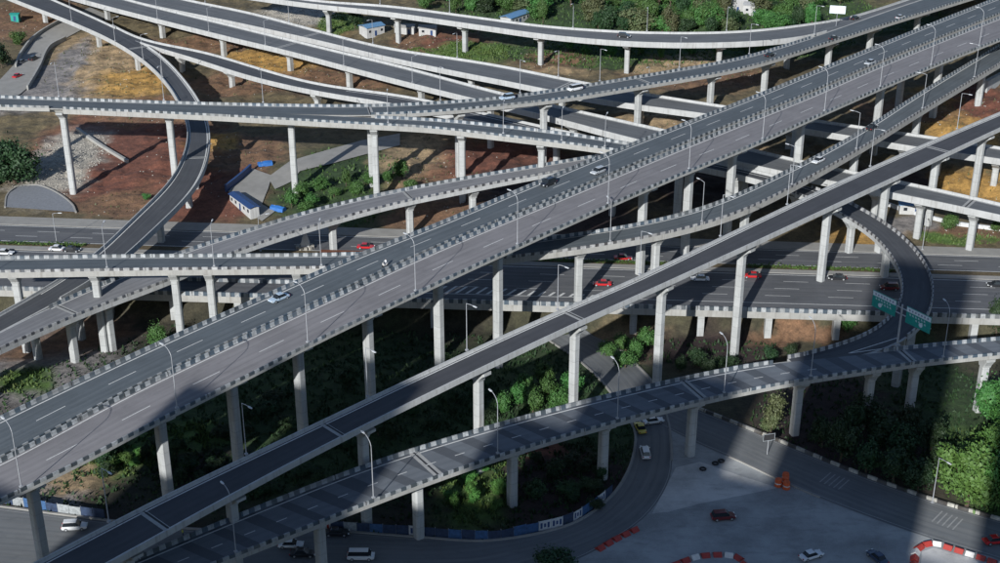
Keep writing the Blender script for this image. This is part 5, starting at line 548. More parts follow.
def m_plain(name, c, rough=.7, metal=0., var=.12, spec=None):
    m, nt, b = newmat(name)
    f = noise(nt, objpos(nt), 1.7, 3)
    nt.links.new(mixc(nt, ramp(nt, f, .3, .7), [x*(1-var) for x in c], [min(1, x*(1+var)) for x in c]), b.inputs['Base Color'])
    b.inputs['Roughness'].default_value = rough; b.inputs['Metallic'].default_value = metal
    return m
def m_concrete(name, c, stain=(.16, .14, .12), amount=.5, streak=True):
    m, nt, b = newmat(name); p = objpos(nt)
    f1 = noise(nt, p, .35, 4); f2 = noise(nt, scalevec(nt, p, (1.6, 1.6, .12)), 1.0, 4, .65); f3 = noise(nt, p, 5.0, 3)
    col = mixc(nt, ramp(nt, f1, .35, .65), [x*.88 for x in c], [x*1.06 for x in c])
    if streak: col = mixc(nt, ramp(nt, f2, .52, .75, 0, amount), col, stain)
    col = mixc(nt, ramp(nt, f3, .3, .7, 0, .18), col, [x*.7 for x in c])
    nt.links.new(col, b.inputs['Base Color']); b.inputs['Roughness'].default_value = .85
    if 'pier' in name:      # shuttering joints of each lift
        sz = nt.nodes.new('ShaderNodeSeparateXYZ'); nt.links.new(p, sz.inputs[0])
        jl = math_n(nt, 'LESS_THAN', math_n(nt, 'FRACT', math_n(nt, 'DIVIDE', sz.outputs[2], 2.6)), .05)
        lift = nt.nodes.new('ShaderNodeTexWhiteNoise'); lift.noise_dimensions = '1D'
        oi = nt.nodes.new('ShaderNodeObjectInfo')
        nt.links.new(math_n(nt, 'ADD', math_n(nt, 'FLOOR', math_n(nt, 'DIVIDE', sz.outputs[2], 2.6)), math_n(nt, 'MULTIPLY', oi.outputs['Random'], 50.)), lift.inputs['W'])
        col = mixc(nt, math_n(nt, 'MULTIPLY', lift.outputs['Value'], .35), col, [x*.68 for x in c])
        col = mixc(nt, math_n(nt, 'MULTIPLY', jl, .5), col, [x*.5 for x in c])
        nt.links.new(col, b.inputs['Base Color'])
    bump(nt, b, f3, .25, .03)
    return m
def m_asphalt(name, c, band=0., bc=(.03, .032, .036), wear=.35, light=(.14, .14, .145), crack=False):
    """u = metres along the road, v = metres across it"""
    m, nt, b = newmat(name); uv = uvs(nt); p = objpos(nt)
    sep = nt.nodes.new('ShaderNodeSeparateXYZ'); nt.links.new(uv, sep.inputs[0]); U, V = sep.outputs[0], sep.outputs[1]
    grain = noise(nt, p, 9.0, 3); big = noise(nt, p, .12, 3)
    lane = noise(nt, scalevec(nt, uv, (.02, 1.1, 1)), 1.0, 3)           # wheel tracks and drips along the lanes
    col = mixc(nt, ramp(nt, big, .35, .65), [x*.86 for x in c], [x*1.12 for x in c])
    col = mixc(nt, ramp(nt, lane, .45, .68, 0, wear), col, light)
    blot = noise(nt, scalevec(nt, uv, (.25, .5, 1)), 1.0, 4, .7)
    col = mixc(nt, ramp(nt, blot, .55, .70, 0, .5), col, [x*.62 for x in c])
    trk = math_n(nt, 'MULTIPLY', math_n(nt, 'ADD', math_n(nt, 'SINE', math_n(nt, 'MULTIPLY', V, 3.4)), 1.0), .5)
    trn = noise(nt, scalevec(nt, uv, (.03, .6, 1)), 1.0, 3)
    col = mixc(nt, math_n(nt, 'MULTIPLY', ramp(nt, trk, .45, .95), ramp(nt, trn, .35, .7, .05, .42)), col, [x*.6 for x in c])
    drip = noise(nt, scalevec(nt, uv, (.11, .9, 1)), 1.0, 5, .75)
    col = mixc(nt, ramp(nt, drip, .56, .70, 0, .45), col, light)
    if band:
        skew = math_n(nt, 'ADD', U, math_n(nt, 'MULTIPLY', V, .35))
        k = nt.nodes.new('ShaderNodeTexNoise'); k.noise_dimensions = '1D'; k.inputs['Scale'].default_value = .16; k.inputs['Detail'].default_value = 1
        nt.links.new(skew, k.inputs['W'])
        saw = math_n(nt, 'FRACT', math_n(nt, 'ADD', math_n(nt, 'DIVIDE', skew, band), math_n(nt, 'MULTIPLY', k.outputs['Fac'], .5)))
        on = math_n(nt, 'LESS_THAN', saw, .38)
        col = mixc(nt, math_n(nt, 'MULTIPLY', on, .75), col, bc)
    col = mixc(nt, ramp(nt, grain, .3, .75, 0, .3), col, [x*1.35 for x in c])
    nt.links.new(col, b.inputs['Base Color']); b.inputs['Roughness'].default_value = .82
    bump(nt, b, grain, .2, .02)
    return m
def m_stripe(name, period, duty, white=(.62, .63, .62), dark=(.058, .085, .115)):
    m, nt, b = newmat(name); uv = uvs(nt); p = objpos(nt)
    sep = nt.nodes.new('ShaderNodeSeparateXYZ'); nt.links.new(uv, sep.inputs[0])
    wob = noise(nt, p, .9, 2)
    fr = math_n(nt, 'FRACT', math_n(nt, 'ADD', math_n(nt, 'DIVIDE', sep.outputs[0], period), math_n(nt, 'MULTIPLY', wob, .10)))
    on = math_n(nt, 'LESS_THAN', fr, duty)
    dirt = noise(nt, p, 1.3, 4, .7)
    wn = nt.nodes.new('ShaderNodeTexWhiteNoise'); wn.noise_dimensions = '1D'
    nt.links.new(math_n(nt, 'FLOOR', math_n(nt, 'DIVIDE', sep.outputs[0], period)), wn.inputs['W'])
    wcol = mixc(nt, ramp(nt, dirt, .36, .68), white, [x*.42 for x in white])
    wcol = mixc(nt, math_n(nt, 'MULTIPLY', wn.outputs['Value'], .55), wcol, [x*.45 for x in white])
    hue = noise(nt, p, .05, 2)
    dcol = mixc(nt, ramp(nt, hue, .4, .6), dark, [dark[0]*.9, dark[1]*.75, dark[2]*.62])
    dcol = mixc(nt, ramp(nt, dirt, .55, .8, 0, .5), dcol, (.16, .17, .18))
    worn = noise(nt, p, .07, 4, .7)
    col = mixc(nt, on, dcol, wcol)
    col = mixc(nt, ramp(nt, worn, .5, .66, 0, .6), col, (.22, .22, .215))
    slot = math_n(nt, 'LESS_THAN', math_n(nt, 'FRACT', math_n(nt, 'DIVIDE', sep.outputs[0], 9.3)), .025)
    col = mixc(nt, math_n(nt, 'MULTIPLY', slot, .8), col, (.03, .03, .03))
    nt.links.new(col, b.inputs['Base Color']); b.inputs['Roughness'].default_value = .6
    return m
def m_paint(name, c=(.62, .62, .6)):
    m, nt, b = newmat(name); p = objpos(nt); f = noise(nt, p, 2.2, 4, .7)
    nt.links.new(mixc(nt, ramp(nt, f, .5, .78, 0, .7), c, (.16, .16, .165)), b.inputs['Base Color']); b.inputs['Roughness'].default_value = .7
    return m
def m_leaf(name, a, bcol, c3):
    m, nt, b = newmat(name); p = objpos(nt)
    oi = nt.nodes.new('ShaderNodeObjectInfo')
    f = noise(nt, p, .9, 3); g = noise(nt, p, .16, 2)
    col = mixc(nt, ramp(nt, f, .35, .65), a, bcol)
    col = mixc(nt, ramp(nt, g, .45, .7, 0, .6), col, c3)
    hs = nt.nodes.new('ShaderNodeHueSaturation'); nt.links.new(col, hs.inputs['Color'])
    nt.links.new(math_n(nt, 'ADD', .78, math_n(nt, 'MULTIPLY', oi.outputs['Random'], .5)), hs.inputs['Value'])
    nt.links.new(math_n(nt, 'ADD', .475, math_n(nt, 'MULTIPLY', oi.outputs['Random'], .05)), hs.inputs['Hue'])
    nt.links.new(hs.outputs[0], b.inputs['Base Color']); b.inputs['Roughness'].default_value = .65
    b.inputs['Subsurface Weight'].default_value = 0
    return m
M = {}
M['asphalt'] = m_asphalt('asphalt', (.083, .098, .110), wear=.45, light=(.145, .162, .172))
M['asphalt_pink'] = m_asphalt('asphalt_worn', (.185, .177, .182), wear=.5, light=(.265, .252, .252))
M['asphalt_new'] = m_asphalt('asphalt_new', (.052, .054, .061), wear=.2, light=(.085, .085, .09))
M['asphalt_curve'] = m_asphalt('asphalt_dark_curve', (.056, .060, .068), wear=.4, light=(.11, .112, .118))
M['asphalt_patch'] = m_asphalt('asphalt_patched', (.125, .140, .158), band=6.2, wear=.25, light=(.18, .19, .21), bc=(.045, .05, .06))
M['asphalt_grey'] = m_asphalt('asphalt_grey', (.108, .115, .122), wear=.5, light=(.21, .21, .215))
M['asphalt_street'] = m_asphalt('asphalt_street', (.135, .143, .15), wear=.55, light=(.21, .21, .205))
M['asphalt_pale'] = m_asphalt('asphalt_pale', (.17, .172, .182), wear=.5, light=(.27, .265, .265))
M['asphalt_ground'] = m_asphalt('asphalt_ground', (.095, .098, .106), wear=.5, light=(.165, .165, .165))
M['girder'] = m_concrete('girder_concrete', (.36, .355, .335), amount=.55)
M['girder_white'] = m_concrete('girder_pale_concrete', (.43, .435, .43), amount=.55)
M['parapet'] = m_concrete('parapet_concrete', (.43, .435, .43), amount=.6)
M['pier'] = m_concrete('pier_concrete', (.45, .46, .455), amount=.6)
def m_plaza(name, c):
    m, nt, b = newmat(name); p = objpos(nt)
    f1 = noise(nt, p, .10, 5, .65); f2 = noise(nt, scalevec(nt, p, (.5, 1.6, 1)), .35, 5, .7); f3 = noise(nt, p, 4.0, 3)
    col = mixc(nt, ramp(nt, f1, .36, .62), [x*.66 for x in c], [x*1.12 for x in c])
    col = mixc(nt, ramp(nt, f2, .52, .68, 0, .55), col, [x*.5 for x in c])
    col = mixc(nt, ramp(nt, f3, .4, .7, 0, .25), col, [x*1.25 for x in c])
    nt.links.new(col, b.inputs['Base Color']); b.inputs['Roughness'].default_value = .85
    return m
M['plaza'] = m_plaza('plaza_concrete', (.33, .34, .34))
M['plaza_pale'] = m_plaza('plaza_pale_concrete', (.52, .51, .49))
M['hoard_dark'] = m_plain('hoarding_dark_blue', (.03, .05, .10), .6, var=.3)
M['hoard_blue'] = m_plain('hoarding_blue', (.045, .11, .24), .6, var=.3)
M['hoard_grey'] = m_plain('hoarding_grey', (.30, .32, .33), .7, var=.3)
M['pavement'] = m_concrete('pavement_concrete', (.30, .29, .27), amount=.4, streak=False)
M['stripe'] = m_stripe('striped_parapet_paint', 2.2, .5, white=(.47, .49, .5))
M['stripe_white'] = m_stripe('striped_pale_parapet_paint', 2.2, .6, white=(.5, .5, .5), dark=(.07, .08, .1))
M['stripe_kerb'] = m_stripe('striped_kerb_paint', 4.0, .5, white=(.55, .53, .47), dark=(.05, .05, .05))
M['line'] = m_paint('road_paint')
M['line_dim'] = m_paint('worn_road_paint', (.30, .30, .30))
M['steel'] = m_plain('galvanised_steel', (.38, .39, .41), .5, .2)
M['lamp'] = m_plain('lamp_housing', (.55, .56, .57), .4)
M['dark'] = m_plain('dark_rubber', (.025, .025, .027), .8)
M['joint'] = m_plain('joint_mortar', (.34, .34, .33), .8)
M['glass'] = m_plain('car_glass', (.02, .025, .03), .08)
M['red_light'] = m_plain('tail_lamp', (.4, .02, .02), .3)
M['white_light'] = m_plain('head_lamp', (.7, .72, .72), .2)
M['blue'] = m_plain('blue_sheet', (.03, .14, .42), .5)
M['blue_dark'] = m_plain('dark_blue_sheet', (.025, .06, .17), .5)
M['blue_roof'] = m_plain('blue_roof_sheet', (.12, .25, .42), .5)
M['white_wall'] = m_plain('white_wall', (.55, .56, .57), .7)
M['hut_wall'] = m_concrete('hut_wall_dusty', (.48, .48, .47), amount=.5)
M['sign_green'] = m_plain('sign_green', (.015, .27, .23), .45)
M['sign_white'] = m_plain('sign_white', (.62, .68, .72), .45)
M['red_plastic'] = m_plain('red_plastic', (.36, .04, .03), .5)
M['white_plastic'] = m_plain('white_plastic', (.62, .6, .57), .5)
M['orange_plastic'] = m_plain('orange_plastic', (.65, .11, .03), .5)
M['yellow_paint'] = m_plain('yellow_sheet', (.42, .26, .04), .6)
M['stone'] = m_concrete('rubble_stone', (.36, .34, .30), amount=.2, streak=False)
M['bark'] = m_plain('bark', (.09, .065, .045), .9)
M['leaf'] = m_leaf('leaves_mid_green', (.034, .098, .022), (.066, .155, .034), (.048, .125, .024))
M['leaf_sunlit'] = m_leaf('leaves_sunlit_green', (.05, .135, .024), (.095, .20, .04), (.075, .165, .03))  # lighter green stands in for sunlight on these crowns
M['leaf_dark'] = m_leaf('leaves_dark_green', (.012, .034, .012), (.028, .062, .018), (.018, .046, .015))  # deep green, also standing in for shade in the thicket and hollow
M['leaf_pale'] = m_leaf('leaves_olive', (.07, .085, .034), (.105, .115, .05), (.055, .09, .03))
M['grass'] = m_leaf('grass_blades', (.05, .10, .02), (.085, .14, .03), (.10, .11, .04))
M['tower'] = m_plain('tower_wall', (.40, .38, .35), .8)

# ------------------------------------------------------------------ helpers
class MB:
    def __init__(s): s.v = []; s.f = []; s.uv = []; s.mi = []
    def face(s, pts, uv=None, mi=0):
        n = len(s.v); s.v += [tuple(p) for p in pts]; s.f.append(tuple(range(n, n+len(pts))))
        s.uv.append(uv if uv else [(0, 0)]*len(pts)); s.mi.append(mi)
    def box(s, c, d, rz=0, mi=0):
        cx, cy, cz = c; a, b, h = d[0]/2, d[1]/2, d[2]/2; co, si = math.cos(rz), math.sin(rz)
        P = [(cx+x*co-y*si, cy+x*si+y*co, cz+z) for z in (-h, h) for x, y in ((-a, -b), (a, -b), (a, b), (-a, b))]
        for q in ((0, 3, 2, 1), (4, 5, 6, 7), (0, 1, 5, 4), (1, 2, 6, 5), (2, 3, 7, 6), (3, 0, 4, 7)): s.face([P[i] for i in q], mi=mi)
    def loft(s, rings, caps=True, closed=True, us=None, vs=None, mi=0):
        """rings: lists of equal numbers of points"""
        n = len(s.v); k = len(rings[0])
        for r in rings: s.v += [tuple(p) for p in r]
        for i in range(len(rings)-1):
            for j in range(k if closed else k-1):
                a, b = n+i*k+j, n+i*k+(j+1) % k
                s.f.append((a, b, b+k, a+k)); s.mi.append(mi)
                u0, u1 = (us[i], us[i+1]) if us else (i, i+1)
                v0, v1 = (vs[i][j], vs[i][(j+1) % k]) if vs else (j, j+1)
                w0, w1 = (vs[i+1][j], vs[i+1][(j+1) % k]) if vs else (j, j+1)
                s.uv.append([(u0, v0), (u0, v1), (u1, w1), (u1, w0)])
        if caps and closed:
            s.f.append(tuple(range(n+k-1, n-1, -1))); s.uv.append([(0, 0)]*k); s.mi.append(mi)
            e = n+(len(rings)-1)*k; s.f.append(tuple(range(e, e+k))); s.uv.append([(0, 0)]*k); s.mi.append(mi)
    def tube(s, pts, rad, k=6):
        rings = []
        for i, p in enumerate(pts):
            p = Vector(p); a = Vector(pts[max(i-1, 0)]); b = Vector(pts[min(i+1, len(pts)-1)]); t = (b-a).normalized()
            u = t.orthogonal().normalized() if abs(t.z) < .999 else Vector((1, 0, 0)); v = t.cross(u)
            r = rad[i] if isinstance(rad, (list, tuple)) else rad
            rings.append([p+u*(r*math.cos(2*math.pi*j/k))+v*(r*math.sin(2*math.pi*j/k)) for j in range(k)])
        s.loft(rings)
    def mesh(s, name, mats, org=(0, 0, 0), smooth=False):
        me = bpy.data.meshes.new(name); o = org
        me.from_pydata([(p[0]-o[0], p[1]-o[1], p[2]-o[2]) for p in s.v], [], s.f)
        ul = me.uv_layers.new(name='UVMap')
        flat = [c for f in s.uv for t in f for c in t]
        ul.data.foreach_set('uv', flat)
        for m in (mats if isinstance(mats, (list, tuple)) else [mats]): me.materials.append(M[m] if isinstance(m, str) else m)
        me.polygons.foreach_set('material_index', s.mi)
        if smooth: me.polygons.foreach_set('use_smooth', [True]*len(me.polygons))
        me.update(); return me
def tag(o, label=None, cat=None, group=None, kind=None):
    if label: o['label'] = label
    if cat: o['category'] = cat
    if group: o['group'] = group
    if kind: o['kind'] = kind
    return o
def link(name, me, parent=None, loc=(0, 0, 0), rz=0):
    o = bpy.data.objects.new(name, me); COL.objects.link(o); o.parent = parent
    o.location = loc; o.rotation_euler = (0, 0, rz); return o
def empty(name, loc, rz=0):
    o = bpy.data.objects.new(name, None); COL.objects.link(o); o.location = loc; o.rotation_euler = (0, 0, rz)
    o.empty_display_size = .5; return o
def copy_tree(o, parent=None):
    c = o.copy(); COL.objects.link(c); c.parent = parent
    for ch in CHILDREN.get(o.name, []): copy_tree(ch, c)
    return c
CHILDREN = {}
def register(o):
    for x in list(COL.objects):
        if x.parent: CHILDREN.setdefault(x.parent.name, [])
    def rec(p):
        CHILDREN[p.name] = [x for x in COL.objects if x.parent == p]
        for c in CHILDREN[p.name]: rec(c)
    rec(o)
ORD = ['first', 'second', 'third', 'fourth', 'fifth', 'sixth', 'seventh', 'eighth', 'ninth', 'tenth', 'eleventh', 'twelfth', 'thirteenth', 'fourteenth', 'fifteenth', 'sixteenth']
# ------------------------------------------------------------------ terrain: one sheet out to the horizon
def _ss(a, b, x):
    t = np.clip((x - a) / (b - a), 0, 1)
    return t * t * (3 - 2 * t)
def highway_t(x, y):
    xc = np.clip(x, -500, 500)
    return 35.3 * (y - (296.0 - 0.0665 * x)) / (44.2 - 0.0181 * xc)
def rough(x, y):
    return (np.sin(x*.31+y*.17+1.3)*np.sin(y*.27-x*.11+.4) + .6*np.sin(x*.71-y*.43)*np.sin(y*.63+x*.29+2.)
            + .35*np.sin(x*1.53+y*.9)*np.sin(y*1.37-x*1.1+.7))
def terrain_z(x, y):
    x = np.asarray(x, float); y = np.asarray(y, float)
    t = highway_t(x, y)
    num = np.zeros(np.broadcast(x, y).shape); den = num + 1e-9
    for (px, py, pz) in BACK:
        w = 1.0 / ((x-px)**2 + (y-py)**2 + 120.0)**2
        num = num + w*pz; den = den + w
    back = num/den
    keep = 1.0
    for (fx, fy, fr) in FLATS:      # graded ground under yards, lanes and walls
        keep = keep*_ss(.75, 1.5, np.sqrt((x-fx)**2+(y-fy)**2)/fr)
    back = 5.75 + (back-5.75)*_ss(35, 52, t) + .62*keep*rough(x, y)*_ss(38, 46, t)
    front = -2.2*_ss(-26, -6, t)
    z = front + (5.45-front)*_ss(1.0, 9.0, t)
    return np.where(t > 35.2, back, z)

GRID = {}
def zt(x, y):
    xs, ys, Z = GRID['x'], GRID['y'], GRID['z']
    if -184 < x < 184 and 181 < y < 594:      # the 1 m core of the sheet
        i, j = int(x+185), int(y-180); u, v = x+185-i, y-180-j; i += GRID['i']; j += GRID['j']
        return (Z[j][i]*(1-u)+Z[j][i+1]*u)*(1-v)+(Z[j+1][i]*(1-u)+Z[j+1][i+1]*u)*v
    return float(terrain_z(x, y))
def build_terrain():
    def axis(lo, hi, step, far):
        core = list(np.arange(lo, hi+.01, step)); g = []; x = hi; d = step
        while x < far: d *= 1.35; x += d; g.append(x)
        h = []; x = lo; d = step
        while x > -far: d *= 1.35; x -= d; h.append(x)
        return np.array(h[::-1]+core+g)
    xs = axis(-185, 185, 1.0, 6000); ys = axis(180, 595, 1.0, 7000)
    X, Y = np.meshgrid(xs, ys); Z = terrain_z(X, Y)
    GRID.update(x=xs, y=ys, z=Z.tolist(), i=int(np.argmin(abs(xs+185))), j=int(np.argmin(abs(ys-180))))
    Z = np.where(np.abs(X) > 700, np.minimum(Z, 14), Z)
    n, k = len(xs), len(ys)
    co = np.stack([X, Y, Z], -1).reshape(-1, 3)
    i = np.arange(n*(k-1)).reshape(k-1, n)[:, :-1].ravel()
    fa = np.stack([i, i+1, i+1+n, i+n], 1)
    me = bpy.data.meshes.new('ground'); me.from_pydata(co.tolist(), [], fa.tolist())
    x, y = co[:, 0], co[:, 1]
    t = highway_t(x, y)
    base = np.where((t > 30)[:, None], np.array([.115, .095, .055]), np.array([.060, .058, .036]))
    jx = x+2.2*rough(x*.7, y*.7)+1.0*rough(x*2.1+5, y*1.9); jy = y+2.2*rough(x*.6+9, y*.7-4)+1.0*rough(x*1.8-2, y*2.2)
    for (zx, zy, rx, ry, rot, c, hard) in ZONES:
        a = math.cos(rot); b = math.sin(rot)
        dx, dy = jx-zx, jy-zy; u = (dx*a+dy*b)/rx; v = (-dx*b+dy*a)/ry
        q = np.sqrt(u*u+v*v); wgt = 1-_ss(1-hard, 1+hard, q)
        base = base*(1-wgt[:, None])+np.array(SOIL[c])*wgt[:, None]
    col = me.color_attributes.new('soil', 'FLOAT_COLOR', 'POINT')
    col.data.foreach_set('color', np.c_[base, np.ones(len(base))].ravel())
    me.polygons.foreach_set('use_smooth', [True]*len(me.polygons))
    m, nt, b = newmat('ground_soil'); p = objpos(nt)
    at = nt.nodes.new('ShaderNodeAttribute'); at.attribute_name = 'soil'
    f1 = noise(nt, p, .45, 5, .7); f2 = noise(nt, p, 2.4, 4, .7)
    c = mixc(nt, ramp(nt, f1, .35, .65), (.62, .62, .62), (1.35, 1.3, 1.25))
    c = mixc(nt, 1.0, at.outputs['Color'], c, 'MULTIPLY')
    d = mixc(nt, ramp(nt, f2, .3, .7), (.72, .72, .70), (1.28, 1.26, 1.24))
    c = mixc(nt, 1.0, c, d, 'MULTIPLY')
    nt.links.new(c, b.inputs['Base Color']); b.inputs['Roughness'].default_value = .95
    bump(nt, b, f1, .7, .5)
    me.materials.append(m); me.update()
    tag(link('ground', me), kind='structure')
build_terrain()

def patch(name, poly, mat, lift=.1, step=2.5, zfix=None):
    """a sheet with a crisp outline laid on the ground"""
    pts = []
    n = len(poly)
    for i in range(n):
        a, b = Vector(poly[i]), Vector(poly[(i+1) % n]); k = max(int((b-a).length/step), 1)
        pts += [a.lerp(b, j/k) for j in range(k)]
    nb = len(pts); xs = [p.x for p in pts]; ys = [p.y for p in pts]
    def inside(x, y):
        c = False; j = nb-1
        for i in range(nb):
            if (ys[i] > y) != (ys[j] > y) and x < (xs[j]-xs[i])*(y-ys[i])/(ys[j]-ys[i])+xs[i]: c = not c
            j = i
        return c
    if zfix is None:
        for x in np.arange(min(xs), max(xs), step):
            for y in np.arange(min(ys), max(ys), step):
                if inside(x, y) and min((p.x-x)**2+(p.y-y)**2 for p in pts[:nb]) > (step*.4)**2: pts.append(Vector((x, y)))
    vo, eo, fo, _, _, _ = delaunay_2d_cdt(pts, [], [list(range(nb))], 1, 1e-4)
    me = bpy.data.meshes.new(name)
    me.from_pydata([(v.x, v.y, (zt(v.x, v.y) if zfix is None else zfix)+lift) for v in vo], [], [tuple(f) for f in fo])
    if me.polygons and sum(f.normal.z for f in me.polygons) < 0: me.flip_normals()
    ul = me.uv_layers.new(name='UVMap')
    for l in me.loops: ul.data[l.index].uv = me.vertices[l.vertex_index].co[:2]
    me.materials.append(M[mat] if isinstance(mat, str) else mat); me.update()
    return tag(link(name, me), kind='structure')
def resample(pts, step):
    P = np.array(pts, float); d = np.r_[0, np.cumsum(np.linalg.norm(np.diff(P[:, :3], axis=0), axis=1))]
    n = max(int(round(d[-1]/step)), 1); q = np.linspace(0, d[-1], n+1); out = []
    for s in q:
        i = min(max(np.searchsorted(d, s)-1, 0), len(d)-2); h = d[i+1]-d[i]; t = (s-d[i])/h
        a, b = max(i-1, 0), min(i+2, len(d)-1)
        m0 = (P[i+1]-P[a])/(d[i+1]-d[a])*h; m1 = (P[b]-P[i])/(d[b]-d[i])*h
        out.append((2*t**3-3*t**2+1)*P[i]+(t**3-2*t**2+t)*m0+(3*t**2-2*t**3)*P[i+1]+(t**3-t**2)*m1)
    return np.array(out), q
def frame(C):
    T = np.gradient(C[:, :2], axis=0); T /= np.linalg.norm(T, axis=1)[:, None]
    return T, np.stack([-T[:, 1], T[:, 0]], 1)
def ribbon(mb, C, N, S, a, b, dz=0., sl=slice(None), mi=0, ground=False):
    """sheet between the lateral offsets a and b (arrays or numbers), + = left of travel"""
    a = np.broadcast_to(a, len(C)); b = np.broadcast_to(b, len(C)); rings = []; vs = []
    idx = range(len(C))[sl]
    k = 5 if ground else 2
    for i in idx:
        ring = []
        for j in range(k):
            o = a[i]+(b[i]-a[i])*j/(k-1); x, y = C[i, 0]+N[i, 0]*o, C[i, 1]+N[i, 1]*o
            ring.append((x, y, (zt(x, y) if ground else C[i, 2])+dz))
        rings.append(ring); vs.append([a[i]+(b[i]-a[i])*j/(k-1) for j in range(k)])
    if len(rings) > 1: mb.loft(rings, closed=False, us=[S[i] for i in idx], vs=vs, mi=mi)

# ------------------------------------------------------------------ elevated roads
def pier_mesh(h, wt, wl, capw, caph, style):
    """column (flares into a hammerhead across the deck, local x) and its cap, standing on z = 0"""
    col = MB(); cap = MB()
    def ring(a, b, z, c=.28):
        c = min(c, a*.45, b*.45)
        return [(a-c, -b, z), (a, -b+c, z), (a, b-c, z), (a-c, b, z), (-a+c, b, z), (-a, b-c, z), (-a, -b+c, z), (-a+c, -b, z)]
    ch = min(caph, h*.4)
    if style == 'round':
        k = 14; r = wt/2
        col.loft([[(r*math.cos(2*math.pi*j/k), r*math.sin(2*math.pi*j/k), z) for j in range(k)] for z in (-1.2, h-ch+.02)])
    else:
        col.loft([ring(wt/2, wl/2, z) for z in (-1.2, h*.5, h-ch+.02)])
    b = wl/2+.12
    z0 = h-ch
    cap.loft([ring(wt/2+.1, b, z0, .2), ring(wt/2+.25, b, z0+ch*.2, .2), ring(capw/2*.9, b+.05, z0+ch*.72, .15), ring(capw/2, b+.05, z0+ch*.78, .15), ring(capw/2, b+.05, h, .15)])
    return col, cap
DECKF = {}
def viaduct(key, name, label, road, stripeL, stripeR, zoff=0., parL=((0, 1e9),), parR=((0, 1e9),), depth=1.7, fascia=1.0, box=.52,
            lines=(), dashes=(), pw=2.1, capw=.62, gird='girder', style='rect', joints=(), ph=.72, rail=False):
    C, S = resample(DECKS[key], 2.0); C[:, 2] += zoff
    T, N = frame(C); W = C[:, 3]; DECKF[key] = (C, S, T, N)
    mid = C[len(C)//2]; org = (mid[0], mid[1], zt(mid[0], mid[1]))
    root = tag(empty(name, org), label, 'viaduct')
    n = len(C)
    def sec(prof):   # profile [(lateral factor of half width, metres, z)]
        return [[(C[i, 0]+N[i, 0]*(f*W[i]/2+m), C[i, 1]+N[i, 1]*(f*W[i]/2+m), C[i, 2]+z) for f, m, z in prof] for i in range(n)]
    g = MB()
    g.loft(sec([(1, -.02, -.06), (1, -.02, -.32), (box, .55, -.62), (box, 0, -depth), (-box, 0, -depth), (-box, -.55, -.62), (-1, .02, -.32), (-1, .02, -.06)]), us=list(S))
    link('girder', g.mesh('girder', gird, org), root)
    r = MB(); ribbon(r, C, N, S, W/2-.46, -W/2+.46, 0.0)
    link('road_surface', r.mesh('road_surface', road, org), root)
    for sd, mt, rg in [(1, stripeL, q) for q in parL]+[(-1, stripeR, q) for q in parR]:
        ok = [i for i in range(n) if rg[0] <= S[i] <= rg[1]]; mt = rg[2] if len(rg) > 2 else mt
        if len(ok) < 2: continue
        prof = [(sd, -.46*sd, -.05), (sd, -.30*sd, .25), (sd, -.26*sd, ph), (sd, 0, ph), (sd, .02*sd, .1), (sd, .03*sd, -fascia), (sd, -.16*sd, -fascia), (sd, -.16*sd, -.2)]
        rings = []
        for i in ok: rings.append([(C[i, 0]+N[i, 0]*(f*W[i]/2+m), C[i, 1]+N[i, 1]*(f*W[i]/2+m), C[i, 2]+z) for f, m, z in prof])
        p = MB(); p.loft(rings, us=[S[i] for i in ok])
        if mt != 'parapet':
            for fi, f in enumerate(p.f):
                if len(f) == 4 and fi < len(ok)*8: p.mi[fi] = 0 if (fi % 8) in (0, 1, 2, 3) else 1
            o = link('parapet', p.mesh('parapet', [mt, gird], org), root)
        else: o = link('parapet', p.mesh('parapet', [mt], org), root)
        if rail:
            q = MB()
            for hz in (ph+.32,):
                q.loft([[(C[i, 0]+N[i, 0]*(sd*(W[i]/2-.15)+a), C[i, 1]+N[i, 1]*(sd*(W[i]/2-.15)+a), C[i, 2]+hz+b) for a, b in ((-.06, -.05), (.06, -.05), (.06, .05), (-.06, .05))] for i in ok])
            for i in ok[::1]: q.box((C[i, 0]+N[i, 0]*sd*(W[i]/2-.15), C[i, 1]+N[i, 1]*sd*(W[i]/2-.15), C[i, 2]+ph+.15), (.09, .09, .36))
            link('railing', q.mesh('railing', 'steel', org), root)
    for off, rg in lines:     # off: metres in from the left (+) or right (-) edge
        l = MB(); ok = [i for i in range(n) if rg[0] <= S[i] <= rg[1]]
        a = (W/2-off) if off > 0 else (-W/2-off)
        if ok: ribbon(l, C, N, S, a+.14, a-.14, .015, slice(ok[0], ok[-1]+1)); link('edge_line', l.mesh('edge_line', 'line', org), root)
    for fr, dash, gap, rg in dashes:
        s = max(rg[0], 2.)
        while s+dash < min(rg[1], S[-1]):
            q = [np.array([np.interp(s+k*dash/2, S, a) for a in (C[:, 0], C[:, 1], C[:, 2], N[:, 0], N[:, 1], W)]) for k in range(3)]
            l = MB(); l.loft([[(p[0]+p[3]*(p[5]/2*fr+e), p[1]+p[4]*(p[5]/2*fr+e), p[2]+.02) for e in (.09, -.09)] for p in q], closed=False)
            link('lane_marking', l.mesh('lane_marking', 'line', org), root)
            s += dash+gap
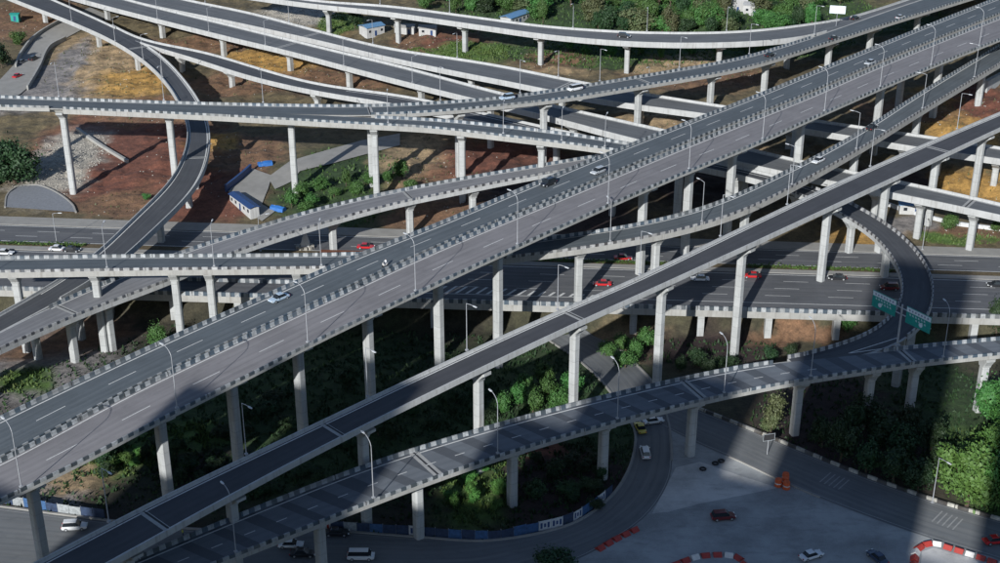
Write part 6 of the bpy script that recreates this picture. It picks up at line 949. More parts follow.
    for s in joints:
        i = int(np.searchsorted(S, s)); i = min(max(i, 1), n-2); j = MB()
        w2 = W[i]/2-.5
        for d in (-.55, .55):
            c = (C[i, 0]+T[i, 0]*d, C[i, 1]+T[i, 1]*d)
            j.face([(c[0]+T[i, 0]*a+N[i, 0]*b, c[1]+T[i, 1]*a+N[i, 1]*b, C[i, 2]+.016) for a, b in ((-.33, -w2), (.33, -w2), (.33, w2), (-.33, w2))], mi=0)
        j.face([(C[i, 0]+T[i, 0]*a+N[i, 0]*b, C[i, 1]+T[i, 1]*a+N[i, 1]*b, C[i, 2]+.018) for a, b in ((-.12, -w2), (.12, -w2), (.12, w2), (-.12, w2))], mi=1)
        link('expansion_joint', j.mesh('expansion_joint', ['joint', 'dark'], org), root)
    for s in PIER.get(key, ()):
        i = int(np.argmin(abs(S-s))); x, y = C[i, 0], C[i, 1]; t = float(highway_t(x, y))
        if 9 < t < 31 and key != 'H':      # a foot on the highway stands in a median
            zb = 6.0
        else: zb = zt(x, y)
        h = C[i, 2]-depth+.05-zb
        if h < 1.2: continue
        a, b = pier_mesh(h, pw, 1.7 if style == 'rect' else pw, max(W[i]*capw, pw+.4), 2.4 if capw > .5 else 1.3, style)
        rz = math.atan2(N[i, 1], N[i, 0])
        o = link('pier', a.mesh('pier', 'pier'), root, (x-org[0], y-org[1], zb-org[2]), rz)
        link('pier_cap', b.mesh('pier_cap', 'pier'), o)
        if h > 7:
            dp = MB(); dp.tube([(pw/2+.12, .3, h-.3), (pw/2+.12, .3, .2)], .1, 6); link('drain_pipe', dp.mesh('drain_pipe', 'joint'), o)
    return root
BIG = (0, 1e9)
UP = dict(road='asphalt', stripeL='stripe', stripeR='stripe')
viaduct('A1', 'main_viaduct', 'far dark carriageway of the wide main viaduct crossing from lower left to upper right', fascia=.5, depth=1.9,
        lines=[(1.15, BIG), (-.75, BIG)], dashes=[(0, 6, 9.2, BIG)], pw=1.9, **UP)
viaduct('A2', 'main_viaduct', 'near pinkish-grey carriageway of the wide main viaduct crossing from lower left to upper right', fascia=.45, depth=1.9,
        lines=[(1.0, BIG)], dashes=[(-.05, 6, 9.2, BIG)], pw=2.0, road='asphalt_pink', stripeL='stripe', stripeR='stripe')
viaduct('F', 'ramp_viaduct', 'plain dark fresh-asphalt ramp with pale unstriped parapets in front of the main viaduct', road='asphalt_new', stripeL='parapet', stripeR='parapet',
        lines=[(.85, BIG), (-1.0, BIG)], gird='girder_white', pw=1.7, fascia=.5, capw=.8, joints=JT['F'], ph=.62)
viaduct('G', 'ramp_viaduct', 'patched asphalt ramp with striped parapets lowest in the picture', road='asphalt_patch', stripeL='stripe', stripeR='stripe', parL=PR['Gl'],
        lines=[(1.2, (0, PR['Gl'][0][1])), (-1.0, (PR['Gl'][1][0]-30, 1e9))], dashes=[(-.05, 2, 4.0, (0, 150))], pw=1.8, fascia=.7, joints=JT['G'])
viaduct('E', 'ramp_viaduct', 'striped ramp level at left that passes under the main viaduct and climbs to upper right', road='asphalt', stripeL='stripe', stripeR='stripe_white',
        lines=[(.95, BIG), (-.95, BIG)], pw=1.9, fascia=1.25)
viaduct('J1', 'far_viaduct', 'high striped viaduct across the upper left rising to the top right corner', road='asphalt', stripeL='stripe', stripeR='stripe', parR=PR['J1r'], parL=PR['J1l'],
        lines=[(.9, (0, PR['J1l'][0][1])), (-.9, (PR['J1r'][1][0], 1e9))], pw=1.9, fascia=.9, capw=.75, joints=JT['J1'])
viaduct('J2', 'branch_viaduct', 'striped branch leaving the high viaduct at a fork and running under the main viaduct', road='asphalt', stripeL='stripe', stripeR='stripe', parL=PR['J2l'], zoff=-.03, depth=1.66,
        lines=[(.8, (PR['J2l'][0][0], 1e9)), (-.8, BIG)], pw=1.8, fascia=1.3, capw=.8)
viaduct('K', 'ramp_viaduct', 'striped ramp climbing from the left edge across the highway to the main viaduct', road='asphalt_pale', stripeL='stripe', stripeR='stripe_white', parL=PR['Kl'],
        lines=[(.9, (PR['Kl'][0][0], 1e9))], pw=1.8, fascia=1.0, gird='girder_white', joints=JT['K'])
viaduct('L1', 'curved_ramp', 'dark curved ramp sweeping down from top left over the highway', road='asphalt_curve', stripeL='parapet', stripeR='parapet', parL=PR['L1l'],
        lines=[(.85, (PR['L1l'][1][0], PR['L1l'][1][1])), (-.85, (0, PR['L1l'][1][1]))], pw=1.7, fascia=.9, gird='girder_white', joints=JT['L1'], zoff=.0)
viaduct('L2', 'loop_ramp', 'narrow ramp from top left ending in the tight loop over the highway at right', road='asphalt_curve', stripeL='parapet', stripeR='parapet', parL=PR['L2l'], parR=PR['L2r'], zoff=-.03, depth=1.6,
        lines=[(1.75, (150, 320)), (-.8, (40, 300))], pw=1.7, fascia=.9, gird='girder_white')
viaduct('P1', 'twin_viaduct', 'nearer of the twin pale-sided viaducts running from top left to the right edge', road='asphalt_grey', stripeL='parapet', stripeR='parapet',
        lines=[(.85, BIG), (-.85, BIG)], pw=2.0, fascia=1.1, gird='girder_white', joints=JT['P1'])
viaduct('P2', 'twin_viaduct', 'farther of the twin pale-sided viaducts running from top left to the right edge', road='asphalt_grey', stripeL='parapet', stripeR='parapet',
        lines=[(.85, BIG), (-.85, BIG)], pw=2.0, fascia=1.1, gird='girder_white', joints=JT['P2'])
viaduct('Q', 'curved_ramp', 'pale curved ramp along the top that joins the high viaduct at right', road='asphalt_grey', stripeL='parapet', stripeR='parapet', parR=PR['Qr'],
        lines=[(.8, (0, 180)), (-.8, (0, PR['Qr'][0][1]))], pw=1.9, fascia=1.2, gird='girder_white', capw=.75)
# the S-shaped loop carries painted parapets

# ------------------------------------------------------------------ the highway on its low embankment and front piers
def hw(x, t, z=6.0): return (x, 296.0-.0665*x+t/35.3*(44.2-.0181*x), z)
def build_highway():
    X0, X1 = -420., 420.; org = (0, 296.0, 0)
    root = tag(empty('highway', org), kind='structure')
    xs = np.arange(X0, X1+1, 6.)
    def strip(name, t0, t1, z, mat, x0=X0, x1=X1, parent=root):
        m = MB(); q = [x for x in xs if x0 < x < x1]; q = [x0]+q+[x1]
        m.loft([[hw(x, t1, z), hw(x, t0, z)] for x in q], closed=False, us=[x for x in q], vs=[[t1, t0] for _ in q])
        return link(name, m.mesh(name, mat, org), parent)
    def bar(name, t0, t1, z0, z1, mat, x0=X0, x1=X1, sh=0.):
        m = MB(); q = [x0]+[x for x in xs if x0 < x < x1]+[x1]
        m.loft([[hw(x, t0, z0), hw(x, t0+sh, z1), hw(x, t1-sh, z1), hw(x, t1, z0)] for x in q], us=q)
        return link(name, m.mesh(name, mat, org), root)
    strip('road_surface', .45, 18.6, 6.0, 'asphalt_ground'); strip('road_surface', 22.4, 31.2, 6.0, 'asphalt_ground')
    bar('median_paving', 18.6, 20.4, 5.2, 6.16, 'pavement'); bar('pavement', 31.2, 35.4, 5.2, 6.15, 'pavement')
    bar('median_soil', 20.4, 22.4, 5.2, 6.12, m_plain('median_soil', (.10, .075, .04), .95, var=.3))
    bar('front_wall', -.02, 1.2, 4.3, 5.94, 'girder'); bar('deck_slab', 1.2, 22, 5.2, 5.9, 'girder')
    bar('parapet', .0, .42, 5.94, 6.95, 'stripe', sh=.04)
    # separate lower frontage lane at left, divided by a wall
    bar('parapet', 6.4, 6.85, 5.95, 6.95, 'stripe', -420, -48, .04)
    for t in (1.0, 17.9, 22.9, 30.7): strip('edge_line', t-.1, t+.1, 6.012, 'line')
    strip('lane_line', 4.0, 4.2, 6.012, 'line', -46, 420)
    for t, ph in ((7.6, 0), (11.1, 3), (14.6, 6), (25.6, 2), (28.2, 7)):
        for x in np.arange(-176+ph, 180, 15.):
            m = MB(); m.face([hw(x, t-.07, 6.012), hw(x+6, t-.07, 6.012), hw(x+6, t+.07, 6.012), hw(x, t+.07, 6.012)])
            link('lane_marking', m.mesh('lane_marking', 'line', org), root)
    for x in np.arange(-46, 22, 2.5):       # hatching where the frontage lane joins
        wdt = 3.1*min(1, (24-x)/40+.25); m = MB()
        m.face([hw(x, 4.4, 6.012), hw(x+.7, 4.4, 6.012), hw(x+.7+wdt*.8, 4.4+wdt, 6.012), hw(x+wdt*.8, 4.4+wdt, 6.012)])
        link('hatch_marking', m.mesh('hatch_marking', 'line', org), root)
    for x in np.arange(-176, 200, 16.):
        m = MB(); p = hw(x, 2.4, 0); zb = zt(x, p[1])
        m.loft([[(p[0]+a, p[1]+b, z) for a, b in ((-.8, -.8), (.8, -.8), (.8, .8), (-.8, .8))] for z in (zb-1, 4.4)])
        o = link('pier', m.mesh('pier', 'pier', org), root)
        c = MB(); c.box((p[0], p[1]+1, 4.75), (2.4, 4.4, .95)); link('pier_cap', c.mesh('pier_cap', 'pier', org), o)
    # low hedge in the median
    m = MB(); r2 = np.random.default_rng(5)
    for i in range(9000):
        x = r2.uniform(-170, 170); t = 21.4+r2.normal()*.38; z = 6.15+abs(r2.normal())*.28
        if -66 < x < -30: continue
        dens = math.sin(x*.09)+math.sin(x*.031+1)
        if dens < -.4: continue
        s = r2.uniform(.15, .33); a = r2.uniform(0, 6.28); e = r2.uniform(-.5, .9); c = hw(x, t, z)
        dx, dy = s*math.cos(a), s*math.sin(a)
        m.face([(c[0]-dx, c[1]-dy, c[2]-s*e), (c[0]+dy, c[1]-dx, c[2]), (c[0]+dx, c[1]+dy, c[2]+s*e), (c[0]-dy, c[1]+dx, c[2])])
    tag(link('hedge', m.mesh('hedge', 'grass', org)), kind='stuff', label='low green hedge along the highway median', cat='hedge').location = org
    m = MB(); m.loft([[hw(x, 19.4, 6.14), hw(x, 19.6, 6.75), hw(x, 22., 6.8), hw(x, 22.3, 6.13)] for x in np.arange(-46.5, -31, 2.5)])
    o = tag(link('planter', m.mesh('planter', m_plain('rust_soil', (.15, .05, .022), .9, var=.25), org), None, org), 'long rust-brown planter strip on the highway median', 'planter')
build_highway()

# ------------------------------------------------------------------ roads and paved ground
def pair_road(name, L, Rr, mat, lift, lines=()):
    a, _ = resample([(x, y, 0) for x, y in L], 3.0); n = len(a)
    bb, q = resample([(x, y, 0) for x, y in Rr], 1.0)
    idx = np.linspace(0, len(bb)-1, n); b = np.stack([np.interp(idx, np.arange(len(bb)), bb[:, k]) for k in range(3)], 1)
    m = MB(); us = list(np.r_[0, np.cumsum(np.linalg.norm(np.diff((a+b)/2, axis=0), axis=1))]); rings = []; vs = []
    for i in range(n):
        wd = np.linalg.norm(a[i]-b[i]); ring = []
        for j in range(6):
            p = a[i]+(b[i]-a[i])*j/5; ring.append((p[0], p[1], zt(p[0], p[1])+lift))
        rings.append(ring); vs.append([wd*(.5-j/5) for j in range(6)])
    m.loft(rings, closed=False, us=us, vs=vs)
    o = tag(link(name, m.mesh(name, mat)), kind='structure')
    for f, wd in lines:
        l = MB(); rr = []
        for i in range(n):
            w_ = np.linalg.norm(a[i]-b[i]); e = wd/2/w_
            rr.append([tuple(a[i]+(b[i]-a[i])*(f-e)+np.array([0, 0, zt(*(a[i]+(b[i]-a[i])*f)[:2])+lift+.012])), tuple(a[i]+(b[i]-a[i])*(f+e)+np.array([0, 0, zt(*(a[i]+(b[i]-a[i])*f)[:2])+lift+.012]))])
        l.loft(rr, closed=False, us=us); link('edge_line', l.mesh('edge_line', 'line_dim'), o)
    return o, a, b
def kerb(name, line, mat, w_=.35, h=.45, side=1, parent=None, step=2.0, z0=None):
    C, S = resample([(x, y, 0) for x, y in line], step); T, N = frame(C); m = MB()
    rr = []
    for i in range(len(C)):
        z = zt(C[i, 0], C[i, 1]) if z0 is None else z0
        rr.append([(C[i, 0]+N[i, 0]*o, C[i, 1]+N[i, 1]*o, z+zz) for o, zz in ((-w_/2, -.3), (-w_/2*.8, h), (w_/2*.8, h), (w_/2, -.3))])
    m.loft(rr, us=list(S)); return link(name, m.mesh(name, mat), parent)
patch('plaza', PLAZA, 'plaza', .03, zfix=0.0)
for k_, q_ in enumerate(SLABS): patch('concrete_slab', q_, 'plaza_pale', .045, zfix=0.0)
for k_, (p_, q_) in enumerate(GORE):
    m = MB(); d_ = (Vector(q_)-Vector(p_)).normalized(); n_ = Vector((-d_.y, d_.x))*.12
    m.face([tuple(Vector(p_)-n_)+(15.02,), tuple(Vector(q_)-n_)+(15.02,), tuple(Vector(q_)+n_)+(15.02,), tuple(Vector(p_)+n_)+(15.02,)])
    GV = [o_ for o_ in COL.objects if o_.get('label', '').startswith('patched asphalt')][0]
    link('gore_line', m.mesh('gore_line', 'line', tuple(GV.location)), GV)
o, a, b = pair_road('loop_road', LOOP['left'], LOOP['right'], 'asphalt_street', .06, [(.04, .16), (.96, .16)])
kerb('kerb', [tuple(p[:2]) for p in a], 'pavement', .5, .3, parent=o); kerb('kerb', [tuple(p[:2]) for p in b[3:22]], 'pavement', .5, .3, parent=o)
o2, a2, b2 = pair_road('lower_road', LOWROAD['left'], LOWROAD['right'], 'asphalt_street', .09, [(.06, .16), (.95, .16)])
kerb('kerb', [tuple(p[:2]) for p in a2], 'stripe_kerb', .5, .75, parent=o2); kerb('kerb', [tuple(p[:2]) for p in b2[6:14]], 'pavement', .4, .3, parent=o2)
def crossing(ax, ay, dx, dy, n, ln, sp, parent):
    for k in range(n):
        m = MB(); c = Vector((ax, ay))+Vector((dx, dy))*k*sp; t = Vector((-dy, dx)); d = Vector((dx, dy))
        m.face([tuple(c+t*ln*u_+d*.13*v_)+(.112,) for u_, v_ in ((-.5, -1), (-.5, 1), (.5, 1), (.5, -1))])
        link('crossing_stripe', m.mesh('crossing_stripe', 'line_dim'), parent)
crossing(63.8, 229.6, 0.761, -0.648, 5, 4.5, 1.0, o2)
crossing(81.9, 216.2, 0.761, -0.648, 5, 4.5, 1.0, o2)
patch('lane', LANE, 'pavement', .3, 1.5)
patch('yard', YARD, 'pavement', .28, 1.5)
patch('service_road', SERVICE, 'pavement', .32, 1.5)
patch('apron', APRON, m_plain('apron_concrete', (.2, .21, .23), .8), .3, 1.5)

kerb('rim', [q for q in APRON], 'pavement', .5, .5, parent=bpy.data.objects['apron'], step=1.0)
def wall(name, line, h, th, mat, label, cat='wall', coping=None, panel=None, lift=0):
    """low wall with a coping; one thing"""
    C, S = resample([(x, y, 0) for x, y in line], 1.5); T, N = frame(C)
    org = (C[0, 0], C[0, 1], zt(C[0, 0], C[0, 1])); root = tag(empty(name, org), label, cat)
    z0 = np.array([zt(c[0], c[1])+lift for c in C]); kx = np.linspace(0, 1, len(z0)); z = np.polyval(np.polyfit(kx, z0, 2), kx)
    m = MB(); m.loft([[(C[i, 0]+N[i, 0]*o, C[i, 1]+N[i, 1]*o, z[i]+zz) for o, zz in ((-th/2, -.6), (-th/2, h), (th/2, h), (th/2, -.6))] for i in range(len(C))], us=list(S))
    link('wall_body', m.mesh('wall_body', mat, org), root)
    m = MB(); m.loft([[(C[i, 0]+N[i, 0]*o, C[i, 1]+N[i, 1]*o, z[i]+zz) for o, zz in ((-th/2-.1, h+.004), (-th/2-.1, h+.18), (th/2+.1, h+.18), (th/2+.1, h+.004))] for i in range(len(C))])
    link('coping', m.mesh('coping', coping or mat, org), root)
    return root
wall('retaining_wall', WALLS['beam'], .8, .7, 'girder', 'pale straight retaining wall slanting across the red soil at left')
wall('lane_wall', WALLS['lane_low'], 1.5, .5, 'girder', 'dark wavy wall on the near side of the lane at top left')
wall('lane_wall', WALLS['lane_up'], 1.5, .5, 'girder', 'dark wall on the far side of the lane at top left')
wall('site_wall', WALLS['blue'], 2.0, .5, 'blue_dark', 'dark blue site fence beside the small yard at left', 'fence')
wall('boundary_wall', WALLS['bank'], .9, .4, 'white_wall', 'low white wall behind the highway at right')
wall('retaining_wall', WALLS['slab'], 3.6, 1.2, 'parapet', 'pale slanting retaining wall on brown soil at the upper right edge')

# ------------------------------------------------------------------ street lamps
def make_lamp(h, arm, curved):
    root = empty('street_lamp', (0, 0, 0))
    m = MB(); m.tube([(0, 0, 0), (0, 0, h*.5), (0, 0, h-1.6 if curved else h)], [.10, .08, .065], 8)
    link('pole', m.mesh('pole', 'steel'), root)
    m = MB(); m.box((0, 0, .12), (.5, .5, .24)); link('base_plate', m.mesh('base_plate', 'steel'), root)
    m = MB()
    if curved:
        pts_ = [(arm*(1-math.cos(a))*.9, 0, h-1.6+1.9*math.sin(a)) for a in np.linspace(0, math.pi*.47, 7)]
    else: pts_ = [(0, 0, h-.05), (arm*.5, 0, h+.12), (arm, 0, h+.16)]
    m.tube(pts_, [.06]*(len(pts_)-1)+[.045], 6); link('arm', m.mesh('arm', 'steel'), root)
    e = pts_[-1]; m = MB()
    m.loft([[(e[0]+x, y*wd, e[2]+z) for y, z in ((-1, -.05), (-.8, .08), (.8, .08), (1, -.05))] for x, wd in ((-.1, .12), (.3, .2), (.95, .13))])
    link('lamp_head', m.mesh('lamp_head', 'lamp'), root)
    register(root); return root
lampA = make_lamp(11.5, 2.6, True); lampB = make_lamp(10.0, 2.0, False); lampC = make_lamp(8.5, 1.5, False)
usedl = set()
WHERE = dict(A2=('near side of the wide main viaduct', lampA), F=('far side of the plain dark ramp', lampB), G=('near side of the patched lowest ramp', lampA),
             E=('near side of the ramp under the main viaduct', lampB), J1=('far side of the high far viaduct', lampB), J2=('near side of the forked branch viaduct', lampC),
             P1=('near side of the nearer twin viaduct', lampC), P2=('far side of the farther twin viaduct', lampC), Q=('far side of the top curved ramp', lampC), L1=('outer side of the dark curved ramp', lampC))
cnt = {}
for key, sd, s, u in LAMPS:
    C, S, T, N = DECKF[key]; i = int(np.argmin(abs(S-s))); wd = C[i, 3]
    proto = WHERE[key][1]
    p = (C[i, 0]+N[i, 0]*sd*(wd/2-.13), C[i, 1]+N[i, 1]*sd*(wd/2-.13), C[i, 2]+.94)
    o = proto if proto.name not in usedl else copy_tree(proto)
    usedl.add(proto.name)
    o.location = p
    ang = math.atan2(-N[i, 1]*sd, -N[i, 0]*sd)
    o.rotation_euler = (0, 0, ang)
    k = cnt.get(key, 0); cnt[key] = k+1
    tag(o, 'lamp post on %s, %s from left' % (WHERE[key][0], ORD[k]), 'lamp post', 'lamp posts on the %s' % WHERE[key][0])
def ground_lamp(p, rz, label, proto=lampC):
    o = copy_tree(proto); o.location = p; o.rotation_euler = (0, 0, rz); tag(o, label, 'lamp post', 'lamp posts on the ground')
ground_lamp(SPOT['roadpole'], R(-60), 'grey lamp post beside the striped kerb by the sunlit tree', lampB)
ground_lamp((SPOT['hwpole'][0], SPOT['hwpole'][1], 6.1), R(0), 'lamp post on the highway median at far left')
ground_lamp((SPOT['hwpole_b'][0], SPOT['hwpole_b'][1], 6.1), R(80), 'lamp post behind the highway beside the loop ramp')
ground_lamp(hw(-62, 21.4, 6.1), R(20), 'lamp post on the highway median left of the rust planter', lampB)

# ------------------------------------------------------------------ vehicles
PAINT = dict(white=(.72, .73, .74), silver=(.45, .47, .49), black=(.018, .019, .022), red=(.5, .015, .02), skyblue=(.42, .52, .62), grey=(.16, .17, .18), maroon=(.12, .012, .015), yellow=(.55, .45, .05), navy=(.03, .05, .10), teal=(.03, .22, .26))
PM = {}
for k, c in PAINT.items():
    m, nt, b = newmat('car_paint_'+k); b.inputs['Base Color'].default_value = (*c, 1); b.inputs['Roughness'].default_value = .28
    b.inputs['Coat Weight'].default_value = .6; b.inputs['Coat Roughness'].default_value = .05; PM[k] = m
def make_car(kind):
    L, W_, H_ = dict(sedan=(4.6, 1.8, 1.45), hatch=(4.3, 1.78, 1.58), suv=(4.6, 1.88, 1.75), van=(4.9, 1.85, 1.9))[kind]
    root = empty(dict(sedan='sedan_car', hatch='hatchback_car', suv='off_road_car', van='minivan')[kind], (0, 0, 0))
    zb = .26; zs = H_*.56
    hood = dict(sedan=.30, hatch=.25, suv=.27, van=.14)[kind]; boot = dict(sedan=.17, hatch=.03, suv=.03, van=.02)[kind]
    # body shell: stations from rear (-) to front (+): x, half width, sill z, shoulder z
    x0, x1 = -L/2, L/2
    st = [(x0, .80, zb+.16, zs*.72), (x0+.12, .93, zb+.05, zs*.94), (x0+.5, 1., zb, zs*1.0), (0, 1., zb, zs), (x1-L*hood, 1., zb, zs*.98), (x1-.55, .97, zb, zs*.86), (x1-.12, .88, zb+.05, zs*.74), (x1, .74, zb+.16, zs*.56)]
    m = MB(); rings = []
    for x, f, z0, z1 in st:
        h = W_/2*f; rings.append([(x, -h*.92, z0), (x, -h, z0+(z1-z0)*.45), (x, -h*.95, z1-.06), (x, -h*.80, z1), (x, h*.80, z1), (x, h*.95, z1-.06), (x, h, z0+(z1-z0)*.45), (x, h*.92, z0)])
    m.loft(rings); body = link('body', m.mesh('body', [PM['white']], smooth=False), root)
    # greenhouse
    a0, a1 = x0+L*boot+.06, x1-L*hood+.12; r0, r1 = a0+(.5 if kind == 'sedan' else .28), a1-(.75 if kind != 'van' else .55)
    hb, hr = W_/2*.86, W_/2*.68
    m = MB(); zz = H_-.05
    m.loft([[(a0, -hb, zs-.03), (a1, -hb, zs-.03), (a1, hb, zs-.03), (a0, hb, zs-.03)], [(r0, -hr, zz), (r1, -hr, zz), (r1, hr, zz), (r0, hr, zz)]])
    link('windows', m.mesh('windows', 'glass'), root)
    m = MB(); m.loft([[(r0-.05, -hr-.03, zz-.01), (r1+.05, -hr-.03, zz-.01), (r1+.05, hr+.03, zz-.01), (r0-.05, hr+.03, zz-.01)], [(r0+.1, -hr+.1, H_), (r1-.1, -hr+.1, H_), (r1-.1, hr-.1, H_), (r0+.1, hr-.1, H_)]])
    link('roof', m.mesh('roof', [PM['white']]), root)
    for sx in (-.31, .31):
        for sy in (-1, 1):
            m = MB(); k = 12; r_ = .33
            m.loft([[(L*sx+r_*math.cos(6.283*j/k), sy*y, .33+r_*math.sin(6.283*j/k)) for j in range(k)] for y in (W_/2-.2, W_/2+.015)])
            wh = link('wheel', m.mesh('wheel', 'dark'), root)
            m = MB(); m.loft([[(L*sx+.2*math.cos(6.283*j/k), sy*y, .33+.2*math.sin(6.283*j/k)) for j in range(k)] for y in (W_/2, W_/2+.03)])
            link('rim', m.mesh('rim', 'steel'), wh)
    for sy in (-1, 1):
        m = MB(); m.box((x1-.10, sy*W_*.33, zs*.70), (.22, .34, .16)); link('headlight', m.mesh('headlight', 'white_light'), root)
        m = MB(); m.box((x0+.05, sy*W_*.36, zs*.80), (.14, .26, .18)); link('taillight', m.mesh('taillight', 'red_light'), root)
        m = MB(); m.box((a1-.25, sy*(W_/2+.06), zs+.08), (.16, .2, .13)); link('mirror', m.mesh('mirror', [PM['white']]), root)
    register(root); return root
PROTO = {}
for ty, co, x, y, z, h, lab in CARS:
    if ty not in PROTO: PROTO[ty] = o = make_car(ty)
    else: o = copy_tree(PROTO[ty])
    o.location = (x, y, z); o.rotation_euler = (0, 0, h)
    tag(o, lab, 'van' if ty == 'van' else 'car', 'vehicles on the interchange')
    for c in [q for q in COL.objects if q.parent == o]:
        if c.name.split('.')[0] in ('body', 'roof', 'mirror'):
            c.material_slots[0].link = 'OBJECT'; c.material_slots[0].material = PM[co]
# pitch cars to their slope is negligible here

# ------------------------------------------------------------------ trees and shrubs
def crown_mesh(name, mat, seed, nl, leaf, lobes, flat=.78):
    """unit crown: leaf-sized faces spread through several uneven lobes, base at z=0, radius 1, height about 1.6"""
    r2 = np.random.default_rng(seed); m = MB(); cen = []
    for i in range(lobes):
        a = r2.uniform(0, 6.283); d = r2.uniform(.1, .62); cen.append((d*math.cos(a), d*math.sin(a), r2.uniform(.40, 1.35), r2.uniform(.20, .48)))
    cen.append((0, 0, .95, .6))
    wts = np.array([c[3]**2 for c in cen]); wts /= wts.sum()
    for i in range(nl):
        c = cen[r2.choice(len(cen), p=wts)]
        v = r2.normal(size=3); v /= np.linalg.norm(v); rr = c[3]*(r2.uniform(.35, 1.)**.45)*(1+.22*math.sin(v[0]*7+i % 3)*math.sin(v[1]*6))
        p = np.array([c[0], c[1], c[2]])+v*rr*np.array([1, 1, flat])
        if r2.random() < .13: p = np.array([c[0], c[1], c[2]])+v*c[3]*r2.uniform(1.0, 1.45)
        if p[2] < .12: continue
        if math.sin(6.1*p[0]+seed)*math.sin(5.7*p[1]+1.3*seed)*math.sin(6.3*p[2]) > .30: continue
        s = leaf*r2.uniform(.6, 1.4); n = v+r2.normal(size=3)*.55; n /= np.linalg.norm(n)
        u = np.cross(n, [0, 0, 1.]); u /= (np.linalg.norm(u)+1e-6); w2 = np.cross(n, u); a = r2.uniform(0, 6.28)
        e1 = (u*math.cos(a)+w2*math.sin(a))*s; e2 = (-u*math.sin(a)+w2*math.cos(a))*s*.62
        m.face([p-e1, p-e2*.9+e1*.1, p+e1, p+e2])
    return m.mesh(name, mat)
def trunk_mesh(seed):
    r2 = random.Random(seed); m = MB(); m.tube([(0, 0, -.2), (.02, .01, .35), (.0, .03, .8)], [.075, .055, .03], 7)
    for k in range(5):
        a = k*1.26+r2.random(); z = .3+.08*k; d = .38+.2*r2.random()
        m.tube([(0.01, 0.01, z), (d*.5*math.cos(a), d*.5*math.sin(a), z+.2), (d*math.cos(a), d*math.sin(a), z+.45)], [.035, .022, .01], 5)
    return m.mesh('trunk', 'bark')
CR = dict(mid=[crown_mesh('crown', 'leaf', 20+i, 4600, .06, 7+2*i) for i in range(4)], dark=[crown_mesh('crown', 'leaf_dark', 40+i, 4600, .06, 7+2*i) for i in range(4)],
          bright=[crown_mesh('crown', 'leaf_sunlit', 71, 5600, .05, 11)],
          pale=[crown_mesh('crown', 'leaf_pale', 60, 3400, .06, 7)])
big = crown_mesh('crown', 'leaf_dark', 77, 11000, .042, 16)
TK = [trunk_mesh(i) for i in range(3)]
r3 = random.Random(4)
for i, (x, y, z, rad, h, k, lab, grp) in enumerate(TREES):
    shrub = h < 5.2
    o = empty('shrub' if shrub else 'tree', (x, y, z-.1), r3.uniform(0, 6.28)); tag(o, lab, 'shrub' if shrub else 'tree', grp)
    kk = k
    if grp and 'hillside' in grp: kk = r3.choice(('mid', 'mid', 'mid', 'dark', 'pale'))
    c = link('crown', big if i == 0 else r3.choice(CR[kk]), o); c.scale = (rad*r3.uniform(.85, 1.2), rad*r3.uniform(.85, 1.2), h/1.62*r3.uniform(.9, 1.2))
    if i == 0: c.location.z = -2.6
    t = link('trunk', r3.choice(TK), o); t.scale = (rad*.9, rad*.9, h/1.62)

PAVED = [LOOP['left']+LOOP['right'][::-1], LOWROAD['left']+LOWROAD['right'][::-1], PLAZA, LANE, YARD, SERVICE, APRON]
PBB = [(min(p[0] for p in q), max(p[0] for p in q), min(p[1] for p in q), max(p[1] for p in q)) for q in PAVED]
def paved(x, y):
    for q, bb in zip(PAVED, PBB):
        if not (bb[0] < x < bb[1] and bb[2] < y < bb[3]): continue
        c = False; j = len(q)-1
        for i in range(len(q)):
            if (q[i][1] > y) != (q[j][1] > y) and x < (q[j][0]-q[i][0])*(y-q[i][1])/(q[j][1]-q[i][1])+q[i][0]: c = not c
            j = i
        if c: return True
    return False
# rough grass and weeds: nobody could count them
def weeds(name, spots, n, mat, size, seed, label):
    r2 = np.random.default_rng(seed); m = MB(); tot = sum(s[2]*s[3] for s in spots)
    for (cx, cy, rx, ry) in spots:
        for _ in range(int(n*rx*ry/tot)):
            a = r2.uniform(0, 6.283); d = math.sqrt(r2.uniform(0, 1)); x, y = cx+rx*d*math.cos(a), cy+ry*d*math.sin(a)
            if math.sin(x*.9+1.1*math.sin(y*.5))*math.sin(y*.8+x*.3) < -.25: continue
            t = float(highway_t(x, y))
            if 0 < t < 36 or paved(x, y): continue
            z = zt(x, y); s = size*r2.uniform(.5, 1.5); b = r2.uniform(0, 6.283); hh = s*r2.uniform(.6, 1.6)
            dx, dy = s*.5*math.cos(b), s*.5*math.sin(b); ox, oy = r2.normal()*.3*s, r2.normal()*.3*s
            m.face([(x-dx, y-dy, z-.02), (x+dx, y+dy, z-.02), (x+dx*.3+ox, y+dy*.3+oy, z+hh)])
    tag(link(name, m.mesh(name, mat)), label=label, cat='grass', kind='stuff')
ZS = lambda *names: [(z[0], z[1], z[2], z[3]) for z in ZONES if z[5] in names]
front = lambda L_: [s for s in L_ if float(highway_t(s[0], s[1])) < -2]
backz = lambda L_: [s for s in L_ if float(highway_t(s[0], s[1])) > 36]
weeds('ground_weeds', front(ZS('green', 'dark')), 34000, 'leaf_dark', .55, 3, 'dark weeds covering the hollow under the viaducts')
weeds('rough_grass', ZS('grass'), 16000, 'grass', .45, 4, 'bright rough grass on the open banks')
weeds('bank_weeds', backz(ZS('green')), 16000, 'leaf', .6, 5, 'green weeds on the far banks')
weeds('dry_weeds', backz(ZS('ochre', 'tan', 'brown')), 5000, 'leaf_pale', .4, 6, 'scattered dry weeds on bare soil')
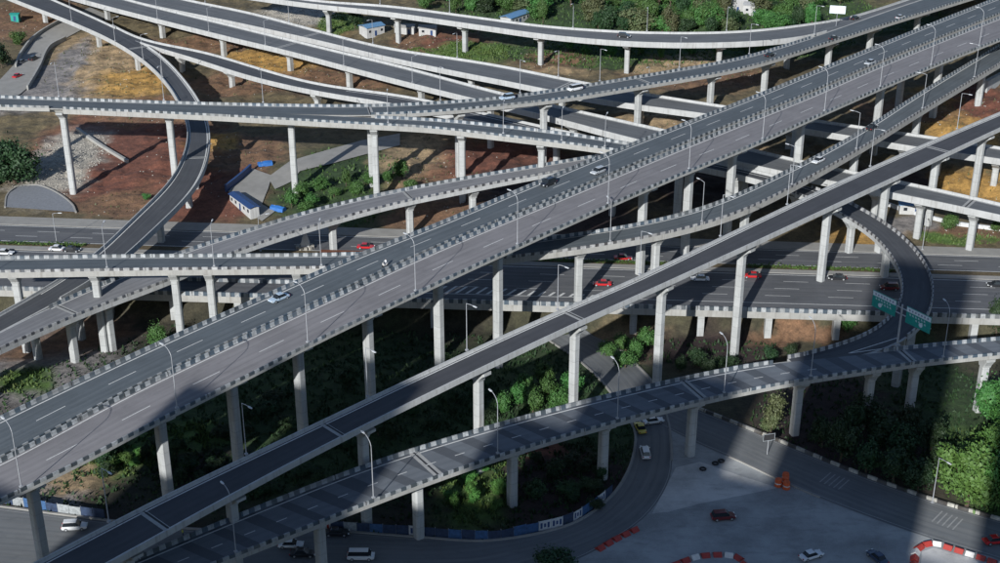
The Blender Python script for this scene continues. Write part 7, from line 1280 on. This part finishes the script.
def stones(name, spots, n, seed, smin, smax, label):
    r2 = np.random.default_rng(seed); m = MB(); tot = sum(s[2]*s[3] for s in spots)
    for (cx, cy, rx, ry) in spots:
        for _ in range(int(n*rx*ry/tot)):
            a = r2.uniform(0, 6.283); d = math.sqrt(r2.uniform(0, 1)); x, y = cx+rx*d*math.cos(a), cy+ry*d*math.sin(a); t = float(highway_t(x, y))
            if -1 < t < 36 or paved(x, y): continue
            z = zt(x, y); s = r2.uniform(smin, smax)
            tp = [(x+s*r2.uniform(.5, 1)*math.cos(k*1.57+.5), y+s*r2.uniform(.5, 1)*math.sin(k*1.57+.5), z+s*r2.uniform(.3, .7)) for k in range(4)]
            bt = [(x+s*1.1*math.cos(k*1.57+.5), y+s*1.1*math.sin(k*1.57+.5), z-.1) for k in range(4)]
            m.loft([bt, tp])
    tag(link(name, m.mesh(name, 'stone')), label=label, cat='rubble', kind='stuff')
stones('rubble', ZS('gravel'), 2200, 9, .08, .34, 'pale rubble and gravel on the bare slopes')
stones('soil_clods', backz(ZS('red', 'brown', 'tan', 'ochre')), 900, 10, .08, .3, 'stones scattered over the bare soil')

# ------------------------------------------------------------------ direction sign on the merge nose
def build_gantry():
    bx, by, bz = SPOT['gantry']; root = tag(empty('road_sign', (bx, by, bz), R(-58)), 'green and white twin-panel direction sign on a post where the loop joins', 'road sign')
    m = MB(); m.tube([(0, 0, 0), (0, 0, 9.6)], [.24, .19], 10); link('post', m.mesh('post', 'steel'), root)
    m = MB(); m.box((0, 0, .15), (1., 1., .5)); link('post_base', m.mesh('post_base', 'parapet'), root)
    for z in (7.4, 8.8):
        m = MB(); m.box((0, 0, z), (15.9, .16, .2)); link('beam', m.mesh('beam', 'steel'), root)
    r2 = random.Random(8)
    for cx in (-4.7, 4.7):
        m = MB(); m.box((cx, -.2, 8.1), (6.5, .1, 3.7)); p = link('sign_panel', m.mesh('sign_panel', 'sign_green'), root)
        m = MB(); m.box((cx, -.262, 9.32), (6.4, .02, 1.0)); link('header_strip', m.mesh('header_strip', 'sign_white'), p)
        m = MB(); k = 14; c = (cx-1.0 if cx < 0 else cx+.8, -.27, 7.2)
        m.face([(c[0]+.5*math.cos(6.283*j/k), c[1], c[2]+.5*math.sin(6.283*j/k)) for j in range(k)][::1]); link('route_disc', m.mesh('route_disc', 'sign_white'), p)
        m = MB()
        for row, z in ((0, 8.4), (1, 7.7)):
            for q in range(6):
                if row == 1 and q < 2: continue
                m.box((cx-2.2+q*.76+.2*row, -.262, z), (.5*r2.uniform(.7, 1), .02, .1)); m.box((cx-2.2+q*.76+.2*row, -.264, z), (.1, .02, .42)); m.box((cx-2.1+q*.76+.2*row, -.266, z-.18), (.38, .02, .08))
        tag(link('lettering', m.mesh('lettering', 'sign_white'), p), kind='stuff')
        m = MB()
        for q in range(7): m.box((cx-2.4+q*.8, -.276, 9.32), (.42, .02, .12)); m.box((cx-2.4+q*.8, -.278, 9.32), (.1, .02, .5))
        tag(link('header_lettering', m.mesh('header_lettering', 'blue_dark'), p), kind='stuff')
build_gantry()
def small_sign(loc, rz, w_, h, z, mat, label):
    root = tag(empty('road_sign', loc, rz), label, 'road sign')
    m = MB(); m.tube([(0, 0, 0), (0, 0, z+h/2)], .09, 8); link('post', m.mesh('post', 'steel'), root)
    m = MB(); m.box((0, -.14, z), (w_, .08, h)); p = link('sign_panel', m.mesh('sign_panel', mat), root)
    m = MB()
    for a in (-1, 1): m.box((a*(w_/2-.06), -.19, z), (.04, .02, h-.04)); m.box((0, -.192, z+a*(h/2-.06)), (w_-.04, .02, .04))
    link('border', m.mesh('border', 'sign_white'), p)
small_sign(SPOT['sign'], R(15), 2.6, 1.6, 4.2, 'dark', 'dark rectangular sign beside the lower road')
small_sign(SPOT['topsign'], R(-15), 5.5, 2.8, 6.0, 'sign_white', 'pale board sign on a tall post where the top curved ramp joins')

# ------------------------------------------------------------------ site hoardings, barriers, clutter
def hoarding(line, label, seed):
    C, S = resample([(x, y, 0) for x, y in line], 2.4); r2 = random.Random(seed)
    root = tag(empty('construction_hoarding', (C[0, 0], C[0, 1], 0)), label, 'hoarding')
    for i in range(len(C)-1):
        a, b = C[i], C[i+1]; c = (a+b)/2; L_ = np.linalg.norm((b-a)[:2]); rz = math.atan2(b[1]-a[1], b[0]-a[0])
        q = r2.random(); mt = 'hoard_dark' if q < .45 else ('hoard_blue' if q < .72 else ('hoard_grey' if q < .86 else 'white_wall')); hp = 2.0+r2.uniform(-.12, .12)
        m = MB(); m.box((0, 0, hp/2), (L_-.06, .08, hp)); p = link('panel', m.mesh('panel', mt), root, (c[0]-C[0, 0], c[1]-C[0, 1], zt(c[0], c[1])), rz)
        if mt == 'white_wall':
            m = MB()
            for k in range(3): m.box((-.7+k*.7, -.05, 1.05), (.42, .02, 1.2 if k != 1 else .8))
            link('print', m.mesh('print', 'red_plastic' if r2.random() < .4 else 'blue_dark'), p)
        m = MB(); m.box((-L_/2, .1, 1.05), (.1, .1, 2.1)); link('post', m.mesh('post', 'steel'), p)
hoarding(HOARD[0], 'blue hoarding along the shaded road at bottom left', 1)
hoarding(HOARD[1], 'blue and white hoarding curving around the garden inside the loop road', 2)
def barrier_mesh():
    m = MB(); m.loft([[(x, y*f, z) for y, f in ((-1, 1), (1, 1))]+[(x, .12, .9), (x, -.12, .9)] for x, f, z in ((-.85, .28, 0), (.85, .28, 0))])
    n = MB(); n.box((0, 0, .62), (1.5, .42, .16))
    return m.mesh('barrier_body', 'red_plastic'), m.mesh('barrier_body', 'white_plastic'), n.mesh('band', 'white_plastic'), n.mesh('band', 'red_plastic')
BMR, BMW, BN, BN2 = barrier_mesh()
for g, (line, lab) in enumerate(zip(BARR, ('at the foot of the loop road', 'in the short arc at the bottom edge', 'in the ring at the bottom right corner'))):
    C, S = resample([(x, y, 0) for x, y in line], 1.95); T, N = frame(C)
    for i in range(len(C)):
        wh = g > 0 and i % 3 == 2
        o = empty('traffic_barrier', (C[i, 0], C[i, 1], .07 if g == 0 else .04), math.atan2(T[i, 1], T[i, 0]))
        o.scale = (.9, .8, .72); tag(o, '%s plastic traffic barrier %s, %s from the left' % ('white' if wh else 'red', lab, ORD[i] if i < 16 else 'last'), 'barrier', 'traffic barriers '+lab)
        b_ = link('barrier_body', BMW if wh else BMR, o); link('band', BN2 if wh else BN, o)
cx, cy, cz = SPOT['cone']
for k, (dx, dy, l_) in enumerate(((0, 0, 'nearest'), (.1, 1.6, 'middle'), (-1.4, .9, 'leftmost'), (.4, 3.0, 'farthest'))):
    o = empty('water_drum', (cx+dx, cy+dy, .12)); tag(o, 'orange crash drum at the tip of the traffic island, %s of the cluster' % l_, 'drum', 'orange crash drums')
    m = MB(); kk = 14
    m.loft([[(r_*math.cos(6.283*j/kk), r_*math.sin(6.283*j/kk), z) for j in range(kk)] for r_, z in ((.75, 0), (.72, .5), (.66, .55), (.66, .8), (.7, .85), (.64, 1.5))]); link('drum_body', m.mesh('drum_body', 'orange_plastic'), o)
    m = MB(); m.loft([[(r_*math.cos(6.283*j/kk), r_*math.sin(6.283*j/kk), z) for j in range(kk)] for r_, z in ((.69, .56), (.69, .79))]); link('reflective_band', m.mesh('reflective_band', 'white_plastic'), o)
tx, ty_, tz = SPOT['tyres']; r4 = random.Random(2)
for k in range(3):
    a = (-1.5, -.2, .15)[k]; o = empty('tyre', (tx+(2.6, 3.0, 4.3)[k]*math.cos(a), ty_+2.6*math.sin(a), .04), a); tag(o, 'black tyre on the plaza by the pier foot, %s from left' % ORD[k], 'tyre', 'tyres around the pier foot')
    m = MB(); kk = 12
    m.loft([[((.55+.18*math.cos(q))*math.cos(6.283*j/kk), (.55+.18*math.cos(q))*math.sin(6.283*j/kk), .18+.18*math.sin(q)) for q in np.linspace(0, 6.283, 9)[:-1]] for j in range(kk+1)], caps=False)
    link('tread', m.mesh('tread', 'dark'), o)
    m = MB(); m.loft([[(r_*math.cos(6.283*j/kk), r_*math.sin(6.283*j/kk), z) for j in range(kk)] for r_, z in ((.42, .12), (.42, .2))], caps=False); link('bead', m.mesh('bead', 'dark'), o)
# white stone marker on the median
mx, my, mz = SPOT['monument']; root = tag(empty('stone_marker', (mx, my, mz)), 'white pointed stone on a ring of rubble on the highway median', 'monument')
m = MB(); m.loft([[(s*x+dx, s*y*.7, z) for x, y in ((-1, -1), (1, -.8), (1.1, .9), (-.9, 1))] for s, z, dx in ((1.1, .3, 0), (1.0, 1.6, .1), (.65, 3.0, .1), (.15, 4.3, .35))]); link('stone', m.mesh('stone', 'white_wall'), root)
for k in range(9):
    a = k*.698; m = MB(); m.box((1.9*math.cos(a), 1.4*math.sin(a), .35), (1.0, .8, .8), a); link('rubble_block', m.mesh('rubble_block', 'stone'), root)

# ------------------------------------------------------------------ small buildings
def hut(loc, rz, w_, d, h, label, roofm='blue_roof', wallm='hut_wall', pitch=.8, name='site_hut'):
    root = tag(empty(name, loc, rz), label, 'building')
    m = MB(); m.box((0, 0, h/2-.3), (w_, d, h+.6)); wl = link('wall', m.mesh('wall', wallm), root)
    m = MB(); o = .35
    m.loft([[(x, -d/2-o, h+.02), (x, 0, h+pitch), (x, d/2+o, h+.02), (x, d/2+o, h+.16), (x, 0, h+pitch+.16), (x, -d/2-o, h+.16)] for x in (-w_/2-o, w_/2+o)]); link('roof', m.mesh('roof', roofm), root)
    n = max(int(w_/2.6), 1)
    for k in range(n):
        x = -w_/2+(k+.5)*w_/n
        if k == n//2:
            m = MB(); m.box((x, -d/2-.03, 1.0), (.9, .08, 2.0)); link('door', m.mesh('door', 'blue_dark'), root)
        else:
            m = MB(); m.box((x, -d/2-.03, h*.58), (1.1, .08, 1.0)); wn = link('window', m.mesh('window', 'steel'), root)
            m = MB(); m.box((x, -d/2-.075, h*.58), (.95, .02, .86)); link('pane', m.mesh('pane', 'glass'), wn)
    return root
hut(SPOT['hut'], R(38), 8.0, 5.5, 3.4, 'white hut with a blue sheet roof beside a pale pier at the top')
hut(SPOT['hut_b'], R(-4), 7.5, 4, 2.8, 'low white cabin just right of the pier behind the twin viaducts', 'girder')
hut(SPOT['hut_c'], R(-4), 6.5, 4, 2.8, 'low white cabin farther right behind the twin viaducts', 'girder')
hut(SPOT['awning'], R(55), 13, 5, 3.0, 'building with a long light blue roof at the top centre')
hut(SPOT['house'], R(10), 8, 6, 5.5, 'white house among the trees of the top hillside', 'girder_white', name='house')
hut(SPOT['house_b'], R(-20), 6, 6, 4.0, 'smaller white house beside the white house on the top hillside', 'girder_white', name='house')
hut(SPOT['greenhut'], R(0), 3.2, 2.6, 2.6, 'tiny green booth on the soil at the top left', 'sign_green', 'sign_green', .3)
c0, c1 = WALLS['cabin'][0], WALLS['cabin'][-1]
hut(((c0[0]+c1[0])/2, (c0[1]+c1[1])/2, zt((c0[0]+c1[0])/2, (c0[1]+c1[1])/2)), math.atan2(c1[1]-c0[1], c1[0]-c0[0]), 13.5, 2.6, 2.6, 'long white site cabin with a dark blue roof beside the yard', 'blue_dark', pitch=.4)
hut(SPOT['lowhouse'], R(-8), 9, 4, 2.6, 'low pale shed with a light blue end behind the highway at right', 'blue_roof', pitch=.5)
for k, (key, rz, lab) in enumerate((('tarp', 20, 'bright blue tarpaulin over materials above the small yard'), ('tarp_b', -25, 'blue tarpaulin heap below the small yard'))):
    x, y, z = SPOT[key]; root = tag(empty('tarpaulin', (x, y, z), R(rz)), lab, 'tarpaulin')
    m = MB(); r5 = random.Random(k)
    m.loft([[(a, b*1.1, zz+r5.uniform(-.12, .12)) for b, zz in ((-1, 0), (-.8, .9), (0, 1.25), (.8, .9), (1, 0))] for a in np.linspace(-2.1, 2.1, 7)]); link('sheet', m.mesh('sheet', 'blue'), root)
    m = MB(); m.tube([(-1, -1.05, .5), (-1, 0, 1.35), (-1, 1.05, .5)], .04, 5); link('tie_rope', m.mesh('tie_rope', 'white_plastic'), root)
x, y, z = SPOT['board']
small_sign((x, y, z), R(8), 4.0, 1.2, 1.4, 'white_wall', 'white board on the ground under the plain dark ramp at lower left')

# ------------------------------------------------------------------ people
def person(loc, rz, label, top, legs, pose):
    """one continuous skinned body"""
    J = dict(pelvis=(0, 0, .95), waist=(0, 0, 1.12), chest=(.02, 0, 1.36), neck=(.03, 0, 1.52), head=(.05, 0, 1.66), crown=(.05, 0, 1.76),
             hl=(0, .10, .90), kl=(.10, .11, .50), al=(.02, .11, .09), tl=(.20, .12, .05), hr=(0, -.10, .90), kr=(-.02, -.11, .50), ar=(-.14, -.11, .10), tr=(.02, -.12, .05),
             sl=(.02, .19, 1.43), el=(.0, .26, 1.15), wl=(.16, .24, .95), fl=(.22, .23, .88), sr=(.02, -.19, 1.43), er=(.02, -.26, 1.15), wr=(.2, -.22, 1.0), fr=(.27, -.21, .95))
    J.update(pose)
    rad = dict(pelvis=.15, waist=.13, chest=.16, neck=.06, head=.105, crown=.07, hl=.09, kl=.062, al=.045, tl=.035, hr=.09, kr=.062, ar=.045, tr=.035, sl=.07, el=.045, wl=.035, fl=.03, sr=.07, er=.045, wr=.035, fr=.03)
    E_ = [('pelvis', 'waist'), ('waist', 'chest'), ('chest', 'neck'), ('neck', 'head'), ('head', 'crown'), ('pelvis', 'hl'), ('hl', 'kl'), ('kl', 'al'), ('al', 'tl'), ('pelvis', 'hr'), ('hr', 'kr'), ('kr', 'ar'), ('ar', 'tr'),
          ('chest', 'sl'), ('sl', 'el'), ('el', 'wl'), ('wl', 'fl'), ('chest', 'sr'), ('sr', 'er'), ('er', 'wr'), ('wr', 'fr')]
    ks = list(J); me = bpy.data.meshes.new('body'); me.from_pydata([J[k] for k in ks], [(ks.index(a), ks.index(b)) for a, b in E_], [])
    root = tag(empty('person', loc, rz), label, 'person')
    o = link('body', me, root); o.modifiers.new('skin', 'SKIN'); me.skin_vertices or None
    for i, k in enumerate(ks): me.skin_vertices[0].data[i].radius = (rad[k], rad[k]*.85); me.skin_vertices[0].data[i].use_root = (k == 'pelvis')
    sb = o.modifiers.new('sub', 'SUBSURF'); sb.levels = 1; sb.render_levels = 1
    m, nt, b = newmat('clothes_'+label[:12]); tc = nt.nodes.new('ShaderNodeTexCoord'); sp_ = nt.nodes.new('ShaderNodeSeparateXYZ'); nt.links.new(tc.outputs['Object'], sp_.inputs[0])
    col = mixc(nt, math_n(nt, 'GREATER_THAN', sp_.outputs[2], .97), legs, top); col = mixc(nt, math_n(nt, 'GREATER_THAN', sp_.outputs[2], 1.53), col, (.35, .2, .14)); col = mixc(nt, math_n(nt, 'GREATER_THAN', sp_.outputs[2], 1.70), col, (.02, .018, .016))
    nt.links.new(col, b.inputs['Base Color']); b.inputs['Roughness'].default_value = .8; me.materials.append(m)
    return root
wx, wy, wz = SPOT['worker']
person((wx, wy, wz+.02), R(200), 'worker in a yellow vest standing under the plain dark ramp at lower left', (.55, .55, .05), (.03, .04, .08), {})
# motor scooter with rider on the main viaduct
sc = tag(empty('motor_scooter', (-24.42, 267.16, 28.71), 3.938), 'small white motor scooter on the main viaduct', 'scooter')
m = MB(); m.loft([[(x, y*wd_, z) for y, z in ((-1, z0), (1, z0), (.7, z1), (-.7, z1))] for x, wd_, z0, z1 in ((-.75, .12, .5, .75), (-.35, .2, .3, .8), (.1, .2, .28, .4), (.5, .16, .3, 1.0), (.65, .08, .5, 1.05))]); link('scooter_body', m.mesh('scooter_body', 'white_plastic'), sc)
for x in (-.6, .62):
    m = MB(); m.loft([[(x+.25*math.cos(6.283*j/12), y, .25+.25*math.sin(6.283*j/12)) for j in range(12)] for y in (-.06, .06)]); link('wheel', m.mesh('wheel', 'dark'), sc)
m = MB(); m.tube([(.5, -.32, 1.05), (.56, 0, 1.0), (.5, .32, 1.05)], .03, 6); link('handlebar', m.mesh('handlebar', 'dark'), sc)
person((-24.21, 267.38, 28.61), 3.938, 'rider in white on the scooter on the main viaduct', (.7, .7, .7), (.05, .06, .1),
       dict(hl=(.05, .12, .95), kl=(.38, .16, .86), al=(.3, .17, .48), tl=(.45, .17, .42), hr=(.05, -.12, .95), kr=(.38, -.16, .86), ar=(.3, -.17, .48), tr=(.45, -.17, .42), el=(.2, .3, 1.2), wl=(.42, .3, 1.12), fl=(.5, .3, 1.1), er=(.2, -.3, 1.2), wr=(.42, -.3, 1.12), fr=(.5, -.3, 1.1)))

# ------------------------------------------------------------------ unseen towers behind the viewpoint, outlines shaped to cast the foreground shadows
def tower(u0, u1, wtop, label, q=-45., depth=16.):
    az = R(SUN_AZ); el = R(SUN_EL); h = (wtop-q*math.sin(el))/math.cos(el)
    ru = Vector((math.cos(az), -math.sin(az))); d = Vector((math.sin(az), math.cos(az)))
    c = ru*((u0+u1)/2)+d*(q-depth/2); root = tag(empty('shade_tower', (c.x, c.y, 0), -az), label, 'building', 'towers behind the viewpoint')
    wd = u1-u0
    m = MB(); m.box((0, 0, h/2-1), (wd, depth, h+2)); link('wall', m.mesh('wall', 'tower'), root)
    m = MB()
    for k in range(3, int(h), 3): m.box((0, depth/2+.35, k), (wd*.7, .7, .9))
    link('balconies', m.mesh('balconies', 'white_wall'), root)
    m = MB(); m.box((0, 0, h+.6), (wd+.6, depth+.6, 1.0)); link('roof', m.mesh('roof', 'girder'), root)
TW = [(-152, -134.4, 80), (-134.5, -123.9, 97.5), (-124, -96.8, 103.5), (-96.9, -83.9, 82), (-84, -71.8, 99), (-71.9, -45.8, 111), (-45.9, -36.9, 93), (-37, -29.8, 124), (-29.9, -7.8, 141), (-7.9, 2.6, 87), (2.5, 45, 126)]
for k, (a, b, c) in enumerate(TW): tower(a, b, c, 'unseen tower behind the viewpoint, shaped to shade the foreground, %s of the row' % ORD[k])
